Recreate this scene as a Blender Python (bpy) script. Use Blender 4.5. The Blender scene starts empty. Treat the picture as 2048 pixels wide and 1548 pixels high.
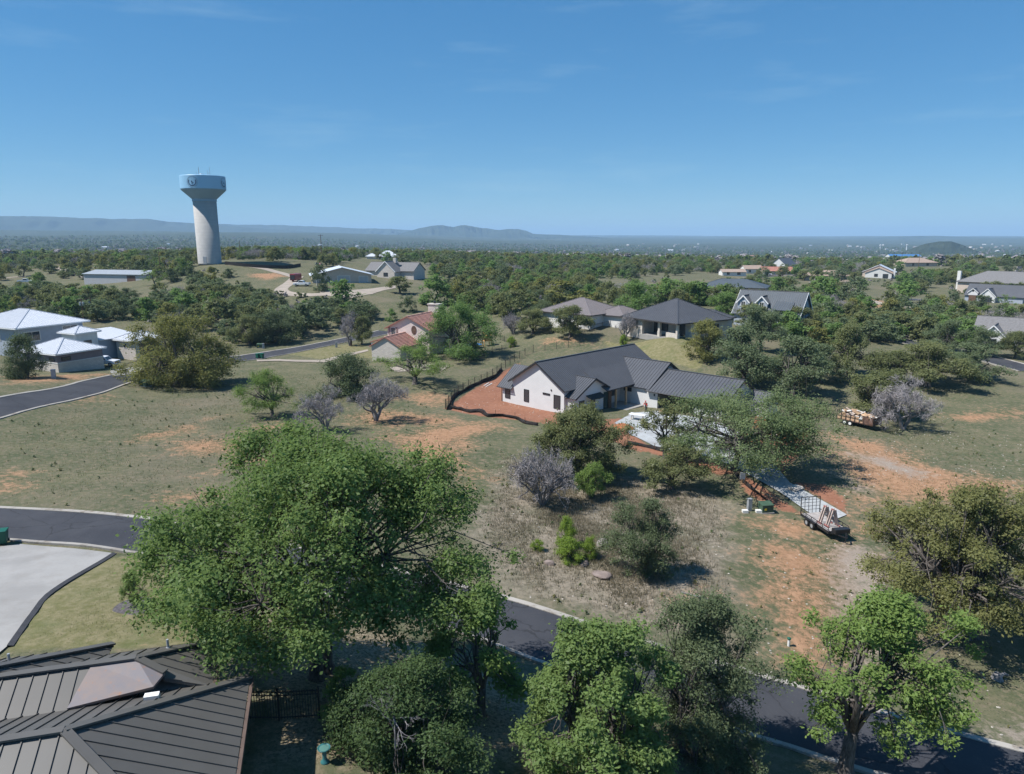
import bpy, bmesh, math, random
import numpy as np
from mathutils import Vector, Matrix, Euler
sc = bpy.context.scene
R_ = math.radians
# ------------------------------------------------------------------ camera, sky, sun, exposure
CAMZ = 26.0
cam_d = bpy.data.cameras.new('camera'); cam = bpy.data.objects.new('camera', cam_d); sc.collection.objects.link(cam)
cam.location = (0, 0, CAMZ); cam.rotation_euler = (R_(90 - 12.0), 0, 0)
cam_d.sensor_width = 36; cam_d.lens = 36 * 1420 / 2048; cam_d.clip_start = 0.5; cam_d.clip_end = 60000
sc.camera = cam
SUN_AZ, SUN_EL = -102.0, 55.0            # degrees from +Y (towards -X is negative), elevation
w = bpy.data.worlds.new('World'); sc.world = w; w.use_nodes = True
nt = w.node_tree; nt.nodes.clear()
sky = nt.nodes.new('ShaderNodeTexSky'); sky.sky_type = 'NISHITA'; sky.sun_disc = False
sky.sun_elevation = R_(SUN_EL); sky.sun_rotation = R_(SUN_AZ); sky.altitude = 400
sky.air_density = 0.8; sky.dust_density = 0.0; sky.ozone_density = 8.0
bg = nt.nodes.new('ShaderNodeBackground'); bg.inputs[1].default_value = 0.135
wo = nt.nodes.new('ShaderNodeOutputWorld')
# thin cirrus wisps high in the sky
tcw = nt.nodes.new('ShaderNodeTexCoord'); mpw = nt.nodes.new('ShaderNodeMapping'); mpw.inputs['Scale'].default_value = (2.2, 2.2, 16)
mpw.inputs['Rotation'].default_value = (0.0, 0.16, 0)
nzw = nt.nodes.new('ShaderNodeTexNoise'); nzw.inputs['Scale'].default_value = 2.0; nzw.inputs['Detail'].default_value = 9; nzw.inputs['Roughness'].default_value = 0.62
rpw = nt.nodes.new('ShaderNodeMapRange'); rpw.inputs[1].default_value = 0.56; rpw.inputs[2].default_value = 0.86; rpw.inputs[3].default_value = 0.0; rpw.inputs[4].default_value = 0.22
mxw = nt.nodes.new('ShaderNodeMixRGB'); mxw.inputs[2].default_value = (2.9, 3.0, 3.1, 1)
nt.links.new(tcw.outputs['Generated'], mpw.inputs[0]); nt.links.new(mpw.outputs[0], nzw.inputs['Vector']); nt.links.new(nzw.outputs[0], rpw.inputs[0])
nt.links.new(rpw.outputs[0], mxw.inputs[0]); gm = nt.nodes.new('ShaderNodeGamma'); gm.inputs[1].default_value = 0.5; nt.links.new(sky.outputs[0], gm.inputs[0]); nt.links.new(gm.outputs[0], mxw.inputs[1]); hs = nt.nodes.new('ShaderNodeHueSaturation'); hs.inputs['Saturation'].default_value = 1.6; nt.links.new(mxw.outputs[0], hs.inputs['Color'])
tn = nt.nodes.new('ShaderNodeMixRGB'); tn.blend_type = 'MULTIPLY'; tn.inputs[0].default_value = 1; tn.inputs[2].default_value = (0.67, 0.885, 0.96, 1); nt.links.new(hs.outputs[0], tn.inputs[1]); nt.links.new(tn.outputs[0], bg.inputs[0])
nt.links.new(bg.outputs[0], wo.inputs[0])
sun_d = bpy.data.lights.new('sun', 'SUN'); sun_d.energy = 3.2; sun_d.angle = R_(0.53); sun_d.color = (1.0, 0.965, 0.92)
sun = bpy.data.objects.new('sun', sun_d); sc.collection.objects.link(sun)
to_sun = Vector((math.sin(R_(SUN_AZ)) * math.cos(R_(SUN_EL)), math.cos(R_(SUN_AZ)) * math.cos(R_(SUN_EL)), math.sin(R_(SUN_EL))))
sun.rotation_euler = to_sun.to_track_quat('Z', 'Y').to_euler()
sc.view_settings.view_transform = 'Standard'; sc.view_settings.look = 'None'; sc.view_settings.gamma = 1
sc.view_settings.use_curve_mapping = False; sc.view_settings.exposure = 1.08
sc.render.engine = 'CYCLES'
sc.cycles.max_bounces = 8; sc.cycles.diffuse_bounces = 5; sc.cycles.glossy_bounces = 2; sc.cycles.transmission_bounces = 6
sc.cycles.volume_bounces = 1; sc.cycles.transparent_max_bounces = 6; sc.cycles.use_denoising = True

# ------------------------------------------------------------------ helpers
COL = sc.collection
def tag(o, label=None, cat=None, group=None, kind=None):
    if label: o['label'] = label
    if cat: o['category'] = cat
    if group: o['group'] = group
    if kind: o['kind'] = kind
    return o
def link(name, me, parent=None, mat=None, kind=None):
    o = bpy.data.objects.new(name, me); COL.objects.link(o)
    if parent is not None: o.parent = parent
    if mat is not None and me is not None and len(me.materials) == 0: me.materials.append(mat)
    if kind: o['kind'] = kind
    return o
def empty(name, loc, rz=0.0, label=None, cat=None, group=None):
    o = bpy.data.objects.new(name, None); COL.objects.link(o); o.location = loc; o.rotation_euler = (0, 0, rz)
    o.empty_display_size = 0.3
    return tag(o, label, cat, group)
class MB:
    def __init__(s): s.v = []; s.f = []
    def add(s, vs, fs):
        n = len(s.v); s.v += [tuple(p) for p in vs]; s.f += [tuple(i + n for i in f) for f in fs]; return s
    def box(s, x0, y0, z0, x1, y1, z1):
        return s.add([(x0,y0,z0),(x1,y0,z0),(x1,y1,z0),(x0,y1,z0),(x0,y0,z1),(x1,y0,z1),(x1,y1,z1),(x0,y1,z1)],
              [(0,3,2,1),(4,5,6,7),(0,1,5,4),(1,2,6,5),(2,3,7,6),(3,0,4,7)])
    def cbox(s, cx, cy, z0, wx, wy, h): return s.box(cx-wx/2, cy-wy/2, z0, cx+wx/2, cy+wy/2, z0+h)
    def bar(s, a, b, w, h=None):       # rectangular bar between two points
        h = h or w; a = Vector(a); b = Vector(b); d = (b-a)
        if d.length < 1e-6: return s
        d.normalize(); up = Vector((0,0,1)) if abs(d.z) < 0.95 else Vector((1,0,0))
        r = d.cross(up).normalized(); u = r.cross(d).normalized()
        vs = [p + r*(sx*w/2) + u*(sz*h/2) for p in (a, b) for sx, sz in ((-1,-1),(1,-1),(1,1),(-1,1))]
        return s.add(vs, [(0,1,2,3),(7,6,5,4),(0,4,5,1),(1,5,6,2),(2,6,7,3),(3,7,4,0)])
    def tube(s, pts, rad, n=6, cap=True):
        pts = [Vector(p) for p in pts]; vs = []; fs = []
        for i, p in enumerate(pts):
            d = (pts[min(i+1, len(pts)-1)] - pts[max(i-1, 0)])
            d = d.normalized() if d.length > 1e-9 else Vector((0,0,1))
            up = Vector((0,0,1)) if abs(d.z) < 0.9 else Vector((1,0,0))
            r = d.cross(up).normalized(); u = r.cross(d); q = rad[i] if hasattr(rad, '__len__') else rad
            for k in range(n):
                a = 2*math.pi*k/n; vs.append(p + (r*math.cos(a) + u*math.sin(a))*q)
        for i in range(len(pts)-1):
            for k in range(n):
                k2 = (k+1) % n; fs.append((i*n+k, i*n+k2, (i+1)*n+k2, (i+1)*n+k))
        if cap:
            fs.append(tuple(range(n))[::-1]); fs.append(tuple((len(pts)-1)*n+k for k in range(n)))
        return s.add(vs, fs)
    def lathe(s, prof, n=24, c=(0,0,0)):
        vs = []; fs = []
        for r, z in prof:
            for k in range(n):
                a = 2*math.pi*k/n; vs.append((c[0]+r*math.cos(a), c[1]+r*math.sin(a), c[2]+z))
        for i in range(len(prof)-1):
            for k in range(n):
                k2 = (k+1) % n; fs.append((i*n+k, i*n+k2, (i+1)*n+k2, (i+1)*n+k))
        if prof[0][0] > 1e-4: fs.append(tuple(range(n))[::-1])
        if prof[-1][0] > 1e-4: fs.append(tuple((len(prof)-1)*n+k for k in range(n)))
        return s.add(vs, fs)
    def prism(s, poly, z0, z1):        # vertical prism over a plan polygon (ccw)
        n = len(poly)
        vs = [(p[0],p[1],z0) for p in poly] + [(p[0],p[1],z1) for p in poly]
        return s.add(vs, [tuple(range(n))[::-1], tuple(range(n, 2*n))] + [(i,(i+1)%n,n+(i+1)%n,n+i) for i in range(n)])
    def slab(s, pts, th):              # planar polygon given thickness downwards along its normal
        P = [Vector(p) for p in pts]; nrm = Vector((0,0,0))
        for i in range(len(P)): nrm += (P[i]-P[0]).cross(P[(i+1) % len(P)]-P[0])
        nrm.normalize()
        if nrm.z < 0: P = P[::-1]; nrm = -nrm
        n = len(P); vs = P + [p - nrm*th for p in P]
        return s.add(vs, [tuple(range(n)), tuple(range(n, 2*n))[::-1]] + [((i+1)%n,i,n+i,n+(i+1)%n) for i in range(n)])
    def mesh(s, name, smooth=False):
        me = bpy.data.meshes.new(name); me.from_pydata(s.v, [], s.f); me.update()
        if smooth: me.polygons.foreach_set('use_smooth', [True]*len(me.polygons))
        return me
    def build(s, name, mat, parent=None, smooth=False, kind=None, bevel=0):
        o = link(name, s.mesh(name, smooth), parent, mat, kind)
        if bevel:
            m = o.modifiers.new('bevel', 'BEVEL'); m.width = bevel; m.segments = 2; m.limit_method = 'ANGLE'
        return o
def np_mesh(name, V, F, attrs=None, colors=None):
    """quads or tris from numpy arrays"""
    me = bpy.data.meshes.new(name); k = F.shape[1]
    me.vertices.add(len(V)); me.vertices.foreach_set('co', np.ascontiguousarray(V, dtype=np.float32).ravel())
    me.loops.add(F.size); me.loops.foreach_set('vertex_index', np.ascontiguousarray(F, dtype=np.int32).ravel())
    me.polygons.add(len(F)); me.polygons.foreach_set('loop_start', np.arange(0, F.size, k, dtype=np.int32))
    me.polygons.foreach_set('loop_total', np.full(len(F), k, dtype=np.int32))
    me.update(calc_edges=True)
    for nm, a in (attrs or {}).items():
        at = me.attributes.new(nm, 'FLOAT', 'POINT'); at.data.foreach_set('value', np.ascontiguousarray(a, dtype=np.float32))
    for nm, a in (colors or {}).items():
        at = me.attributes.new(nm, 'FLOAT_COLOR', 'POINT'); at.data.foreach_set('color', np.ascontiguousarray(a, dtype=np.float32).ravel())
    me.validate()
    return me

# ------------------------------------------------------------------ materials
class NT:
    def __init__(s, name):
        s.m = bpy.data.materials.new(name); s.m.use_nodes = True; s.t = s.m.node_tree; s.t.nodes.clear()
        s.out = s.n('ShaderNodeOutputMaterial'); s.pos = s.n('ShaderNodeNewGeometry').outputs['Position']
    def n(s, t, **kw):
        nd = s.t.nodes.new(t)
        for k, v in kw.items(): setattr(nd, k, v)
        return nd
    def l(s, a, b): s.t.links.new(a, b)
    def noise(s, scale, detail=4, rough=0.55, vec=None, dist=0.0):
        nd = s.n('ShaderNodeTexNoise'); nd.inputs['Scale'].default_value = scale; nd.inputs['Detail'].default_value = detail
        nd.inputs['Roughness'].default_value = rough; nd.inputs['Distortion'].default_value = dist
        s.l(vec or s.pos, nd.inputs['Vector']); return nd.outputs[0]
    def ramp(s, x, a, b, lo=0.0, hi=1.0):
        nd = s.n('ShaderNodeMapRange'); nd.interpolation_type = 'SMOOTHSTEP'
        for i, v in zip((1,2,3,4), (a,b,lo,hi)): nd.inputs[i].default_value = v
        s.l(x, nd.inputs[0]); return nd.outputs[0]
    def mix(s, fac, a, b, mode='MIX'):
        nd = s.n('ShaderNodeMixRGB'); nd.blend_type = mode
        for i, v in ((0, fac), (1, a), (2, b)):
            if isinstance(v, (int, float)): nd.inputs[i].default_value = v
            elif isinstance(v, tuple): nd.inputs[i].default_value = (*v[:3], 1)
            else: s.l(v, nd.inputs[i])
        return nd.outputs[0]
    def math(s, op, a, b=0.0):
        nd = s.n('ShaderNodeMath', operation=op)
        for i, v in ((0, a), (1, b)):
            if isinstance(v, (int, float)): nd.inputs[i].default_value = v
            else: s.l(v, nd.inputs[i])
        return nd.outputs[0]
    def attr(s, name, out='Fac'):
        nd = s.n('ShaderNodeAttribute', attribute_name=name); return nd.outputs[out]
    def bump(s, h, strength=0.3, dist=0.05):
        nd = s.n('ShaderNodeBump'); nd.inputs['Strength'].default_value = strength; nd.inputs['Distance'].default_value = dist
        s.l(h, nd.inputs['Height']); return nd.outputs[0]
    def principled(s, col, rough=0.8, metal=0.0, spec=0.3, normal=None):
        p = s.n('ShaderNodeBsdfPrincipled')
        if isinstance(col, tuple): p.inputs['Base Color'].default_value = (*col[:3], 1)
        else: s.l(col, p.inputs['Base Color'])
        p.inputs['Roughness'].default_value = rough; p.inputs['Metallic'].default_value = metal
        p.inputs['Specular IOR Level'].default_value = spec
        if normal is not None: s.l(normal, p.inputs['Normal'])
        s.l(p.outputs[0], s.out.inputs[0]); return p
def simple(name, col, rough=0.7, metal=0.0, spec=0.3, var=0.12, scale=1.5, fine=0.0, bump=0.0, bscale=30):
    t = NT(name); dark = tuple(c*(1-var) for c in col); lite = tuple(min(1, c*(1+var)) for c in col)
    c = t.mix(t.ramp(t.noise(scale, 5), 0.3, 0.7), dark, lite)
    if fine: c = t.mix(t.ramp(t.noise(scale*18, 3), 0.35, 0.7, 0, fine), c, tuple(x*0.6 for x in col))
    nrm = t.bump(t.noise(bscale, 4), bump, 0.04) if bump else None
    t.principled(c, rough, metal, spec, nrm); return t.m
def obj_noise_vec(t):
    return t.n('ShaderNodeTexCoord').outputs['Object']
M = {}
M['stucco'] = simple('white_stucco', (0.60,0.60,0.595), 0.85, var=0.03, scale=0.8, bump=0.1, bscale=25)
M['stucco_tan'] = simple('tan_stucco', (0.52,0.43,0.36), 0.9, var=0.05)
M['pink'] = simple('pale_pink_stucco', (0.66,0.55,0.50), 0.9, var=0.05)
M['bluegrey'] = simple('blue_grey_siding', (0.33,0.37,0.43), 0.7, var=0.05)
M['greywall'] = simple('grey_siding', (0.42,0.42,0.43), 0.8, var=0.05)
M['offwhite'] = simple('off_white_paint', (0.66,0.65,0.62), 0.8, var=0.05)
M['plum'] = simple('plum_grey_panel', (0.19,0.165,0.18), 0.7, var=0.06)
M['roof_dark'] = simple('charcoal_metal_roof', (0.085,0.087,0.095), 0.42, 0.0, 0.5, var=0.07, scale=0.5)
M['roof_seam'] = simple('charcoal_roof_seam', (0.06,0.062,0.068), 0.45, 0.0, 0.5, var=0.05)
M['roof_bronze'] = simple('bronze_green_metal_roof', (0.102,0.097,0.089), 0.5, 0.0, 0.4, var=0.06, scale=0.7)
M['roof_bronze_rib'] = simple('bronze_roof_rib', (0.045,0.046,0.046), 0.5, var=0.05)
M['roof_slate'] = simple('slate_blue_metal_roof', (0.075,0.09,0.105), 0.6, 0.0, 0.3, var=0.06, scale=0.5)
M['roof_grey'] = simple('grey_shingle_roof', (0.17,0.165,0.165), 0.9, var=0.12, scale=2.5)
M['roof_brown'] = simple('grey_brown_metal_roof', (0.20,0.175,0.17), 0.5, 0.0, 0.4, var=0.06)
M['roof_white'] = simple('galvalume_white_roof', (0.66,0.68,0.71), 0.38, 0.15, 0.5, var=0.04)
M['roof_white_seam'] = simple('galvalume_seam', (0.48,0.50,0.54), 0.4, 0.2, 0.5, var=0.05)
M['roof_tan'] = simple('tan_shingle_roof', (0.33,0.25,0.20), 0.9, var=0.12, scale=2)
M['tile'] = simple('terracotta_tile', (0.36,0.165,0.125), 0.85, var=0.25, scale=1.2, fine=0.3)
M['tile_lip'] = simple('terracotta_tile_lip', (0.50,0.30,0.25), 0.85, var=0.2)
M['trim_black'] = simple('black_trim', (0.03,0.03,0.032), 0.5, var=0.05)
M['trim_white'] = simple('white_trim', (0.75,0.75,0.74), 0.6, var=0.04)
M['fascia'] = simple('dark_fascia', (0.05,0.045,0.042), 0.6, var=0.08)
M['wood'] = simple('raw_timber', (0.42,0.29,0.17), 0.8, var=0.2, scale=3)
M['wood_dark'] = simple('stained_timber', (0.13,0.075,0.045), 0.7, var=0.2, scale=3)
M['cedar'] = simple('orange_cedar', (0.55,0.30,0.10), 0.8, var=0.15)
M['black_metal'] = simple('black_powder_coat', (0.018,0.018,0.02), 0.45, 0.0, 0.5, var=0.05)
M['grey_metal'] = simple('galvanised_metal', (0.36,0.38,0.40), 0.5, 0.3, 0.5, var=0.08)
M['rust'] = simple('rusty_steel', (0.13,0.075,0.055), 0.8, var=0.3, scale=3, fine=0.4)
M['green_bin'] = simple('green_plastic', (0.012,0.10,0.065), 0.45, var=0.06)
M['green_box'] = simple('utility_green_paint', (0.055,0.10,0.065), 0.6, var=0.1)
M['tyre'] = simple('rubber', (0.02,0.02,0.02), 0.85, var=0.1)
M['car_white'] = simple('white_car_paint', (0.72,0.73,0.75), 0.25, 0.0, 0.5, var=0.02)
M['car_red'] = simple('dark_red_car_paint', (0.22,0.02,0.03), 0.3, 0.0, 0.5, var=0.03)
M['red_cloth'] = simple('red_cloth', (0.55,0.03,0.035), 0.9, var=0.15, scale=6)
M['jean'] = simple('dark_denim', (0.035,0.04,0.06), 0.9, var=0.1)
M['skin'] = simple('tanned_skin', (0.35,0.19,0.12), 0.6, var=0.05)
M['plastic_white'] = simple('white_plastic', (0.74,0.74,0.72), 0.5, var=0.04)
M['plastic_teal'] = simple('teal_ceramic', (0.04,0.16,0.17), 0.3, 0, 0.5, var=0.15)
M['silt'] = simple('black_silt_cloth', (0.022,0.019,0.018), 0.9, var=0.3, scale=4)
M['rock'] = simple('weathered_limestone', (0.24,0.215,0.195), 0.95, var=0.2, scale=2, fine=0.3, bump=0.4, bscale=6)
M['boulder_pink'] = simple('pink_granite', (0.23,0.185,0.165), 0.95, var=0.15, scale=2, fine=0.25, bump=0.4, bscale=6)
M['red_dirt'] = simple('red_dirt_heap', (0.36,0.125,0.055), 0.98, var=0.25, scale=2, bump=0.6, bscale=5)
M['cardboard'] = simple('cardboard', (0.48,0.32,0.20), 0.9, var=0.25, scale=2)
M['yellow'] = simple('yellow_plastic', (0.62,0.50,0.05), 0.6, var=0.1)
M['blue'] = simple('blue_metal', (0.05,0.16,0.36), 0.5, var=0.1)
def mk_glass():
    t = NT('window_glass'); t.principled((0.035,0.042,0.05), 0.08, 0.0, 0.8); return t.m
M['glass'] = mk_glass()
def mk_stone():
    t = NT('limestone_block'); v = obj_noise_vec(t)
    b = t.n('ShaderNodeTexBrick'); b.inputs['Scale'].default_value = 1.0; b.inputs['Brick Width'].default_value = 0.62; b.inputs['Row Height'].default_value = 0.24
    b.inputs['Mortar Size'].default_value = 0.012; b.inputs['Color1'].default_value = (0.62,0.57,0.50,1); b.inputs['Color2'].default_value = (0.52,0.47,0.42,1); b.inputs['Mortar'].default_value = (0.36,0.34,0.32,1)
    mp = t.n('ShaderNodeMapping'); mp.inputs['Rotation'].default_value = (R_(90),0,0); t.l(v, mp.inputs[0]); sx = t.n('ShaderNodeSeparateXYZ'); t.l(v, sx.inputs[0])
    cb = t.n('ShaderNodeCombineXYZ'); t.l(t.math('ADD', sx.outputs[0], sx.outputs[1]), cb.inputs[0]); t.l(sx.outputs[2], cb.inputs[1]); t.l(cb.outputs[0], b.inputs['Vector'])
    c = t.mix(t.ramp(t.noise(2.5, 4), 0.3, 0.75, 0, 0.35), b.outputs[0], (0.40,0.36,0.33))
    t.principled(c, 0.92, normal=t.bump(b.outputs['Fac'], 0.4, -0.02)); return t.m
M['stone'] = mk_stone()
def mk_concrete(name, base, dirt=0.0):
    t = NT(name)
    c = t.mix(t.ramp(t.noise(0.35, 6), 0.3, 0.7), tuple(x*0.86 for x in base), tuple(min(1,x*1.08) for x in base))
    c = t.mix(t.ramp(t.noise(6, 5, 0.7), 0.45, 0.8, 0, 0.35), c, tuple(x*0.72 for x in base))
    if dirt: c = t.mix(t.ramp(t.noise(0.9, 7, 0.75), 0.48, 0.66, 0, dirt), c, (0.17,0.135,0.10))
    t.principled(c, 0.9, normal=t.bump(t.noise(20, 4), 0.12, 0.02)); return t.m
M['concrete'] = mk_concrete('pale_concrete', (0.31,0.30,0.285), 0.15)
M['concrete_new'] = mk_concrete('fresh_concrete', (0.38,0.395,0.40), 0.35)
M['kerb'] = mk_concrete('kerb_concrete', (0.36,0.335,0.30), 0.75)
M['gravel_tan'] = mk_concrete('tan_crushed_gravel', (0.34,0.29,0.24))
M['tower_conc'] = None
def mk_tower_conc():
    t = NT('tower_concrete'); v = obj_noise_vec(t); sx = t.n('ShaderNodeSeparateXYZ'); t.l(v, sx.inputs[0])
    wv = t.math('FRACT', t.math('MULTIPLY', sx.outputs[2], 0.75)); line = t.ramp(wv, 0.02, 0.14)
    c = t.mix(t.ramp(t.noise(0.6, 6), 0.3, 0.7), (0.37,0.36,0.345), (0.41,0.40,0.38))
    c = t.mix(line, (0.34,0.33,0.32), c)
    t.principled(c, 0.92); return t.m
M['tower_conc'] = mk_tower_conc()
M['tank_blue'] = simple('pale_blue_tank_paint', (0.27,0.48,0.66), 0.45, var=0.03, scale=0.2)
M['tank_low'] = simple('grey_blue_tank_paint', (0.20,0.31,0.41), 0.5, var=0.03, scale=0.2)
M['navy'] = simple('navy_paint', (0.018,0.04,0.10), 0.6, var=0.05)
def mk_asphalt():
    t = NT('asphalt')
    c = t.mix(t.ramp(t.noise(0.25, 5), 0.3, 0.7), (0.036,0.038,0.046), (0.054,0.056,0.064))
    c = t.mix(t.ramp(t.noise(7, 5, 0.7), 0.5, 0.75, 0, 0.45), c, (0.082,0.082,0.086))
    c = t.mix(t.ramp(t.noise(1.3, 8, 0.75), 0.62, 0.72, 0, 0.5), c, (0.13,0.115,0.095))
    vo = t.n('ShaderNodeTexVoronoi', feature='DISTANCE_TO_EDGE'); vo.inputs['Scale'].default_value = 0.22
    wob = t.n('ShaderNodeVectorMath', operation='ADD'); nz = t.n('ShaderNodeTexNoise'); nz.inputs['Scale'].default_value = 0.8; nz.inputs['Detail'].default_value = 5; t.l(t.pos, nz.inputs['Vector']); t.l(t.pos, wob.inputs[0]); t.l(nz.outputs['Color'], wob.inputs[1]); t.l(wob.outputs[0], vo.inputs['Vector'])
    c = t.mix(t.ramp(vo.outputs[0], 0.004, 0.012, 0.55, 0.0), c, (0.018,0.018,0.02))
    t.principled(c, 0.88, normal=t.bump(t.noise(60, 3), 0.25, 0.01)); return t.m
M['asphalt'] = mk_asphalt()
def mk_copper():
    t = NT('weathered_copper_sheet')
    c = t.mix(t.ramp(t.noise(1.2, 6, 0.6), 0.35, 0.65), (0.185,0.17,0.18), (0.235,0.185,0.165))
    c = t.mix(t.ramp(t.noise(3.5, 7, 0.7), 0.58, 0.72), c, (0.30,0.165,0.105))
    t.principled(c, 0.55, 0.0, 0.4); return t.m
M['copper'] = mk_copper()
def mk_bark(name, a, b):
    t = NT(name); v = obj_noise_vec(t); mp = t.n('ShaderNodeMapping'); mp.inputs['Scale'].default_value = (6,6,1.2); t.l(v, mp.inputs[0])
    nz = t.noise(1.6, 6, 0.65, mp.outputs[0]); c = t.mix(t.ramp(nz, 0.35, 0.68), a, b)
    t.principled(c, 0.95, normal=t.bump(nz, 0.7, 0.06)); return t.m
M['bark'] = mk_bark('oak_bark', (0.055,0.047,0.042), (0.165,0.145,0.13))
M['bark_grey'] = mk_bark('silver_grey_bark', (0.15,0.14,0.14), (0.31,0.295,0.29))
def mk_leaf(name, a, b, third=None, trans=0.3, rough=0.6):
    """a: deep leaf colour, b: young leaf colour; the mix follows the leaf's own tint"""
    t = NT(name); tint = t.attr('tint'); rnd = t.n('ShaderNodeObjectInfo').outputs['Random']
    c = t.mix(tint, a, b)
    c = t.mix(t.ramp(rnd, 0, 1, 0.0, 0.35), c, third or tuple((x+y)*0.42 for x, y in zip(a, b)))
    d = t.n('ShaderNodeBsdfDiffuse'); t.l(c, d.inputs[0]); d.inputs['Roughness'].default_value = 0.5
    tr = t.n('ShaderNodeBsdfTranslucent'); t.l(t.mix(0.5, c, (1.0,1.0,0.6), 'MULTIPLY'), tr.inputs[0])
    gl = t.n('ShaderNodeBsdfGlossy'); gl.inputs['Roughness'].default_value = 0.45; gl.inputs[0].default_value = (0.5,0.5,0.5,1)
    m1 = t.n('ShaderNodeMixShader'); m1.inputs[0].default_value = trans; t.l(d.outputs[0], m1.inputs[1]); t.l(tr.outputs[0], m1.inputs[2])
    m2 = t.n('ShaderNodeMixShader'); m2.inputs[0].default_value = 0.014; t.l(m1.outputs[0], m2.inputs[1]); t.l(gl.outputs[0], m2.inputs[2])
    t.l(m2.outputs[0], t.out.inputs[0]); return t.m
LEAF = {
 'oak':     mk_leaf('oak_leaves',     (0.130,0.197,0.064), (0.265,0.370,0.121), trans=0.46),
 'spring':  mk_leaf('spring_oak_leaves', (0.154,0.240,0.062), (0.289,0.400,0.117), trans=0.46),
 'liveoak': mk_leaf('live_oak_leaves', (0.142,0.171,0.074), (0.277,0.296,0.135), (0.228,0.240,0.105), trans=0.46),
 'yellow':  mk_leaf('yellow_olive_leaves', (0.173,0.187,0.062), (0.327,0.322,0.117), (0.265,0.265,0.092), trans=0.46),
 'greygreen': mk_leaf('grey_green_oak_leaves', (0.133,0.183,0.096), (0.259,0.310,0.173), trans=0.46),
 'oaklight': mk_leaf('light_live_oak_leaves', (0.147,0.204,0.089), (0.277,0.339,0.161), trans=0.46),
 'juniper': mk_leaf('juniper_foliage', (0.085,0.120,0.058), (0.185,0.225,0.115), trans=0.30),
 'juniper_dark': mk_leaf('dark_juniper_foliage', (0.052,0.092,0.034), (0.120,0.175,0.066), trans=0.28),
 'olive_oak': mk_leaf('olive_oak_leaves', (0.155,0.172,0.060), (0.300,0.300,0.125), (0.25,0.25,0.10), trans=0.46),
 'mesquite': mk_leaf('mesquite_leaves', (0.161,0.246,0.064), (0.277,0.388,0.117), trans=0.46),
 'willow':  mk_leaf('fresh_green_leaves', (0.133,0.228,0.072), (0.253,0.370,0.123), trans=0.46),
 'bare':    mk_leaf('grey_twigs', (0.271,0.246,0.246), (0.419,0.388,0.388), trans=0.0),
 'lime':    mk_leaf('lime_green_leaves', (0.185,0.284,0.044), (0.315,0.425,0.080), trans=0.46),
}
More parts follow.
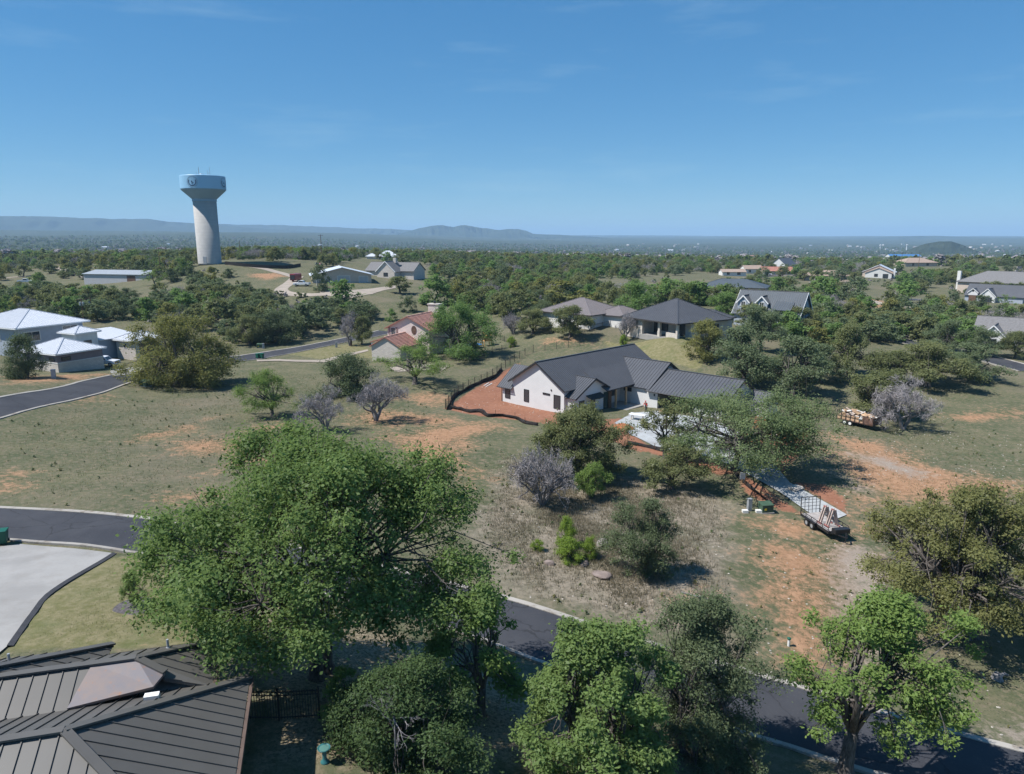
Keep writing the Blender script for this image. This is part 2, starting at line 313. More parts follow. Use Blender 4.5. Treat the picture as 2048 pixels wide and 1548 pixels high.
# ------------------------------------------------------------------ terrain
#TERRAIN-BEGIN
CTRL = np.array([
 (-8.86,29.16,5.50), (-9.61,27.08,5.50), (-7.37,24.29,5.60), (-25.38,35.44,5.10), (-26.11,33.01,5.40), (-24.66,40.51,4.50), (-2.68,26.72,4.30), (1.67,27.14,3.20),
 (-14.01,25.00,5.70), (-21.11,27.47,5.70), (-16.81,40.19,4.00), (-5.38,30.24,4.20),
 (-36.06,48.56,3.90), (-25.61,46.96,3.60), (-42.46,55.50,3.90), (-35.68,54.88,3.80), (-26.72,53.34,3.40), (-12.07,49.05,2.40), (-12.36,43.04,2.80), (-0.87,45.10,1.50), (5.50,42.19,0.90),
 (0.29,37.47,1.70), (1.61,36.64,1.60), (15.25,39.31,-0.70), (18.93,37.68,-1.00), (25.96,34.24,-1.30), (12.42,33.90,-0.50), (16.87,31.98,-0.80), (27.59,33.62,-1.30), (26.31,31.81,-1.20),
 (29.79,44.68,-1.50), (32.89,41.09,-1.80), (25.73,49.50,-1.10), (28.93,62.43,-1.00), (10.49,49.82,0.80), (7.22,54.21,0.80), (2.76,66.02,0.60), (-7.41,81.41,1.00),
 (-25.46,91.03,1.50), (-33.60,95.62,1.70), (-40.66,76.53,2.50), (-45.07,65.97,3.20), (-55.06,73.27,3.50), (18.88,52.00,-0.30), (19.15,68.36,-0.30), (7.80,67.06,0.20),
 (-9.89,105.80,0.30), (-1.70,111.82,0.00), (7.99,103.84,0.00), (16.56,100.83,0.00), (23.15,100.83,0.00), (30.18,99.76,-0.10), (38.59,112.18,0.00), (21.93,135.39,0.10), (31.77,124.04,0.00), (3.32,128.54,0.00), (30.42,79.97,-0.40), (30.48,68.51,-0.90),
 (49.55,98.46,-0.50), (70.25,98.83,-0.60), (50.60,78.12,-1.00), (57.91,76.97,-1.20), (47.06,113.04,-0.20),
 (-63.30,85.07,4.00), (-68.65,92.79,4.70), (-63.26,97.87,3.10), (-71.05,106.86,3.60), (-63.08,106.14,2.50), (-70.26,112.48,3.00), (-63.76,123.86,1.40), (-68.11,122.65,2.00), (-79.83,122.90,2.40), (-88.25,120.23,3.00), (-79.53,135.81,1.70),
 (-58.40,145.37,0.20), (-60.08,154.31,0.40), (-54.92,150.23,0.10), (-58.03,159.07,0.30), (-52.30,174.43,0.20), (-47.35,162.59,0.20), (-46.15,184.92,0.50), (-39.88,174.94,0.50),
 (-28.88,144.40,1.00), (-16.96,121.55,0.70), (-11.00,148.28,1.40), (-35.78,191.46,1.10), (-2.73,159.74,1.80), (12.68,154.10,4.20), (23.97,149.18,3.40), (32.02,142.79,5.80), (17.80,161.26,5.60), (42.87,148.52,3.50),
 (65.38,177.79,5.40), (39.13,119.27,1.00), (56.08,136.31,2.40), (66.25,127.21,1.20), (88.05,125.57,0.60), (102.65,149.12,1.80), (93.82,159.74,1.80), (123.35,259.66,1.40), (172.70,280.67,0.00), (191.62,291.51,-0.80), (201.97,282.89,-0.80),
 (-59.92,200.23,2.80), (-84.65,230.24,5.80), (-107.15,210.30,4.60), (-130.36,191.60,3.80), (-57.33,245.43,8.40), (-74.68,252.05,8.80), (-95.09,294.42,11.40), (-40.53,258.81,7.80), (-15.79,239.35,5.00), (14.46,271.77,5.00), (-130.64,311.53,14.40), (-105.24,313.05,13.70), (-154.76,315.98,11.20), (-163.67,293.42,7.40), (-201.48,299.16,6.00),
 (70.68,367.08,4.00), (95.86,300.24,2.80), (103.34,355.79,3.20), (225.58,440.79,0.80), (175.26,401.21,1.40), (278.11,402.23,5.50), (309.26,440.14,7.50), (332.09,487.93,9.50), (-74.45,422.54,12.00), (-19.22,373.07,7.50), (164.74,441.09,2.00), (261.03,427.15,0.40),
 (-60.0,5.0,5.0), (0.0,5.0,5.0), (40.0,10.0,-0.5), (75.0,20.0,-1.5), (-110.0,60.0,5.5), (100.0,60.0,-1.5), (130.0,90.0,-0.5), (-170.0,120.0,6.0), (0.0,-30.0,5.0), (60.0,-30.0,0.0),
])
def tps_fit(P, lam):
    n = len(P); d2 = ((P[:,None,:2]-P[None,:,:2])**2).sum(-1) / 1e4
    K = np.where(d2 > 0, 0.5*d2*np.log(np.maximum(d2, 1e-12)), 0) + lam*np.eye(n)
    Q = np.c_[np.ones(n), P[:,:2]/100]
    A = np.block([[K, Q], [Q.T, np.zeros((3,3))]])
    return np.linalg.solve(A, np.r_[P[:,2], 0, 0, 0])
TPSW = tps_fit(CTRL, 2e-4)
def z_near(x, y):
    x = np.asarray(x, float).ravel(); y = np.asarray(y, float).ravel(); out = np.empty(len(x))
    for i in range(0, len(x), 20000):
        X = x[i:i+20000]; Y = y[i:i+20000]
        d2 = ((X[:,None]-CTRL[None,:,0])**2 + (Y[:,None]-CTRL[None,:,1])**2) / 1e4
        K = np.where(d2 > 0, 0.5*d2*np.log(np.maximum(d2, 1e-12)), 0)
        out[i:i+20000] = K @ TPSW[:len(CTRL)] + TPSW[-3] + TPSW[-2]*X/100 + TPSW[-1]*Y/100
    return out
def vnoise(x, y, seed=0):
    s = np.zeros_like(x)
    rng = np.random.RandomState(seed); amp = 1.0; f = 1.0
    for o in range(5):
        for k in range(3):
            a = rng.uniform(0, 6.28); ph = rng.uniform(0, 6.28)
            s += amp*np.sin((x*np.cos(a)+y*np.sin(a))*f*rng.uniform(0.7,1.3)*6.28+ph)/3
        amp *= 0.5; f *= 2.1
    return s
FR = np.array([0, 450, 900, 1500, 2500, 4000, 6500, 9000, 12000, 16000, 30000.0])
FZR = 26-np.array([22, 24, 33, 48, 60, 66, 52, 28, 10, 4, 60.0])      # towards the town in the valley
FZL = 26-np.array([20, 19, 25, 32, 30, 8, -40, -30, 0, 4, 60.0])      # towards the water tower
def z_far(x, y):
    r = np.hypot(x, y); a = np.arctan2(x, np.maximum(y, 1e-3))
    m = np.clip((a+0.45)/0.7, 0, 1); m = m*m*(3-2*m)
    z = np.interp(r, FR, FZL)*(1-m) + np.interp(r, FR, FZR)*m
    return z + vnoise(x/2600, y/2600, 4)*np.clip((r-500)/2500, 0, 1)*9
def zt(x, y):
    x = np.asarray(x, float); y = np.asarray(y, float); sh = x.shape
    xf = x.ravel(); yf = y.ravel(); r = np.hypot(xf, yf*1.0)
    t = np.clip((r-420)/420, 0, 1); t = t*t*(3-2*t); t = np.where(yf < -40, 0, t)
    zn = z_near(np.clip(xf, -420, 480), np.clip(yf, -40, 620))
    zz = zn*(1-t) + z_far(xf, yf)*t
    zz = zz + 0.10*vnoise(xf/28, yf/28, 9)*np.clip((r-25)/30, 0, 1)
    return zz.reshape(sh)
def z1(x, y): return float(zt(np.array([x]), np.array([y]))[0])
#TERRAIN-END
def pt_seg(px, py, poly, closed=True):
    """distance of points to a polyline and, for closed ones, the inside test"""
    n = len(poly); best = np.full(px.shape, 1e9); inside = np.zeros(px.shape, bool)
    for i in range(n if closed else n-1):
        ax, ay = poly[i]; bx, by = poly[(i+1) % n]; dx, dy = bx-ax, by-ay; L = dx*dx+dy*dy+1e-9
        t = np.clip(((px-ax)*dx+(py-ay)*dy)/L, 0, 1); best = np.minimum(best, np.hypot(px-ax-t*dx, py-ay-t*dy))
        if closed:
            c = ((ay > py) != (by > py)) & (px < (bx-ax)*(py-ay)/((by-ay) if abs(by-ay) > 1e-9 else 1e-9)+ax); inside ^= c
    return best, inside
def spline(P, step=1.5):
    P = [np.array(p, float) for p in P]; P = [2*P[0]-P[1]] + P + [2*P[-1]-P[-2]]; out = []
    for i in range(1, len(P)-2):
        n = max(2, int(np.linalg.norm(P[i+1]-P[i])/step))
        for k in range(n):
            t = k/n; a, b, c, d = P[i-1], P[i], P[i+1], P[i+2]
            out.append(0.5*((2*b)+(c-a)*t+(2*a-5*b+4*c-d)*t*t+(3*b-a-3*c+d)*t**3))
    out.append(P[-2]); return np.array(out)
def offset(L, d):
    T = np.gradient(L, axis=0); T /= np.linalg.norm(T, axis=1)[:,None]; return L + np.c_[T[:,1], -T[:,0]]*d   # + = right of travel
# roads: kerb lines running along the far side (left of travel when heading right)
ROAD_A = spline([(-120,52),(-80,55.5),(-60,56.3),(-42.40,55.43),(-35.75,55.00),(-26.84,53.59),(-12.04,48.96),(-0.87,45.13),(5.50,42.22),(15.21,39.22),(18.89,37.60),(25.92,34.20),(40,27.5),(60,17)])
ROAD_B = spline([(-66,50),(-66.5,70),(-63.49,85.32),(-63.19,97.74),(-62.98,105.97),(-63.75,123.84),(-58.46,145.52),(-54.90,150.15),(-47.34,162.56),(-39.82,174.66),(-31.14,187.88)])
ROAD_C = spline([(50.92,263.21),(71.15,300.84),(96.25,348.01),(131.90,409.50),(155.94,442.33),(168.88,452.31)], 3)
ROAD_D = spline([(254.00,374.97),(272.88,396.49),(297.31,428.09),(319.78,455.43),(883.61,1239.89)], 3)
ROAD_E = spline([(155.14,296.47),(173.14,298.77),(171.01,277.88),(164.50,256.95),(170.07,250.10),(185.19,253.94)], 3)
ROAD_F = spline([(84.71,177.14),(89.51,171.15),(93.91,164.06),(98.51,152.69),(99.80,143.26),(101.46,132.87)], 2)
ROADS = [(ROAD_A, 5.7, 1, 'road'), (ROAD_B, 5.8, -1, 'road'), (ROAD_C, 6, 1, 'road'), (ROAD_D, 6, 1, 'road'), (ROAD_E, 5.5, 1, 'road'), (ROAD_F, 5.5, 1, 'road')]
PAVE = {   # slabs of concrete or gravel lying on the ground: outline, material
 'driveway': ([(-39.25,47.90),(-38.2,47.3),(-36.09,48.59),(-31.67,47.89),(-28.65,47.37),(-28.35,39.52),(-27.33,36.68),(-25.83,32.76),(-25.60,30.58)], 'concrete', 0.05),
 'new_driveway': ([(14.49,97.09),(15.77,90.70),(18.42,84.84),(23.15,82.67),(25.74,79.72),(26.80,76.46),(28.50,71.52),(29.43,66.93),(30.43,64.27),(33.21,66.21),(32.28,69.74),(30.68,74.45),(31.14,81.13),(31.27,89.80),(30.47,97.08),(26.93,101.26),(21.91,105.64),(18.46,104.26)], 'concrete_new', 0.05),
 'drive_apron': ([(-73.85,127.88),(-72.85,133.57),(-67.85,134.60),(-64.83,130.31),(-67.92,124.26),(-69.28,120.83)], 'concrete', 0.05),
 'gravel_drive': ([(-65.66,244.46),(-54.87,242.03),(-48.75,249.87),(-43.15,263.91),(-41.67,256.86),(-46.68,238.84),(-52.20,229.69),(-63.07,234.43)], 'gravel_tan', 0.06),
 'garden_path': ([(-54.68,149.83),(-49.68,149.96),(-39.90,147.41),(-36.88,154.90),(-33.01,160.45),(-32.39,158.42),(-35.83,151.28),(-38.46,143.88),(-48.97,147.72),(-53.83,147.74)], 'gravel_tan', 0.05),
 'patio': ([(-23.76,136.05),(-14.33,139.23),(-12.11,136.46),(-13.24,132.91),(-22.06,131.52)], 'gravel_tan', 0.05),
 'far_drive': ([(151.80,252.04),(169.47,261.62),(163.66,252.20),(145.52,240.02)], 'concrete', 0.06),
}
RED = [ [(-10.17,104.69),(-7.79,114.85),(-3.63,129.84),(1.61,140.95),(-1.70,112.27),(8.08,105.09),(12.73,99.50),(15.55,99.00),(17.10,84.41),(15.66,83.28),(11.63,90.45),(5.29,95.54),(2.56,97.85),(-4.67,100.54)],
        [(13.47,89.45),(16.90,86.75),(22.67,81.99),(25.43,77.16),(23.43,76.17),(16.90,83.39)], [(26.01,77.19),(27.38,71.36),(28.91,65.90),(26.77,66.81),(24.59,70.97)],
        [(34.93,103.23),(39.79,102.18),(40.16,93.89),(36.01,85.13),(30.48,76.90),(31.86,87.67)], [(30.90,75.02),(34.47,74.24),(34.82,70.16),(33.30,66.84),(32.43,70.70)], [(14.54,99.55),(18.04,100.94),(16.65,96.06),(14.61,92.71)] ]
ORANGE = [ [(-38.98,76.53),(-39.31,80.92),(-33.97,83.95),(-31.50,91.32),(-28.63,90.59),(-31.76,79.69),(-31.61,76.32),(-36.22,74.21)], [(-45.40,79.64),(-44.53,83.08),(-42.88,85.97),(-40.40,92.01),(-40.20,85.56),(-44.26,79.13)],
        [(-30.06,68.49),(-29.79,74.45),(-26.26,77.05),(-23.50,75.35),(-27.30,70.63)], [(-33.48,59.65),(-31.60,60.34),(-27.68,60.56),(-27.07,58.61),(-30.39,58.75)], [(-16.34,84.62),(-11.88,93.77),(-5.27,97.92),(-0.96,93.71),(-5.79,84.01),(-3.37,71.01),(-4.16,66.66),(-8.52,75.05),(-12.89,78.27)],
        [(-19.22,108.97),(-16.10,115.07),(-12.20,117.58),(-10.43,107.50),(-14.80,105.39)], [(-23.74,97.90),(-19.53,102.05),(-9.07,100.73),(-6.28,91.61),(-13.88,93.42),(-20.39,92.12)], [(-62.48,97.71),(-61.95,104.81),(-60.96,103.44),(-61.09,96.57)], [(-49.44,65.29),(-48.73,66.36),(-45.86,62.20),(-45.04,59.12)],
        [(19.67,55.67),(24.95,61.90),(27.97,60.17),(27.66,55.44),(23.35,45.16),(18.46,37.78),(17.27,38.60),(17.98,42.13),(17.64,46.02)], [(21.25,63.54),(27.90,64.60),(28.46,60.26),(23.69,58.49)], [(27.75,59.67),(37.36,68.96),(32.01,58.66),(28.26,47.05),(21.97,40.06),(18.56,38.02),(23.12,47.04)], [(40.17,80.61),(50.10,81.30),(51.71,71.10),(42.14,69.20),(36.85,68.96)], [(43.08,92.73),(48.96,90.93),(50.35,79.66),(48.30,74.27),(40.67,72.35),(34.82,70.16),(37.30,78.83)],
        [(42.75,92.74),(46.13,90.60),(49.40,86.75),(51.58,79.75),(58.53,77.19),(55.40,72.71),(45.74,72.72),(41.46,76.06),(35.97,71.52),(36.89,77.23)], [(35.66,75.71),(39.10,75.85),(39.21,71.60),(31.85,62.64),(34.82,70.16)],
        [(66.20,104.08),(80.22,108.15),(76.48,102.79),(66.04,100.16)], [(11.91,47.62),(13.97,48.45),(13.52,46.71),(12.30,46.16)], [(7.87,156.10),(19.06,152.47),(17.73,150.24),(8.21,152.02)], [(-84.80,115.41),(-78.19,119.24),(-71.55,125.70),(-68.66,121.26),(-71.06,109.33),(-75.91,103.03)],
        [(151.39,324.66),(148.61,287.76),(149.12,263.21),(137.35,245.19),(126.44,251.11),(127.03,271.62)], [(-105.99,290.58),(-95.12,294.49),(-87.94,284.24),(-91.52,271.06),(-100.94,276.28)] ]
GRAVEL = [ [(29.14,59.53),(32.25,59.80),(30.11,51.62),(27.82,45.71),(22.16,40.33),(23.78,46.47)], [(42.34,85.29),(45.54,84.16),(47.52,78.82),(46.02,77.16),(43.29,80.89),(41.77,83.40)], [(37.13,78.82),(38.73,75.09),(38.73,72.25),(36.54,72.17)], [(26.03,34.78),(28.11,34.04),(29.38,34.56),(29.08,35.39)] ]
DRY = [ [(-3.59,56.86),(-0.81,78.52),(15.05,73.65),(22.35,68.79),(18.14,53.49),(13.79,42.56),(7.44,42.40),(-0.50,46.28)] ]
LAWN = [ [(-29.35,44.10),(-28.36,47.12),(-24.93,46.63),(-16.29,40.43),(-15.82,33.56),(-25.47,32.47),(-27.94,38.90)], [(19.12,153.03),(39.81,141.40),(34.81,129.26),(25.44,139.26)], [(-52.72,159.43),(-37.10,171.79),(-27.90,148.10),(-40.88,149.09)] ]
LITTER = [ [(-18.57,37.32),(-16.35,42.31),(-9.63,38.34),(-0.70,37.04),(2.29,33.51),(6.38,28.38),(-10.08,23.61),(-10.45,28.35),(-15.06,33.01)] ]
def axis(lo, hi, fine_lo, fine_hi, d0, g):
    a = list(np.arange(fine_lo, fine_hi, d0)); d = d0; x = a[-1]
    while x < hi: d *= g; x += d; a.append(x)
    d = d0; x = fine_lo
    while x > lo: d *= g; x -= d; a.insert(0, x)
    return np.array(a)
gx = axis(-24000, 24000, -62, 62, 0.9, 1.045); gy = axis(-60, 32000, 14, 150, 0.9, 1.035)
X, Y = np.meshgrid(gx, gy); Z = zt(X, Y)
fx, fy = X.ravel(), Y.ravel(); near = (np.hypot(fx, fy) < 900)
def mask(polys, soft):
    m = np.zeros(len(fx))
    for p in polys:
        d, ins = pt_seg(fx[near], fy[near], p); v = np.clip(0.5+np.where(ins, d, -d)/(2*soft), 0, 1)
        m[near] = np.maximum(m[near], v)
    return m
m_red, m_or, m_gr, m_dry, m_lawn, m_lit = mask(RED, 1.2), mask(ORANGE, 5.0), mask(GRAVEL, 3.4), mask(DRY, 8), mask(LAWN, 1.5), mask(LITTER, 2.0)
sink = np.zeros(len(fx))
for L, wd, sgn, _ in ROADS:
    c = offset(L, sgn*wd/2); d, _i = pt_seg(fx[near], fy[near], c[::2], False)
    sink[near] = np.maximum(sink[near], np.clip((wd/2+0.25-d)/0.5, 0, 1))
for k, (poly, mt, dz) in PAVE.items():
    d, ins = pt_seg(fx[near], fy[near], poly); sink[near] = np.maximum(sink[near], np.where(ins, np.clip(d/0.5, 0, 1), 0))
Zs = Z.ravel() - 0.16*sink
nx, ny = len(gx), len(gy); ii = (np.arange(ny-1)[:,None]*nx + np.arange(nx-1)[None,:]).ravel()
F = np.c_[ii, ii+1, ii+nx+1, ii+nx]
me = np_mesh('ground', np.c_[fx, fy, Zs], F, colors={'cover': np.c_[m_red, m_or, m_dry, m_lawn], 'cover2': np.c_[m_gr, m_lit, np.zeros(len(fx)), np.ones(len(fx))]})
me.polygons.foreach_set('use_smooth', [True]*len(me.polygons))
def mk_ground():
    t = NT('ground_cover')
    a1 = t.n('ShaderNodeAttribute', attribute_name='cover'); s1 = t.n('ShaderNodeSeparateColor'); t.l(a1.outputs['Color'], s1.inputs[0])
    a2 = t.n('ShaderNodeAttribute', attribute_name='cover2'); s2 = t.n('ShaderNodeSeparateColor'); t.l(a2.outputs['Color'], s2.inputs[0])
    n_big = t.noise(0.035, 6, 0.6); n_mid = t.noise(0.22, 7, 0.65); n_fine = t.noise(1.7, 8, 0.72); n_vf = t.noise(6, 6, 0.75)
    grass = t.mix(t.ramp(n_mid, 0.35, 0.68), (0.084,0.098,0.052), (0.142,0.136,0.080))
    grass = t.mix(t.ramp(n_fine, 0.44, 0.64, 0, 0.8), grass, (0.205,0.168,0.116))
    grass = t.mix(t.ramp(n_vf, 0.50, 0.66, 0, 0.8), grass, (0.050,0.064,0.032))
    grass = t.mix(t.ramp(n_big, 0.50, 0.68, 0, 0.55), grass, (0.175,0.148,0.108))
    dry = t.mix(t.ramp(n_fine, 0.35, 0.65), (0.15,0.132,0.098), (0.29,0.245,0.19))
    dry = t.mix(t.ramp(n_mid, 0.45, 0.7, 0, 0.6), dry, (0.10,0.108,0.062))
    g = t.mix(t.ramp(t.math('ADD', s1.outputs[2], t.math('MULTIPLY', t.math('SUBTRACT', n_mid, 0.5), 0.9)), 0.4, 0.6), grass, dry)
    lawn = t.mix(t.ramp(n_fine, 0.35, 0.68), (0.135,0.132,0.058), (0.235,0.205,0.120))
    lawn = t.mix(t.ramp(n_mid, 0.5, 0.7, 0, 0.6), lawn, (0.105,0.125,0.05))
    g = t.mix(t.ramp(t.math('ADD', a1.outputs['Alpha'], t.math('MULTIPLY', t.math('SUBTRACT', n_mid, 0.5), 0.7)), 0.4, 0.6), g, lawn)
    lit = t.mix(t.ramp(n_vf, 0.38, 0.60), (0.12,0.10,0.06), (0.36,0.29,0.205))
    g = t.mix(t.math('MULTIPLY', t.ramp(t.math('ADD', s2.outputs[1], t.math('MULTIPLY', t.math('SUBTRACT', n_fine, 0.5), 1.0)), 0.35, 0.75), 0.85), g, lit)
    # bare soil: the orange stain breaks into grass through two noises
    dirt = t.mix(t.ramp(n_fine, 0.3, 0.7), (0.270,0.150,0.084), (0.40,0.240,0.145))
    brk = t.math('ADD', t.math('MULTIPLY', t.math('SUBTRACT', n_mid, 0.5), 1.5), t.math('MULTIPLY', t.math('SUBTRACT', n_fine, 0.5), 1.7))
    g = t.mix(t.ramp(t.math('ADD', t.math('MULTIPLY', s1.outputs[1], 1.1), brk), 0.40, 1.0, 0, 0.95), g, dirt)
    wild = t.math('ADD', t.math('MULTIPLY', t.math('SUBTRACT', n_big, 0.5), 1.6), brk)
    g = t.mix(t.ramp(wild, 0.42, 0.80, 0, 0.6), g, dirt)
    grav = t.mix(t.ramp(n_vf, 0.3, 0.7), (0.225,0.190,0.158), (0.35,0.30,0.25))
    g = t.mix(t.ramp(t.math('ADD', s2.outputs[0], t.math('ADD', t.math('MULTIPLY', t.math('SUBTRACT', n_fine, 0.5), 1.2), t.math('MULTIPLY', t.math('SUBTRACT', n_mid, 0.5), 0.8))), 0.30, 0.75, 0, 0.9), g, grav)
    red = t.mix(t.ramp(n_fine, 0.3, 0.7), (0.235,0.108,0.066), (0.33,0.165,0.105))
    red = t.mix(t.ramp(n_mid, 0.3, 0.7, 0, 0.4), red, (0.19,0.08,0.05))
    g = t.mix(t.ramp(t.math('ADD', s1.outputs[0], t.math('MULTIPLY', t.math('SUBTRACT', n_fine, 0.5), 0.9)), 0.35, 0.6), g, red)
    # far country beyond the houses: woodland seen as a dark mottled sheet with pale clearings
    sep = t.n('ShaderNodeSeparateXYZ'); t.l(t.pos, sep.inputs[0])
    far = t.ramp(sep.outputs[1], 420, 1100)
    f1 = t.noise(0.006, 8, 0.7); f2 = t.noise(0.0011, 6, 0.6); f3 = t.noise(0.03, 5, 0.7)
    wood = t.mix(t.ramp(f3, 0.35, 0.65), (0.024,0.034,0.017), (0.060,0.070,0.034))
    wood = t.mix(t.ramp(f1, 0.5, 0.7, 0, 0.7), wood, (0.095,0.085,0.055))
    wood = t.mix(t.ramp(f2, 0.60, 0.72, 0, 0.6), wood, (0.17,0.15,0.10))
    g = t.mix(far, g, wood)
    h = t.math('ADD', n_fine, t.math('MULTIPLY', n_vf, 0.6))
    t.principled(g, 0.97, spec=0.1, normal=t.bump(h, 0.55, 0.14)); return t.m
M['ground'] = mk_ground()
tag(link('ground', me, None, M['ground']), kind='structure')
def ribbon(name, L, R, zoff0, zoff1, mat, thick=0.0, parent=None):
    zl = zt(L[:,0], L[:,1]); zr = zt(R[:,0], R[:,1]); mb = MB(); n = len(L)
    vs = [(*L[i], zl[i]+zoff0) for i in range(n)] + [(*R[i], zr[i]+zoff1) for i in range(n)]
    fs = [(i, n+i, n+i+1, i+1) for i in range(n-1)]
    if thick:
        vs += [(v[0], v[1], v[2]-thick) for v in vs]
        fs += [(i+1, i, 2*n+i, 2*n+i+1)[::-1] for i in range(n-1)] + [(n+i, n+i+1, 3*n+i+1, 3*n+i)[::-1] for i in range(n-1)]
    mb.add(vs, fs); o = mb.build(name, mat, parent); return tag(o, kind='structure')
for L, wd, sgn, nm in ROADS:
    a, b = offset(L, 0), offset(L, sgn*wd)
    ribbon('road', a, b, 0.02, 0.02, M['asphalt'])
    ribbon('kerb', offset(L, -sgn*0.34), offset(L, sgn*0.06), 0.11, 0.075, M['kerb'], 0.25)
    ribbon('kerb', offset(L, sgn*(wd-0.06)), offset(L, sgn*(wd+0.34)), 0.075, 0.11, M['kerb'], 0.25)
def draped(name, poly, mat, dz, step=1.2):
    bm = bmesh.new(); vs = [bm.verts.new((p[0], p[1], 0)) for p in poly]; bm.faces.new(vs)
    bmesh.ops.triangulate(bm, faces=bm.faces[:])
    for _ in range(6):
        es = [e for e in bm.edges if e.calc_length() > step*1.6]
        if not es: break
        bmesh.ops.subdivide_edges(bm, edges=es, cuts=1); bmesh.ops.triangulate(bm, faces=bm.faces[:])
    xs = np.array([v.co[:2] for v in bm.verts]); zz = zt(xs[:,0], xs[:,1])
    for v, z in zip(bm.verts, zz): v.co.z = z+dz
    bmesh.ops.recalc_face_normals(bm, faces=bm.faces[:])
    if sum(f.normal.z for f in bm.faces) < 0: bmesh.ops.reverse_faces(bm, faces=bm.faces[:])
    me = bpy.data.meshes.new(name); bm.to_mesh(me); bm.free(); me.polygons.foreach_set('use_smooth', [True]*len(me.polygons))
    return link(name, me, None, mat)
for k, (poly, mt, dz) in PAVE.items():
    tag(draped({'new_driveway': 'driveway', 'drive_apron': 'driveway', 'far_drive': 'driveway', 'gravel_drive': 'driveway', 'garden_path': 'path'}.get(k, k), poly, M[mt], dz), kind='structure')
for L_, w_ in (([(-252.21,396.23),(-231.81,370.80),(-204.70,336.31),(-182.20,311.39)], 4), ([(-233.84,330.12),(-229.49,332.91),(-224.62,335.09)], 4), ([(-120.28,308.17),(-111.08,305.06),(-103.63,301.67),(-93.18,291.56),(-84.11,279.28)], 3.5), ([(-84.34,282.78),(-80.71,260.36),(-79.19,245.00),(-73.84,237.42),(-66.49,234.88),(-60.17,235.98)], 4.5), ([(144.42,309.48),(140.10,278.74),(141.14,262.14),(146.17,251.53),(155.95,253.01)], 7)):
    L_ = spline(L_, 3); ribbon('track', offset(L_, -w_/2), offset(L_, w_/2), 0.09, 0.09, M['gravel_tan'])
# dark edging strip beside the left driveway
ed = spline([(-28.65,47.37),(-28.68,43.00),(-28.35,39.52),(-27.33,36.68),(-25.83,32.76)], 0.8)
ribbon('kerb', ed, offset(ed, -0.28), 0.10, 0.04, simple('dark_edging', (0.05,0.05,0.055), 0.8), 0.2)
# hills on the horizon
def hill(u_pts, dist, base, depth, seed):
    """ridge line: bearing (degrees from +Y), crest slope as seen from the lot, at its distance"""
    rng = np.random.RandomState(seed); bs = np.array([p[0] for p in u_pts]); hs = CAMZ + dist*np.array([p[1] for p in u_pts])
    nb, nd = 260, 24; B = np.linspace(bs[0], bs[-1], nb); Hc = np.interp(B, bs, hs)
    x0 = B*0.0175*dist
    Hc = Hc + (vnoise(x0/1500, x0*0, seed)*0.045 + vnoise(x0/380, x0*0+3, seed+1)*0.02)*np.maximum(Hc-base, 0)
    V = []
    for j in range(nd):
        t = j/(nd-1); s = 1-abs(2*t-1); prof = s**0.85
        r = dist + (t-0.5)*depth
        rr = r*(1+0.02*vnoise(B/3, B*0+t*2, seed+2))
        nz = 1+0.07*vnoise(B/2.2, B*0+t*4, seed+5)*(s < 0.95)
        V.append(np.c_[rr*np.sin(np.radians(B)), rr*np.cos(np.radians(B)), base+(Hc-base)*np.clip(prof*nz, 0, 1.02)])
    V = np.concatenate(V); i = (np.arange(nd-1)[:,None]*nb+np.arange(nb-1)[None,:]).ravel()
    me = np_mesh('hills', V, np.c_[i, i+1, i+nb+1, i+nb]); me.polygons.foreach_set('use_smooth', [True]*len(me.polygons))
    return tag(link('hills', me, None, M['hill']), kind='structure')
def mk_hill():
    t = NT('wooded_hillside'); c = t.mix(t.ramp(t.noise(0.012, 7, 0.7), 0.35, 0.68), (0.020,0.030,0.018), (0.045,0.055,0.032))
    c = t.mix(t.ramp(t.noise(0.0025, 7, 0.65), 0.60, 0.72, 0, 0.35), c, (0.12,0.11,0.08)); t.principled(c, 0.98, spec=0.05); return t.m
M['hill'] = mk_hill()
hill([(-75.0,0.0240),(-55.0,0.0250),(-41.31,0.02221),(-37.57,0.02344),(-35.04,0.02312),(-30.91,0.02252),(-26.39,0.02052),(-23.67,0.01731),(-21.85,0.01444),(-19.10,0.01027),(-15.53,0.00530),(-12.59,-0.00252)], 9000, -45, 2600, 3)
hill([(-25.56,-0.00233),(-23.19,0.01430),(-21.84,0.01568),(-19.08,0.01534),(-15.51,0.01306),(-11.80,0.01130),(-8.18,0.00877),(-4.88,0.00414),(-0.95,-0.00258)], 10500, -45, 2500, 8)
hill([(-9.93,-0.00387),(-8.18,0.00744),(-7.20,0.01211),(-6.35,0.01480),(-5.45,0.01616),(-4.60,0.01284),(-3.69,0.01553),(-2.32,0.01086),(-0.95,0.00886),(-0.35,0.01020),(0.43,0.01020),(1.10,0.00818),(1.66,0.00348),(4.17,0.00146),(8.86,-0.00388)], 8200, -48, 1500, 11)
hill([(20.29,-0.00622),(24.98,-0.00295),(26.89,-0.00170),(28.43,0.00010),(30.23,0.00068),(32.54,-0.00104),(35.21,-0.00156),(41.33,-0.00245),(70.0,-0.004)], 9500, -50, 2200, 15)
hill([(-4.89,-0.00526),(2.21,0.00079),(6.91,0.00145),(14.52,0.00076),(20.27,-0.00052),(26.58,-0.00110),(31.14,-0.00452)], 13500, -52, 2600, 21)
hill([(27.33,-0.02398),(28.39,-0.01955),(29.12,-0.01289),(29.69,-0.00870),(30.56,-0.00571),(31.23,-0.00567),(31.89,-0.00965),(32.64,-0.01585),(33.79,-0.02243)], 3000, -64, 700, 27)
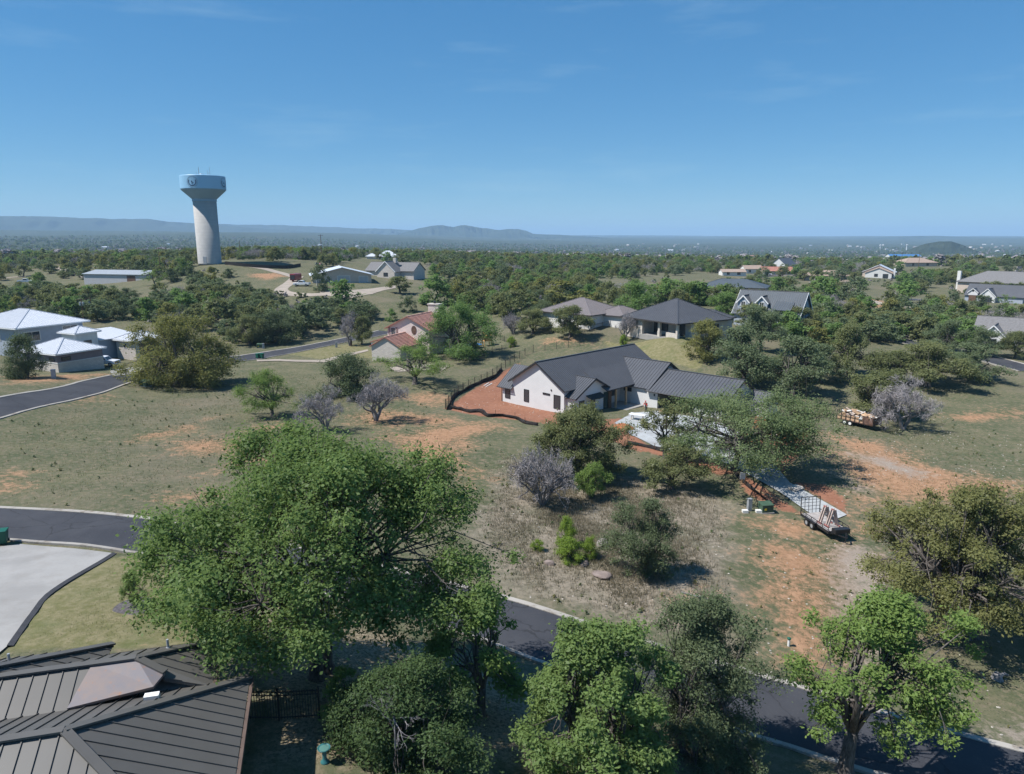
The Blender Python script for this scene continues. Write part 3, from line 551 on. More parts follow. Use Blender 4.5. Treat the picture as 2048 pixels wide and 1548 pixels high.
# ------------------------------------------------------------------ trees
def crown_arrays(rng, C, cr, n_leaf, leaf, slim=0.55, up=0.85, flat=0.75, lob=None):
    """leaf diamonds gathered in clumps C (centres) of radius cr"""
    wgt = cr**2; cnt = np.maximum(3, (n_leaf*wgt/wgt.sum()).astype(int)); idx = np.repeat(np.arange(len(C)), cnt); N = len(idx)
    d = rng.normal(size=(N,3)); d /= np.linalg.norm(d, axis=1)[:,None]
    rad = cr[idx]*np.where(rng.uniform(0, 1, N) < 0.5, rng.uniform(0, 1, N)**0.42, np.minimum(np.abs(rng.normal(0, 0.62, N)), 1.5))
    P = C[idx] + d*rad[:,None]*np.array([1,1,flat])
    nrm = d*0.55 + rng.normal(size=(N,3))*0.6 + np.array([0,0,up]); nrm /= np.linalg.norm(nrm, axis=1)[:,None]
    t = np.cross(nrm, rng.normal(size=(N,3))); t /= np.linalg.norm(t, axis=1)[:,None]; b = np.cross(nrm, t)
    s = leaf*(0.5+rng.uniform(0, 1, N)**1.5*1.15)[:,None]
    V = np.stack([P-t*s*0.5, P+b*s*slim*0.5, P+t*s*0.5+nrm*s*0.12, P-b*s*slim*0.5], 1).reshape(-1,3)
    F = np.arange(N*4).reshape(-1,4)
    ct = rng.uniform(0, 1, len(C))
    if lob is not None: ct = 0.45*ct + 0.55*rng.uniform(0, 1, lob.max()+1)[lob]
    tint = np.clip(0.5*ct[idx] + 0.5*rng.uniform(0, 1, N), 0, 1)
    return V, F, np.repeat(tint, 4)
PROF = {   # height of widest point, lowest foliage, roundness
 'oak': dict(wide=0.42, low=0.22, trunk=0.24, cl=0.20), 'spread': dict(wide=0.55, low=0.34, trunk=0.26, cl=0.19),
 'bushy': dict(wide=0.36, low=0.02, trunk=0.10, cl=0.25), 'dome': dict(wide=0.30, low=0.06, trunk=0.16, cl=0.22), 'lacy': dict(wide=0.52, low=0.30, trunk=0.22, cl=0.17)}
def tree_mesh(seed, R, H, shape, n_clump, n_leaf, leaf, slim=0.55, lean=(0,0), lobes=0.22, limb_vis=1.0, squash=1.0, twigs=True, stems=1, cl=None, low=None, wide=None):
    rng = np.random.RandomState(seed); p = dict(PROF[shape])
    if cl: p['cl'] = cl
    if low is not None: p['low'] = low
    if wide: p['wide'] = wide
    ph = rng.uniform(0, 6.28, 4)
    def Rf(a): return R*(0.86 + lobes*(0.5*np.sin(2*a+ph[0]) + 0.45*np.sin(3*a+ph[1]) + 0.35*np.sin(5*a+ph[2])))
    t = rng.uniform(p['low'], 1, n_clump); az = rng.uniform(0, 6.28, n_clump)
    k = np.where(t > p['wide'], (t-p['wide'])/(1-p['wide']), (p['wide']-t)/(p['wide']-p['low']+1e-3)*0.75)
    prof = np.sqrt(np.clip(1-k**2.1, 0.02, 1))
    rf = rng.uniform(0, 1, n_clump)**0.36
    hz = 1 + 0.10*np.sin(2*az+ph[3]) + 0.08*np.sin(4*az+ph[1])
    cr = R*p['cl']*rng.uniform(0.65, 1.35, n_clump); cr = np.minimum(cr, 0.30*H)
    rr = np.maximum(Rf(az)*prof*rf - cr*0.55, 0)
    zc = np.clip(t*H*hz - cr*0.45, cr*0.35 if p['low'] < 0.1 else p['low']*H*0.9, H-cr*0.55)
    C = np.c_[rr*np.cos(az)+lean[0]*t*H, rr*np.sin(az)*squash+lean[1]*t*H, zc]; lob = None
    if n_clump >= 40:      # most clumps gather into boughs, leaving gaps between them
        K = max(10, int(n_clump/5)); base = C.copy(); D = C[:K].copy(); lr = R*rng.uniform(0.16, 0.30, K); lr = np.minimum(lr, 0.22*H)
        lob = rng.randint(0, K, n_clump); dv = rng.normal(size=(n_clump,3)); dv[:,2] = dv[:,2]*0.8+0.35; dv /= np.linalg.norm(dv, axis=1)[:,None]
        C = D[lob] + dv*(lr[lob]*rng.uniform(0.35, 1, n_clump)**0.5)[:,None]*np.array([1,1,0.7]); loose = rng.uniform(0, 1, n_clump) < (0.55 if p['low'] < 0.2 else 0.35); C[loose] = base[loose]
        cr = R*p['cl']*0.95*rng.uniform(0.55, 1.3, n_clump); cr = np.minimum(cr, 0.24*H)
        C[:,2] = np.clip(C[:,2], cr*0.4 if p['low'] < 0.1 else p['low']*H*0.85, H-cr*0.4)
    V, F, tint = crown_arrays(rng, C, cr, n_leaf, leaf, slim, lob=lob)
    crown = np_mesh('crown', V, F, {'tint': tint})
    # wood
    mb = MB(); th = p['trunk']*H; r0 = max(0.05, 0.030*H + 0.012*R)
    groups = max(3, min(8, n_clump//9)); ga = (np.arctan2(C[:,1], C[:,0])/6.2832*groups).astype(int)
    nodes = []
    for sidx in range(stems):
        off = Vector((rng.uniform(-1,1), rng.uniform(-1,1), 0))*(r0*2.2 if stems > 1 else 0)
        lean_v = Vector((rng.uniform(-.12,.12)+lean[0]*0.5, rng.uniform(-.12,.12)+lean[1]*0.5, 1))
        top = off*1.8 + lean_v*th; q = r0/(stems**0.5)
        mb.tube([off+Vector((0,0,-0.5)), off, off+Vector((0,0,0.12*th)), off*1.3+lean_v*th*0.55, top], [q*1.9, q*1.7, q*1.15, q*0.95, q*0.85], 8)
        nodes.append((top, q))
    for g in sorted(set(ga.tolist())):
        sel = np.where(ga == g)[0]; cen = Vector(C[sel].mean(0)); top, q = nodes[g % len(nodes)]
        tip = top.lerp(cen, 0.92); mid1 = top.lerp(tip, 0.35) + Vector((rng.normal(0,.05)*R, rng.normal(0,.05)*R, 0.06*H)); mid2 = top.lerp(tip, 0.7) + Vector((rng.normal(0,.06)*R, rng.normal(0,.06)*R, 0.05*H))
        q2 = q*0.62; L = [top-Vector((0,0,q)), mid1, mid2, tip]; rads = [q2, q2*0.72, q2*0.5, q2*0.3]
        mb.tube(L, rads, 6)
        if twigs:
            for i in sel:
                c = Vector(C[i]); j = 1 + int(rng.randint(0, 3)); j = min(j, 3); a = L[j]; m = a.lerp(c, 0.5) + Vector((rng.normal(0,.05)*R, rng.normal(0,.05)*R, rng.normal(0.02,.03)*H))
                qt = rads[j]*0.55; mb.tube([a, m, c], [qt, qt*0.6, qt*0.25], 4, False)
                for _ in range(2 if n_leaf > 4000 else 0):
                    e = c + Vector(rng.normal(size=3))*cr[i]*0.6; mb.tube([m.lerp(c, 0.6), e], [qt*0.35, qt*0.12], 3, False)
    return mb.mesh('trunk', True), crown
def bare_mesh(seed, R, H, n=520, stems=4, splay=0.45):
    rng = random.Random(seed); mb = MB(); ends = []
    def grow(a, d, L, q, lvl):
        b = a + d*L; m = a.lerp(b, 0.5) + Vector((rng.gauss(0,.07), rng.gauss(0,.07), rng.gauss(0,.05)))*L
        mb.tube([a, m, b], [q, q*0.82, q*0.62], 5 if lvl < 2 else 3, False)
        if lvl >= 5 or len(mb.v) > 60000: ends.append(b); return
        for k in range(rng.choice((2,3,3)) if lvl < 4 else 3):
            nd = (d + Vector((rng.gauss(0,1), rng.gauss(0,1), rng.gauss(0.10,0.55)))*0.62).normalized()
            grow(b if k else m.lerp(b, 0.6), nd, L*rng.uniform(0.62,0.88), q*0.60, lvl+1)
    for k in range(stems):
        a = 6.28*k/stems + rng.uniform(-.5,.5)
        grow(Vector((0,0,0)), Vector((splay*math.cos(a), splay*math.sin(a), 1)).normalized(), 0.30 if stems < 6 else 0.22, 0.042 if stems < 6 else 0.028, 0 if stems < 6 else 1)
    V = np.array(mb.v); V -= np.array([0,0,V[:,2].min()])
    # fit to the tree's own spread and height
    sx = R/np.percentile(np.hypot(V[:,0], V[:,1]), 97); sz = H/np.percentile(V[:,2], 99.5)
    mb.v = [(v[0]*sx, v[1]*sx, v[2]*sz-0.1) for v in V]
    E = np.array([(e.x*sx, e.y*sx, e.z*sz) for e in ends]); rs = np.random.RandomState(seed)
    Vt, Ft, tint = crown_arrays(rs, E, np.full(len(E), R*0.10), n*14, R*0.13, 0.06, 0.2, 1.0)
    return mb.mesh('trunk', True), np_mesh('crown', Vt, Ft, {'tint': tint})
KIND = {   # kind -> shape, leaf material, mid-distance leaves, variants
 'oak': ('oak', 'oak'), 'spring': ('spread', 'spring'), 'liveoak': ('oak', 'liveoak'), 'yellow': ('dome', 'yellow'), 'greygreen': ('oak', 'greygreen'),
 'juniper': ('bushy', 'juniper'), 'mesquite': ('lacy', 'mesquite'), 'willow': ('dome', 'willow'), 'lime': ('bushy', 'lime'), 'bare': ('lacy', 'bare')}
CACHE = {}
def variant(kind, lod, k):
    key = (kind, lod, k)
    if key not in CACHE:
        shape, leaf = KIND[kind]; seed = 1000 + 37*k + 101*sorted(KIND).index(kind) + (5000 if lod else 0)
        if kind == 'bare': t, c = bare_mesh(seed, 4, 5, 420 if not lod else 130) if k < 3 else bare_mesh(seed, 4, 5, 420, 14, 1.1)
        else:
            lacy = shape == 'lacy'
            n = (18000 if not lod else 2400); lf = 0.20 if not lod else 0.46
            if kind == 'juniper': n = int(n*1.35); lf *= 0.85
            if lacy: n = int(n*0.8); lf *= 0.75
            t, c = tree_mesh(seed, 4.0, 5.6, shape, 88 if not lod else 36, n, lf, slim=0.5 if not lacy else 0.3, stems=2 if kind == 'juniper' else 1, twigs=not lod or lacy)
        t.materials.append(M['bark_grey'] if kind == 'bare' else M['bark']); c.materials.append(LEAF[leaf]); CACHE[key] = (t, c)
    return CACHE[key]
TR = random.Random(77)
def place_tree(name, meshes, x, y, sx, sz, label, cat='tree', group=None, rot=None, sy=None):
    o = empty(name, (x, y, z1(x, y)-0.05), TR.uniform(0, 6.28) if rot is None else rot, label, cat, group)
    o.scale = (sx, sy or sx, sz)
    link('trunk', meshes[0], o); link('crown', meshes[1], o); return o
NAMES = {'oak': 'oak_tree', 'spring': 'oak_tree', 'liveoak': 'live_oak_tree', 'yellow': 'live_oak_tree', 'greygreen': 'live_oak_tree', 'juniper': 'juniper_tree', 'mesquite': 'mesquite_tree', 'willow': 'elm_tree', 'lime': 'shrub', 'bare': 'bare_tree'}
KCOUNT = {}
def tree(kind, x, y, R, H, label, group=None, lod=0, name=None, cat='tree'):
    KCOUNT[kind] = KCOUNT.get(kind, -1)+1
    m = variant(kind, lod, KCOUNT[kind] % (3 if not lod else 2) if name != 'bare_shrub' else 3); return place_tree(name or NAMES[kind], m, x, y, R/4.0, H/5.6 if kind != 'bare' else H/5.0, label, cat, group)
def hero(name, kind, x, y, R, H, label, seed, n_clump, n_leaf, leaf, rot=0, **kw):
    shape = kw.pop('shape', KIND[kind][0]); mt = kw.pop('mat', KIND[kind][1])
    t, c = tree_mesh(seed, R, H, shape, n_clump, n_leaf, leaf, **kw); t.materials.append(M['bark']); c.materials.append(LEAF[mt])
    return place_tree(name, (t, c), x, y, 1, 1, label, rot=rot)
# the big trees beside the near road
hero('oak_tree', 'oak', -9.17, 30.71, 9.86, 11.21, 'huge bright green oak spreading over the near road beside the dark roofed house', 11, 300, 170000, 0.165, shape='spread', lobes=0.26, stems=2, cl=0.12, low=0.34, wide=0.54, squash=0.7, lean=(0.02, 0.12))
hero('oak_tree', 'spring', -1.56, 30.47, 2.92, 6.62, 'small bright green oak at the kerb, right of the huge oak', 12, 46, 18000, 0.160, shape='oak', cl=0.24)
hero('oak_tree', 'spring', -7.38, 27.67, 1.24, 2.63, 'bright green sapling growing at the foot of the huge oak', 13, 18, 3600, 0.130, shape='bushy')
hero('juniper_tree', 'juniper', -4.01, 25.50, 3.72, 4.65, 'dark juniper below the huge oak with a dead grey branch', 14, 150, 80000, 0.120, lobes=0.3, slim=0.45, cl=0.2, mat='juniper_dark')
hero('oak_tree', 'oak', 3.75, 26.87, 4.38, 7.44, 'dense green oak at the bottom edge left of the grey juniper', 15, 170, 70000, 0.155, shape='dome', lobes=0.16, cl=0.15, low=0.12)
hero('juniper_tree', 'juniper', 9.31, 31.49, 4.26, 8.54, 'tall grey green juniper leaning over the near kerb beside the dense oak', 16, 190, 90000, 0.120, lobes=0.32, slim=0.45, stems=3, cl=0.19)
hero('oak_tree', 'spring', 16.96, 31.29, 4.58, 9.46, 'open crowned light green oak over the road at the lower right', 17, 110, 34000, 0.170, shape='spread', lobes=0.42, lean=(0.2, 0.08), cl=0.17, low=0.34)
hero('live_oak_tree', 'yellow', 29.90, 44.73, 6.97, 11.39, 'olive live oak with a thick trunk, left of the trio beside the dirt track', 18, 150, 50000, 0.165, shape='oak', lobes=0.3, cl=0.13, low=0.24, mat='olive_oak')
hero('live_oak_tree', 'yellow', 32.43, 45.79, 6.05, 10.23, 'olive live oak with a forked leaning trunk, middle of the trio beside the dirt track', 19, 120, 40000, 0.165, shape='oak', lobes=0.3, stems=2, cl=0.13, low=0.28, mat='olive_oak')
hero('live_oak_tree', 'yellow', 38.94, 48.37, 6.36, 10.24, 'olive live oak cut by the right edge, last of the trio beside the dirt track', 20, 110, 38000, 0.165, shape='oak', cl=0.135, low=0.2, lobes=0.3, mat='olive_oak')
hero('live_oak_tree', 'greygreen', 25.62, 78.35, 11.86, 8.80, 'wide live oak standing over the new concrete driveway', 21, 220, 60000, 0.210, shape='spread', lobes=0.3, lean=(0.22, 0), cl=0.135, low=0.32, mat='oaklight')
hero('live_oak_tree', 'liveoak', 7.16, 73.90, 6.84, 8.24, 'olive live oak in front of the white gabled house', 22, 150, 60000, 0.190, shape='dome', lobes=0.14, cl=0.15, low=0.14)
hero('live_oak_tree', 'liveoak', 18.16, 80.62, 3.86, 7.61, 'thin crowned live oak left of the wide driveway oak', 23, 30, 6500, 0.230, shape='spread')
hero('juniper_tree', 'juniper', 10.23, 50.49, 3.56, 5.78, 'round grey green juniper alone in the dry grass by the boulders', 24, 95, 34000, 0.140, slim=0.35, lobes=0.18, cl=0.21)
tree('liveoak', 16.99, 71.27, 3.97, 4.85, 'low olive bush under the thin live oak by the driveway', name='shrub', cat='shrub')
hero('mesquite_tree', 'mesquite', -33.07, 95.05, 5.52, 6.39, 'lime green mesquite alone on the grass slope', 33, 70, 22000, 0.170, shape='dome', lobes=0.15, cl=0.18, low=0.24, slim=0.35)
tree('bare', -24.04, 88.12, 3.21, 5.52, 'bare grey tree, left of the pair on the slope')
tree('bare', -18.75, 94.77, 3.72, 6.25, 'bare grey tree with a dark trunk, right of the pair on the slope')
tree('juniper', -26.23, 111.13, 6.35, 7.14, 'dark round juniper behind the two bare grey trees')
tree('mesquite', -16.93, 121.33, 7.85, 6.87, 'spreading mesquite with open branches beside the pink house')
hero('elm_tree', 'willow', -10.68, 146.73, 9.94, 11.15, 'large fresh green elm behind the pink house', 32, 140, 40000, 0.270, shape='dome', lobes=0.18, cl=0.17, low=0.12)
hero('live_oak_tree', 'yellow', -56.95, 119.24, 11.41, 11.80, 'big yellow olive live oak hanging over the upper road', 31, 190, 60000, 0.270, shape='dome', lobes=0.16, cl=0.16)
tree('juniper', -78.79, 112.87, 4.18, 7.26, 'dark small leaved tree in front of the white roofed house')
tree('bare', 2.94, 64.51, 2.94, 5.72, 'bare grey thicket on the dry grass below the white house', name='bare_shrub', cat='shrub')
tree('spring', 8.22, 67.66, 2.12, 4.00, 'bright green round bush beside the bare grey thicket', name='shrub', cat='shrub')
tree('lime', 4.52, 54.84, 1.08, 2.65, 'yellow green shrub behind the lime shrubs by the boulders', name='shrub', cat='shrub')
tree('lime', 4.56, 51.81, 1.57, 2.02, 'lime green shrub in front of the boulders', name='shrub', cat='shrub')
tree('lime', 6.30, 52.55, 0.92, 1.88, 'lime green shrub right against the pale boulder', name='shrub', cat='shrub')
tree('lime', 2.07, 53.61, 0.69, 0.96, 'smallest lime green shrub at the end of the row', name='shrub', cat='shrub')
tree('oak', -22.10, 37.92, 0.81, 2.37, 'thin young tree in a mulch ring on the front lawn', name='sapling', cat='sapling')
tree('greygreen', 39.56, 118.70, 7.43, 10.04, 'grey green live oak behind the garage of the white house')
tree('greygreen', 46.52, 114.87, 7.36, 9.69, 'grey green live oak beside the end of the garage, casting a dark shadow')
tree('yellow', 37.10, 133.99, 5.28, 7.28, 'yellow green oak in front of the porch house')
tree('greygreen', 51.31, 144.65, 6.18, 9.26, 'pale grey green oak right of the porch house')
tree('liveoak', 59.67, 124.39, 5.79, 9.77, 'olive oak with a dark trunk in the right field')
tree('liveoak', 55.28, 103.84, 6.24, 7.51, 'live oak shading the loaded dump trailer')
tree('bare', 55.03, 96.64, 4.79, 7.04, 'bare grey tree next to the loaded dump trailer')
tree('liveoak', 71.97, 120.33, 7.79, 7.34, 'live oak with twin leaning trunks in the right field')
tree('greygreen', 82.97, 125.39, 6.49, 6.55, 'live oak nearest the right road bend')
tree('greygreen', 53.95, 121.81, 4.99, 6.63, 'grey green oak between the garage oak and the dark trunked oak')
tree('liveoak', 66.83, 121.29, 4.97, 6.00, 'round olive oak left of the twin leaning trunks')
tree('liveoak', 12.73, 154.74, 5.66, 7.44, 'round live oak on the lawn behind the white house')
tree('liveoak', 4.89, 164.36, 6.01, 5.59, 'wide low oak left of the round lawn oak')
tree('bare', 24.36, 151.80, 2.26, 6.04, 'slim bare tree at the corner of the porch house')
tree('lime', 23.59, 148.73, 1.38, 2.55, 'small green bush at the foot of the slim bare tree', name='shrub', cat='shrub')
tree('bare', 0.24, 169.58, 2.64, 4.81, 'bare grey shrub left of the wide low oak', name='bare_shrub', cat='shrub')
tree('lime', 0.00, 154.53, 1.32, 2.44, 'small green bush by the corner of the mesh fence', name='shrub', cat='shrub')
tree('bare', -38.63, 167.12, 2.61, 8.08, 'bare slender tree beside the upper road')
tree('liveoak', -35.82, 167.91, 3.58, 6.93, 'olive oak touching the left side of the pink house')
tree('juniper', -53.99, 183.03, 6.54, 8.54, 'dark juniper across the upper road, right of the clump', lod=1)
tree('juniper', -58.50, 172.94, 6.64, 8.11, 'dark juniper across the upper road, left of the clump')
tree('liveoak', -62.82, 168.60, 5.32, 7.44, 'grey brown oak across the upper road beside the junipers')
tree('yellow', 15.80, 211.92, 9.84, 8.12, 'yellow olive oak behind the grey hip roof', lod=1)
tree('willow', 29.93, 172.40, 7.01, 9.05, 'bright green oak between the two hip roofed houses')
tree('willow', 47.48, 220.92, 8.19, 7.68, 'bright green oak behind the porch house roof', lod=1)
tree('willow', 56.50, 213.83, 8.11, 7.44, 'bright green oak right of the porch house roof', lod=1)
tree('greygreen', 65.16, 171.98, 6.56, 6.06, 'green oak in front of the blue dormer house')
tree('willow', 111.00, 256.50, 10.38, 9.98, 'large round green oak beside the pale dirt track', lod=1)
tree('greygreen', 128.38, 270.42, 7.06, 10.15, 'dark trunked oak standing on the pale dirt track', lod=1)
tree('willow', 145.26, 262.92, 8.65, 9.52, 'round green oak across the pale dirt track', lod=1)
tree('juniper', 165.15, 250.65, 4.87, 5.62, 'dark juniper in front of the white gabled ranch house', lod=1)
tree('mesquite', 174.19, 250.97, 4.24, 5.97, 'light mesquite in front of the blue side wall', lod=1)
tree('greygreen', 166.18, 268.34, 2.94, 6.37, 'small round oak beside the right hand driveway', lod=1)
tree('juniper', -65.17, 242.57, 5.09, 8.87, 'dark oak behind the flagpole', lod=1)
tree('willow', -51.83, 220.84, 6.98, 7.99, 'green oak hiding the tan garage front', lod=1)
tree('willow', -24.72, 228.46, 8.47, 9.52, 'dense green oak behind the pink house chimney', lod=1)
tree('liveoak', -38.50, 245.44, 6.19, 5.78, 'olive oak in front of the dark roofed cottage', lod=1)
tree('mesquite', -132.89, 266.40, 5.81, 5.88, 'lime mesquite beside the grey metal shed', lod=1)
tree('oak', -186.03, 281.08, 5.19, 6.80, 'small green oak on the left clearing', lod=1)
tree('greygreen', 97.56, 145.33, 4.35, 5.94, 'grey green oak in front of the shingle house, left of two')
tree('liveoak', 102.97, 143.40, 4.30, 5.56, 'olive oak in front of the shingle house, right of two')
tree('greygreen', 91.98, 149.02, 5.48, 7.03, 'grey green oak left of the shingle house')
tree('willow', 52.98, 176.21, 5.97, 6.80, 'bright green oak between the porch house and the dormer house')
tree('liveoak', 66.72, 163.45, 6.26, 6.70, 'olive oak below the gable end of the dormer house')
tree('juniper', 7.93, 184.11, 4.68, 5.44, 'dark juniper at the left end of the grey hip roof')
WHERE = ['in the scrub below the water tower', 'in the grove behind the white roofed house', 'around the water tower hill', 'on the ridge behind the flagpole', 'in the thicket behind the pink house', 'in the woodland beyond the hip roofs', 'in the wood right of the dormer house', 'around the pale dirt track', 'between the far right houses']
LOOK = {'juniper': 'dark juniper', 'liveoak': 'olive live oak', 'greygreen': 'grey green oak', 'willow': 'bright green oak', 'yellow': 'yellow olive oak', 'bare': 'bare grey tree', 'mesquite': 'lime mesquite'}
ORD = ['', 'leftmost', 'second', 'third', 'fourth', 'fifth', 'sixth', 'seventh', 'eighth', 'ninth', 'tenth', 'eleventh', 'twelfth', 'thirteenth', 'fourteenth', 'fifteenth', 'sixteenth', 'seventeenth', 'eighteenth', 'nineteenth', 'twentieth', 'twenty-first', 'twenty-second', 'twenty-third', 'twenty-fourth', 'twenty-fifth', 'twenty-sixth', 'twenty-seventh', 'twenty-eighth', 'twenty-ninth', 'thirtieth', 'thirty-first', 'thirty-second']
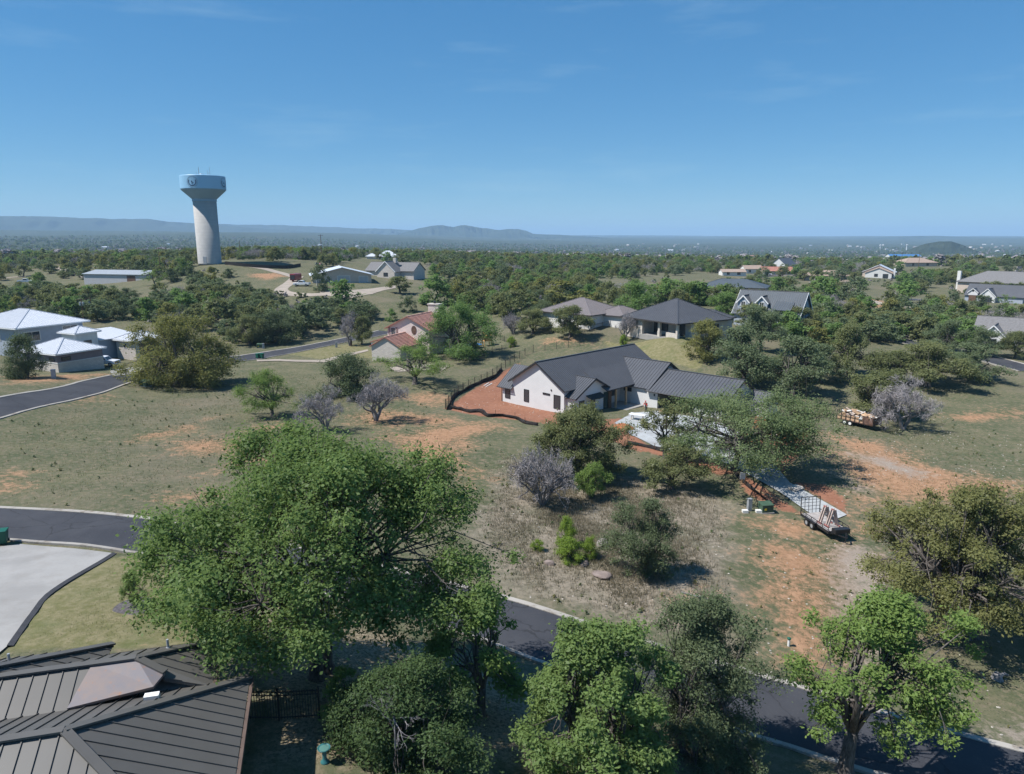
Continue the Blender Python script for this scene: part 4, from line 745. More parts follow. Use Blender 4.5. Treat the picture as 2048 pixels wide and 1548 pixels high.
for kind, x, y, R, H, b, r in [
('greygreen',-61.2,187.8,6.0,7.1,0,20),('liveoak',-85.4,225.3,4.9,4.5,0,11),('willow',-104.2,221.0,5.5,5.3,0,3),('bare',-108.0,228.0,4.7,4.7,0,2),('greygreen',-41.0,204.8,3.8,4.8,0,26),
('juniper',-97.6,233.4,2.7,2.8,0,14),('greygreen',-88.6,202.8,3.4,4.2,0,8),('greygreen',-56.4,214.3,3.2,3.0,0,24),('liveoak',-91.1,214.0,5.5,5.3,0,6),('willow',-82.7,192.9,4.2,5.2,0,6),
('liveoak',-76.8,218.2,3.8,3.5,0,15),('juniper',-74.9,210.0,4.0,4.8,0,22),('juniper',-80.2,208.2,4.8,4.4,0,19),('juniper',-67.1,179.4,4.3,5.4,0,21),('greygreen',-78.5,203.0,4.7,4.7,0,13),
('liveoak',-65.6,203.2,3.5,3.5,0,18),('greygreen',-52.0,193.0,5.5,5.7,0,23),('juniper',-62.3,197.8,3.9,3.9,0,24),('liveoak',-65.4,191.9,5.1,6.0,0,17),('juniper',-58.9,195.2,3.7,3.7,0,26),
('juniper',-100.6,231.8,2.7,2.9,0,13),('juniper',-114.5,207.6,3.6,3.4,0,1),('juniper',-53.0,214.0,4.0,3.8,0,29),('greygreen',-72.2,180.0,4.3,4.2,0,10),('bare',-66.5,198.7,4.9,5.5,0,6),
('juniper',-86.0,207.4,3.3,4.1,0,15),('juniper',-43.8,200.7,4.9,5.3,0,31),('bare',-86.9,217.6,3.8,3.8,0,5),('greygreen',-89.3,237.7,4.5,4.6,0,15),('juniper',-106.8,194.7,4.8,5.7,0,3),
('liveoak',-87.9,198.5,4.1,4.5,0,4),('greygreen',-81.5,213.6,5.0,4.6,0,14),('willow',-93.9,204.2,5.9,6.5,0,4),('greygreen',-77.8,196.2,5.1,5.5,0,11),('liveoak',-100.6,201.0,4.7,4.8,0,1),
('greygreen',-95.7,192.4,3.4,3.4,0,2),('bare',-89.4,188.9,4.3,4.1,0,3),('juniper',-100.1,243.6,4.0,4.6,0,16),('liveoak',-64.7,175.0,5.1,5.1,0,14),('greygreen',-78.1,223.6,4.8,4.6,0,18),
('greygreen',-98.6,211.5,3.8,4.4,0,4),('juniper',-69.3,214.5,3.4,3.8,0,23),('greygreen',-47.1,207.6,3.2,3.5,0,25),('liveoak',-115.9,235.0,4.4,5.3,0,2),('juniper',-110.8,223.9,3.0,3.0,0,8),
('bare',-62.9,205.7,2.9,3.3,0,7),('greygreen',-84.0,187.7,3.7,3.6,0,6),('juniper',-123.2,227.6,3.5,4.4,0,4),('willow',-100.1,194.9,5.0,6.1,0,1),('greygreen',-72.2,203.4,4.3,4.9,0,17),
('greygreen',-105.3,241.8,5.7,5.8,0,7),('juniper',-123.0,231.0,3.5,3.3,0,5),('juniper',-54.9,200.9,2.7,2.6,0,27),('greygreen',-62.0,182.0,3.5,3.8,0,19),('greygreen',-67.4,171.9,3.6,3.7,0,12),
('liveoak',-103.0,229.4,4.3,5.0,0,3),('liveoak',-48.0,198.5,3.6,4.4,0,19),('juniper',-91.1,246.1,2.8,3.3,0,20),('juniper',-61.4,202.2,2.8,2.6,0,25),('greygreen',-97.7,239.3,4.9,5.7,0,9),
('juniper',-50.7,207.3,3.0,2.9,0,30),('liveoak',-78.4,188.2,6.1,7.6,0,8),('liveoak',-90.8,220.8,5.3,6.3,0,9),('juniper',-109.7,205.5,4.2,3.9,0,6),('juniper',-82.7,200.4,3.1,3.9,0,17),
('juniper',-99.8,206.0,4.4,4.6,0,9),('juniper',-90.8,195.2,3.9,4.5,0,10),('greygreen',-106.2,202.7,4.8,5.0,0,1),('liveoak',-78.4,228.1,3.4,3.2,0,16),('bare',-100.2,235.8,3.2,3.2,0,4),
('willow',-48.6,210.4,3.7,3.6,0,8),('liveoak',-70.7,189.0,4.9,6.1,0,12),('willow',-61.0,210.7,3.4,3.5,0,7),('juniper',-43.1,209.2,4.4,4.2,0,32),('willow',-94.6,198.7,4.4,4.9,0,2),
('juniper',-52.0,203.3,2.7,3.4,0,28),('willow',-96.7,215.8,3.6,3.8,0,5),('liveoak',-81.1,183.3,5.0,5.9,0,5),('liveoak',-89.6,230.9,4.0,4.6,0,10),('greygreen',-56.8,206.3,4.6,5.6,0,22),
('bare',-110.3,213.6,2.8,2.9,0,1),('greygreen',-105.9,215.1,4.7,5.7,0,3),('liveoak',-81.9,222.3,3.4,3.3,0,13),('juniper',-106.4,232.9,2.7,2.7,0,11),('juniper',-103.9,235.1,4.0,3.9,0,12),
('juniper',-120.3,219.2,3.1,3.5,0,2),('greygreen',-56.2,191.0,3.9,4.4,0,21),('greygreen',-72.8,193.9,6.1,7.3,0,16),('greygreen',-98.6,219.2,3.9,4.5,0,5),('juniper',-105.1,207.0,4.2,4.3,0,7),
('juniper',-93.3,234.6,4.2,4.3,0,18),('liveoak',-95.7,225.6,6.2,6.0,0,7),('greygreen',-110.6,196.5,4.1,4.8,1,11),('liveoak',-118.8,211.6,5.0,6.2,1,16),('liveoak',-151.3,246.3,5.0,4.7,1,11),
('liveoak',-167.8,233.4,4.7,4.4,1,1),('liveoak',-117.3,205.6,3.7,4.4,1,15),('liveoak',-130.5,219.3,4.4,5.4,1,12),('juniper',-154.6,242.6,4.7,4.6,1,4),('greygreen',-140.1,234.0,4.0,3.9,1,6),
('juniper',-139.0,222.8,3.0,3.8,1,5),('liveoak',-156.8,233.0,4.2,5.3,1,5),('liveoak',-155.5,226.3,4.1,4.2,1,4),('liveoak',-147.1,234.6,3.8,3.6,1,10),('greygreen',-164.7,257.1,4.1,4.8,1,3),
('greygreen',-123.8,219.4,4.1,4.8,1,10),('juniper',-161.6,224.9,4.7,5.4,1,1),('juniper',-126.7,211.3,4.4,4.7,1,6),('greygreen',-173.0,252.9,3.8,4.5,1,1),('greygreen',-119.5,196.7,5.3,5.3,1,5),
('liveoak',-147.3,228.3,5.8,6.1,1,9),('liveoak',-136.6,235.5,4.4,4.7,1,13),('greygreen',-127.2,225.1,4.9,5.6,1,9),('juniper',-163.3,241.7,3.1,3.5,1,2),('greygreen',-160.1,245.1,5.9,5.8,1,2),
('juniper',-133.5,224.2,4.0,4.9,1,7),('liveoak',-144.3,221.9,4.6,5.8,1,7),('liveoak',-165.8,248.9,3.8,4.6,1,6),('liveoak',-172.9,242.7,4.6,5.5,1,2),('liveoak',-179.8,261.5,4.3,5.0,1,3),
('liveoak',-132.4,230.1,5.3,5.4,1,14),('greygreen',-111.6,190.8,5.0,5.9,1,8),('juniper',-164.7,245.4,3.2,3.9,1,3),('greygreen',-117.7,201.5,4.9,4.5,1,7),('liveoak',-162.7,252.6,4.7,4.4,1,8),
('greygreen',-142.3,225.4,4.1,4.8,1,4),('liveoak',-175.7,310.4,5.1,5.0,2,14),('liveoak',-178.4,328.0,3.8,4.0,2,16),('juniper',-121.7,271.9,4.4,5.5,2,12),('liveoak',-279.8,435.1,5.5,5.3,2,6),
('juniper',-255.6,425.3,3.2,3.2,2,3),('juniper',-164.7,316.6,4.4,5.4,2,7),('yellow',-299.3,502.4,3.5,4.0,2,3),('greygreen',-187.8,314.0,4.0,4.9,2,6),('liveoak',-253.5,361.5,4.6,4.7,2,1),
('greygreen',-237.8,368.9,5.4,5.7,2,2),('yellow',-112.7,268.4,4.7,5.7,2,8),('greygreen',-243.3,392.7,5.1,6.3,2,4),('juniper',-159.7,314.5,3.0,3.4,2,9),('liveoak',-308.5,468.8,5.3,5.6,2,4),
('yellow',-231.9,372.1,4.8,6.0,2,1),('juniper',-308.5,458.1,3.3,3.7,2,1),('yellow',-180.4,350.3,3.6,3.8,2,6),('juniper',-197.9,348.9,3.4,3.2,2,5),('liveoak',-138.1,281.6,4.3,5.3,2,18),
('liveoak',-180.3,336.8,4.2,4.7,2,17),('juniper',-109.8,278.1,3.6,3.4,2,14),('liveoak',-214.2,360.8,3.7,4.5,2,12),('liveoak',-253.4,387.5,4.0,3.7,2,5),('juniper',-116.9,265.6,3.8,3.7,2,13),
('yellow',-199.1,369.1,4.5,4.4,2,5),('liveoak',-222.0,344.8,5.4,5.3,2,7),('liveoak',-288.2,472.7,4.8,4.8,2,11),('yellow',-239.1,396.2,5.6,6.5,2,2),('juniper',-130.0,272.8,4.4,5.1,2,10),
('juniper',-204.2,383.0,4.0,4.0,2,6),('liveoak',-205.4,333.2,5.2,5.6,2,10),('liveoak',-287.4,448.1,4.9,6.0,2,8),('greygreen',-204.2,327.5,3.6,4.0,2,3),('liveoak',-198.8,318.0,3.5,3.2,2,9),
('liveoak',-205.1,371.0,5.1,5.2,2,15),('greygreen',-232.5,357.7,4.3,4.8,2,1),('yellow',-138.4,297.2,5.3,5.2,2,7),('liveoak',-229.0,386.4,5.6,5.8,2,13),('juniper',-282.5,462.7,4.4,4.7,2,2),
('juniper',-130.9,277.7,3.1,3.7,2,11),('yellow',-196.9,330.1,5.1,6.1,2,4),('juniper',-183.8,310.1,3.8,4.5,2,4),('juniper',-168.3,326.5,3.7,3.5,2,8),('liveoak',-227.7,334.6,5.7,5.6,2,2),
('liveoak',-273.0,413.9,3.7,3.4,2,3),('greygreen',-200.5,328.1,3.5,4.1,2,5),('willow',-7.9,447.3,4.6,5.5,3,14),('willow',-115.2,382.9,4.9,5.4,3,2),('liveoak',-7.9,402.6,4.9,6.0,3,11),
('willow',-22.0,320.1,5.0,4.6,3,10),('liveoak',-61.4,397.8,4.8,5.5,3,5),('willow',-26.2,370.1,4.1,4.4,3,8),('greygreen',-17.2,364.4,5.3,6.0,3,18),('juniper',-90.8,400.7,3.1,3.7,3,2),
('greygreen',-27.4,327.8,5.3,5.7,3,15),('greygreen',-86.5,526.3,4.3,5.1,3,7),('juniper',-38.0,417.6,3.9,4.3,3,6),('liveoak',-124.8,368.5,4.9,5.5,3,1),('greygreen',-29.4,474.2,4.5,4.9,3,17),
('liveoak',-31.8,379.1,4.2,4.4,3,9),('greygreen',-111.2,407.6,5.3,5.9,3,4),('juniper',-40.9,514.7,3.6,3.3,3,9),('greygreen',-116.3,370.5,3.8,4.7,3,2),('greygreen',-62.3,377.8,4.0,3.7,3,6),
('greygreen',-94.0,421.7,4.5,4.4,3,5),('juniper',-8.4,440.7,4.1,5.1,3,11),('liveoak',-111.9,368.2,4.2,4.6,3,2),('willow',-28.5,402.3,4.1,5.1,3,7),('liveoak',-9.4,504.1,5.7,6.3,3,12),
('greygreen',-72.3,445.3,3.8,4.6,3,8),('juniper',-44.5,410.8,3.4,4.2,3,4),('liveoak',-80.2,437.4,4.2,4.8,3,4),('juniper',-107.0,373.1,4.8,5.9,3,1),('willow',-102.1,406.4,5.5,6.4,3,3),
('willow',-9.6,456.0,3.8,3.6,3,13),('willow',-21.5,358.5,3.7,3.4,3,11),('willow',-9.9,368.0,6.2,7.2,3,12),('greygreen',-108.1,363.2,4.0,4.1,3,3),('greygreen',-66.8,426.6,4.6,4.9,3,9),
('liveoak',-35.4,463.2,4.4,4.9,3,10),('juniper',-40.3,468.8,3.3,3.1,3,8),('willow',-61.1,417.4,4.6,5.2,3,5),('liveoak',-100.4,363.4,3.8,3.6,3,3),('greygreen',-56.0,472.5,4.0,4.3,3,12),
('greygreen',-19.5,417.8,4.1,4.8,3,19),('greygreen',-68.4,501.9,4.6,4.7,3,11),('juniper',-86.8,456.3,4.5,4.8,3,3),('greygreen',-116.0,364.6,4.1,4.9,3,1),('liveoak',-79.0,563.3,5.7,6.3,3,6),
('liveoak',-50.2,539.9,5.1,5.3,3,7),('greygreen',-32.2,405.4,5.5,5.1,3,16),('willow',-71.9,414.1,4.8,5.5,3,4),('greygreen',-57.4,394.4,5.7,5.4,3,10),('liveoak',-32.8,364.3,5.5,5.9,3,8),
('greygreen',-13.1,509.8,4.7,4.3,3,21),('juniper',-29.4,331.4,3.2,3.5,3,7),('willow',-60.8,452.6,5.1,5.1,3,6),('juniper',-31.1,436.5,3.1,3.9,3,10),('willow',-24.3,344.0,4.3,5.3,3,9),
('greygreen',-13.7,431.9,6.2,7.9,3,20),('greygreen',-46.8,472.0,3.8,4.6,3,13),('greygreen',-26.4,304.7,5.8,5.5,3,14),('willow',-6.3,427.9,6.0,6.9,3,16),('willow',-6.0,385.4,3.8,4.6,3,15),
('juniper',-54.5,536.2,3.5,3.7,3,5),('willow',-129.1,397.6,5.6,6.5,3,1),('juniper',4.3,272.2,4.1,3.9,4,5),('liveoak',-6.7,299.2,5.4,6.1,4,11),('liveoak',-18.7,269.7,5.2,5.3,4,2),
('willow',-16.4,274.5,4.3,4.7,4,3),('liveoak',-8.0,231.6,4.6,5.7,4,8),('yellow',-18.9,242.1,4.5,4.6,4,1),('liveoak',-1.0,192.9,4.5,5.6,4,13),('willow',-11.9,235.2,4.0,3.8,4,4),
('willow',-5.4,217.4,5.2,5.9,4,7),('liveoak',1.1,211.3,5.5,6.2,4,15),('liveoak',-6.0,222.1,4.0,4.9,4,10),('willow',-19.3,247.9,4.6,4.3,4,1),('liveoak',-21.4,235.3,3.6,4.5,4,1),
('liveoak',-9.1,239.8,3.8,4.2,4,7),('liveoak',9.0,263.6,4.9,4.6,4,21),('willow',-3.6,260.9,3.7,4.3,4,8),('willow',-15.6,228.4,3.8,3.9,4,2),('liveoak',-7.1,257.3,4.5,4.6,4,9),
('yellow',10.1,248.2,5.5,6.8,4,5),('liveoak',8.3,292.8,5.7,5.9,4,19),('willow',-2.6,245.0,3.5,4.1,4,9),('liveoak',-11.6,217.7,5.2,6.2,4,5),('liveoak',3.0,303.4,5.5,5.2,4,16),
('liveoak',2.9,277.3,5.0,5.7,4,17),('liveoak',-2.6,200.9,5.4,6.8,4,12),('liveoak',8.3,243.2,4.6,4.8,4,20),('juniper',-14.1,231.7,3.4,4.2,4,1),('liveoak',-14.3,254.5,5.3,5.9,4,4),
('bare',5.5,288.8,2.9,2.8,4,0),('yellow',-9.7,269.2,3.5,3.7,4,3),('willow',-10.4,261.1,5.2,5.1,4,5),('juniper',8.9,234.4,3.3,4.1,4,6),('willow',1.2,296.6,3.7,4.5,4,10),
('willow',3.9,267.5,4.6,5.6,4,11),('juniper',3.2,238.0,4.4,5.0,4,4),('willow',7.0,284.9,5.1,5.9,4,12),('juniper',0.9,221.2,3.3,3.7,4,3),('liveoak',5.4,218.4,4.1,4.2,4,18),
('liveoak',-13.0,302.4,4.8,4.7,4,6),('yellow',-13.1,265.2,5.5,6.1,4,2),('willow',-6.4,207.0,3.6,3.6,4,6),('willow',10.7,270.9,4.3,4.0,4,13),('liveoak',0.1,233.3,4.2,4.4,4,14),
('liveoak',-18.4,299.8,5.4,5.1,4,3),('yellow',-7.6,306.1,4.5,5.1,4,4),('juniper',-12.0,246.2,4.2,4.2,4,2),('yellow',87.6,451.4,5.0,4.9,5,5),('willow',109.0,461.5,5.6,5.9,5,18),
('juniper',61.1,408.9,3.7,3.4,5,10),('greygreen',95.0,417.9,5.5,6.7,5,15),('liveoak',109.1,441.6,4.3,5.1,5,16),('willow',13.1,337.7,4.1,3.7,5,5),('greygreen',102.4,440.2,4.5,5.2,5,16),
('juniper',60.9,525.3,3.0,3.2,5,9),('willow',108.7,558.0,4.9,5.3,5,17),('willow',58.8,400.8,4.5,4.4,5,14),('greygreen',119.7,487.9,4.2,3.9,5,17),('juniper',137.0,502.8,4.3,4.4,5,16),
('juniper',17.3,486.1,4.2,5.0,5,2),('liveoak',6.5,462.6,4.3,4.8,5,2),('juniper',33.8,351.8,3.2,3.4,5,8),('juniper',-5.0,522.9,3.6,4.3,5,1),('liveoak',132.5,470.0,5.9,7.3,5,18),
('liveoak',19.5,336.4,5.7,5.2,5,4),('juniper',64.4,382.1,4.7,5.0,5,11),('greygreen',10.6,358.0,4.2,4.2,5,3),('willow',31.7,510.7,5.5,5.8,5,8),('yellow',145.6,557.2,4.1,4.4,5,9),
('greygreen',112.5,501.4,4.9,5.0,5,14),('yellow',24.1,489.4,6.1,5.9,5,1),('liveoak',157.0,498.2,4.9,5.3,5,19),('yellow',77.6,493.9,5.4,5.4,5,4),('liveoak',122.2,538.8,5.6,6.6,5,15),
('yellow',122.3,528.6,5.6,6.9,5,8),('liveoak',34.8,444.7,6.3,7.3,5,6),('willow',14.4,436.1,3.7,3.8,5,4),('willow',25.7,456.7,4.3,4.0,5,7),('liveoak',62.0,504.8,6.1,6.6,5,10),
('juniper',120.1,523.0,3.4,3.8,5,15),('greygreen',13.1,432.1,4.6,5.4,5,4),('willow',35.4,335.8,6.1,6.8,5,10),('willow',149.6,485.7,4.2,4.1,5,20),('yellow',31.7,313.8,4.9,5.1,5,3),
('greygreen',34.9,376.0,6.3,7.3,5,6),('greygreen',128.3,509.8,3.8,3.8,5,18),('willow',41.5,462.5,4.0,4.1,5,9),('willow',65.7,398.3,4.1,4.2,5,16),('liveoak',21.3,540.7,6.3,6.7,5,3),
('liveoak',82.8,595.7,3.7,3.6,5,11),('willow',58.5,377.2,4.4,4.5,5,15),('liveoak',98.6,517.1,6.1,6.9,5,14),('greygreen',-4.1,394.2,4.0,5.0,5,1),('liveoak',22.6,341.6,4.3,4.9,5,5),
('greygreen',82.5,499.3,4.5,4.9,5,12),('juniper',17.7,473.0,2.9,2.9,5,3),('willow',15.5,376.2,5.6,6.4,5,6),('yellow',98.5,445.3,5.5,5.9,5,6),('greygreen',125.6,485.9,5.3,6.6,5,19),
('juniper',20.5,438.3,4.3,4.7,5,4),('greygreen',64.0,448.2,5.2,5.0,5,8),('willow',79.3,554.5,5.0,5.3,5,13),('juniper',28.6,321.9,4.1,5.1,5,7),('willow',44.2,418.2,5.0,5.9,5,11),
('willow',151.5,542.2,4.9,5.3,5,19),('greygreen',106.4,543.3,4.3,4.6,5,13),('yellow',39.8,451.0,5.3,5.4,5,2),('willow',5.4,342.0,5.2,4.8,5,2),('greygreen',43.5,428.3,5.7,6.7,5,7),
('greygreen',66.3,404.2,6.3,5.8,5,11),('liveoak',81.6,474.8,6.2,7.0,5,12),('yellow',122.2,545.5,4.9,5.9,5,7),('willow',-3.1,409.1,4.1,3.8,5,1),('liveoak',31.8,343.9,4.2,4.7,5,7),
('juniper',81.9,417.3,3.5,3.9,5,12),('juniper',28.8,340.9,4.3,4.2,5,6),('yellow',129.6,461.2,4.0,4.3,5,10),('juniper',33.0,419.5,3.7,4.2,5,5),('liveoak',126.8,481.4,5.0,5.0,5,17),
('yellow',138.3,462.3,4.7,5.1,5,11),('juniper',98.4,486.7,4.3,4.5,5,13),('liveoak',-3.4,419.8,5.6,5.4,5,1),('willow',56.9,481.1,6.0,7.0,5,12),('liveoak',47.8,461.2,5.7,6.7,5,9),
('greygreen',71.7,481.8,4.0,4.6,5,10),('liveoak',74.4,401.2,4.0,4.6,5,13),('willow',8.5,441.2,5.0,6.1,5,3),('greygreen',24.6,421.9,4.5,5.1,5,5),('liveoak',40.3,421.4,3.9,4.4,5,8),
('greygreen',64.3,431.7,4.1,4.0,5,9),('juniper',107.8,482.7,3.4,3.8,5,14),('greygreen',-3.2,381.4,4.1,4.9,5,2),('greygreen',73.9,158.7,4.4,5.3,6,12),('greygreen',59.5,170.7,4.0,4.5,6,1),
('yellow',66.6,154.1,3.8,3.7,6,1),('liveoak',93.4,169.0,4.7,5.9,6,10),('yellow',88.6,169.0,3.8,3.7,6,3),('liveoak',103.8,178.3,5.0,5.1,6,12),('willow',114.8,185.9,4.6,4.3,6,14),
('liveoak',97.4,159.8,4.0,3.9,6,14),('liveoak',96.9,173.6,4.6,4.7,6,11),('willow',102.1,163.9,5.7,5.5,6,15),('willow',80.2,186.1,6.1,6.6,6,5),('liveoak',94.3,182.2,3.7,3.9,6,8),
('liveoak',80.8,163.6,5.3,6.2,6,7),('willow',106.5,161.3,3.7,4.3,6,18),('willow',61.9,159.4,5.1,6.2,6,3),('liveoak',69.5,176.6,6.2,6.3,6,2),('greygreen',95.0,178.4,4.5,4.3,6,18),
('greygreen',72.8,180.6,4.6,5.6,6,4),('greygreen',70.6,169.8,4.2,4.7,6,6),('willow',116.2,178.9,4.6,5.2,6,17),('willow',89.7,165.3,4.1,4.0,6,11),('willow',83.7,170.4,4.2,4.4,6,10),
('greygreen',85.7,162.6,5.2,5.6,6,17),('greygreen',91.6,175.0,3.8,4.3,6,16),('willow',103.3,173.5,5.2,5.5,6,13),('liveoak',56.5,166.6,6.6,6.2,6,1),('greygreen',82.7,193.4,4.1,4.4,6,8),
('liveoak',75.0,167.3,4.0,3.7,6,4),('greygreen',120.9,192.1,3.9,3.7,6,22),('liveoak',96.5,164.4,5.4,5.9,6,13),('greygreen',89.6,179.3,3.8,4.1,6,14),('greygreen',56.6,161.3,3.8,4.4,6,2),
('greygreen',80.8,159.3,4.2,5.0,6,15),('greygreen',111.4,172.2,4.3,5.1,6,23),('greygreen',75.2,176.2,5.1,5.8,6,7),('willow',102.9,184.3,4.3,4.2,6,12),('greygreen',109.3,165.1,4.7,4.5,6,24),
('liveoak',100.7,187.3,3.9,3.6,6,9),('liveoak',112.3,181.6,4.2,4.3,6,16),('greygreen',86.4,174.4,4.3,4.1,6,13),('yellow',120.7,183.9,4.3,4.9,6,6),('liveoak',78.0,181.3,4.2,4.1,6,3),
('willow',65.4,178.8,3.7,4.3,6,2),('liveoak',79.8,171.0,3.7,4.2,6,5),('greygreen',84.5,188.9,4.4,4.9,6,11),('willow',62.1,154.0,4.7,5.2,6,4),('yellow',68.3,157.4,3.8,4.7,6,2),
('greygreen',71.9,162.9,3.9,4.4,6,10),('greygreen',98.9,168.8,5.0,6.2,6,21),('greygreen',86.3,197.6,5.8,5.4,6,9),('liveoak',75.9,162.4,3.8,4.3,6,6),('willow',71.7,155.4,4.4,4.8,6,9),
('liveoak',108.9,178.1,4.7,4.8,6,15),('greygreen',106.1,181.9,3.8,3.6,6,20),('liveoak',123.9,197.7,3.8,3.5,6,17),('willow',60.2,175.8,5.7,6.6,6,1),('greygreen',99.3,178.9,4.1,4.7,6,19),
('willow',107.4,169.3,5.0,4.9,6,16),('liveoak',129.4,195.7,3.9,3.9,6,20),('willow',79.7,175.2,3.8,3.9,6,8),('greygreen',75.0,185.8,4.3,5.4,6,5),('willow',75.9,171.3,4.5,4.4,6,6),
('yellow',97.6,185.3,3.9,3.6,6,4),('willow',90.5,201.6,3.9,4.8,6,7),('liveoak',112.4,176.2,3.7,3.5,6,18),('yellow',110.7,185.1,4.3,4.1,6,5),('liveoak',125.4,190.9,3.7,3.5,6,19),
('greygreen',61.6,166.0,4.1,4.2,6,3),('liveoak',179.3,411.9,5.1,5.2,7,6),('willow',121.6,331.4,5.0,5.3,7,1),('greygreen',145.1,412.3,5.9,6.3,7,1),('greygreen',220.1,312.6,4.7,5.8,7,13),
('liveoak',219.4,305.7,6.1,6.7,7,17),('liveoak',234.1,380.1,5.9,6.7,7,10),('greygreen',178.3,391.2,6.3,7.1,7,6),('liveoak',215.2,316.9,5.5,6.3,7,14),('liveoak',233.2,371.4,6.5,6.4,7,11),
('willow',201.7,370.9,4.8,5.8,7,7),('willow',114.0,306.3,6.2,6.7,7,2),('juniper',222.9,336.8,3.8,3.6,7,5),('liveoak',224.9,327.8,5.8,5.5,7,15),('greygreen',204.5,356.3,6.4,6.1,7,8),
('liveoak',185.6,387.3,5.5,6.0,7,7),('liveoak',227.8,338.0,6.4,6.3,7,13),('liveoak',233.5,338.8,4.2,4.6,7,16),('greygreen',213.8,383.0,5.7,6.2,7,7),('greygreen',211.3,306.3,5.3,4.9,7,12),
('willow',222.2,396.9,5.1,5.7,7,10),('juniper',209.2,317.2,3.3,3.2,7,4),('willow',171.2,348.8,4.3,4.8,7,6),('liveoak',121.5,326.2,5.5,5.9,7,2),('greygreen',232.9,347.4,5.9,7.2,7,11),
('willow',196.1,357.5,6.2,7.4,7,9),('willow',228.8,331.8,5.5,5.0,7,14),('willow',220.2,403.3,4.7,6.0,7,8),('liveoak',206.7,312.0,5.7,7.0,7,12),('liveoak',166.2,389.8,6.3,7.2,7,5),
('willow',220.6,383.0,6.2,7.5,7,11),('greygreen',230.6,394.7,5.0,5.2,7,9),('greygreen',130.2,335.7,5.7,5.9,7,2),('juniper',218.3,391.7,5.1,5.2,7,2),('liveoak',189.2,330.2,4.3,4.8,7,9),
('willow',164.0,413.7,6.2,7.3,7,3),('liveoak',137.1,399.2,4.1,5.1,7,1),('greygreen',179.5,404.1,6.0,6.0,7,4),('greygreen',109.5,279.1,4.8,5.6,7,3),('liveoak',163.8,401.5,5.6,5.6,7,4),
('willow',172.6,406.5,5.3,6.3,7,4),('willow',240.4,360.4,4.7,5.7,7,13),('liveoak',192.9,339.1,5.0,6.1,7,8),('willow',220.9,318.1,4.3,4.2,7,15),('willow',219.4,332.5,5.0,5.5,7,12),
('juniper',194.9,413.5,4.3,5.0,7,1),('juniper',225.8,344.2,5.3,5.9,7,3),('greygreen',188.1,416.2,6.7,7.0,7,5),('liveoak',156.9,416.5,6.0,7.0,7,3),('greygreen',237.9,367.8,4.6,5.6,7,10),
('willow',184.6,403.7,5.0,6.0,7,5),('liveoak',193.8,523.5,5.2,5.7,8,2),('liveoak',293.4,459.1,7.0,6.7,8,10),('greygreen',183.2,463.7,5.9,6.4,8,3),('greygreen',270.1,429.0,6.5,7.9,8,12),
('greygreen',185.9,489.2,4.6,5.7,8,2),('greygreen',317.8,463.4,5.7,6.3,8,18),('liveoak',285.4,540.9,5.6,5.8,8,6),('willow',288.6,431.7,5.3,5.0,8,10),('willow',226.0,478.7,6.2,6.0,8,4),
('willow',274.3,438.1,6.3,6.4,8,8),('juniper',263.5,402.5,5.6,6.9,8,6),('liveoak',208.0,465.0,6.2,6.0,8,3),('greygreen',263.6,520.4,5.4,6.8,8,9),('greygreen',254.5,543.4,5.6,5.1,8,8),
('liveoak',285.8,463.9,4.8,5.2,8,9),('greygreen',180.1,504.4,5.4,5.6,8,1),('liveoak',265.6,436.8,4.8,4.7,8,8),('greygreen',231.1,497.3,6.0,6.5,8,7),('willow',264.2,491.6,6.3,7.0,8,6),
('greygreen',253.3,476.6,4.8,5.2,8,10),('liveoak',224.3,457.0,6.0,7.5,8,4),('liveoak',254.6,489.6,6.8,6.3,8,5),('greygreen',276.6,419.8,5.7,5.6,8,15),('greygreen',291.3,439.0,6.0,5.9,8,17),
('juniper',176.3,491.7,5.6,6.8,8,1),('greygreen',259.1,394.0,4.8,4.8,8,14),('greygreen',322.4,454.5,5.6,7.1,8,20),('willow',234.9,573.2,6.3,7.4,8,3),('greygreen',203.6,443.5,5.6,6.9,8,6),
('juniper',233.4,467.6,4.1,4.0,8,3),('liveoak',263.2,446.9,4.6,4.7,8,7),('juniper',207.3,496.8,5.2,6.4,8,2),('liveoak',175.3,482.3,4.8,5.7,8,1),('willow',260.5,505.1,6.3,6.6,8,5),
('juniper',229.1,455.8,5.1,6.0,8,5),('greygreen',283.4,438.0,4.7,5.0,8,13),('willow',282.1,445.4,6.8,7.1,8,9),('greygreen',292.2,422.3,4.9,5.0,8,19),('greygreen',187.5,448.8,5.2,5.1,8,4),
('willow',195.6,494.5,5.3,5.0,8,2),('willow',163.6,498.3,5.6,6.3,8,1),('juniper',257.9,517.2,4.8,5.1,8,4),('willow',264.0,466.1,4.7,4.9,8,7),('greygreen',297.8,452.4,5.6,6.4,8,16),
('greygreen',199.3,468.7,5.6,5.6,8,5),('greygreen',308.8,491.8,6.1,7.4,8,11)]:
    rank = '' if not r else ('leftmost ' if r == 1 else ORD[r]+' from left, ')
    tree(kind, x, y, R, H, rank+LOOK[kind]+' '+WHERE[b], group=LOOK[kind]+'s '+WHERE[b], lod=1)

KEEP_OPEN = []
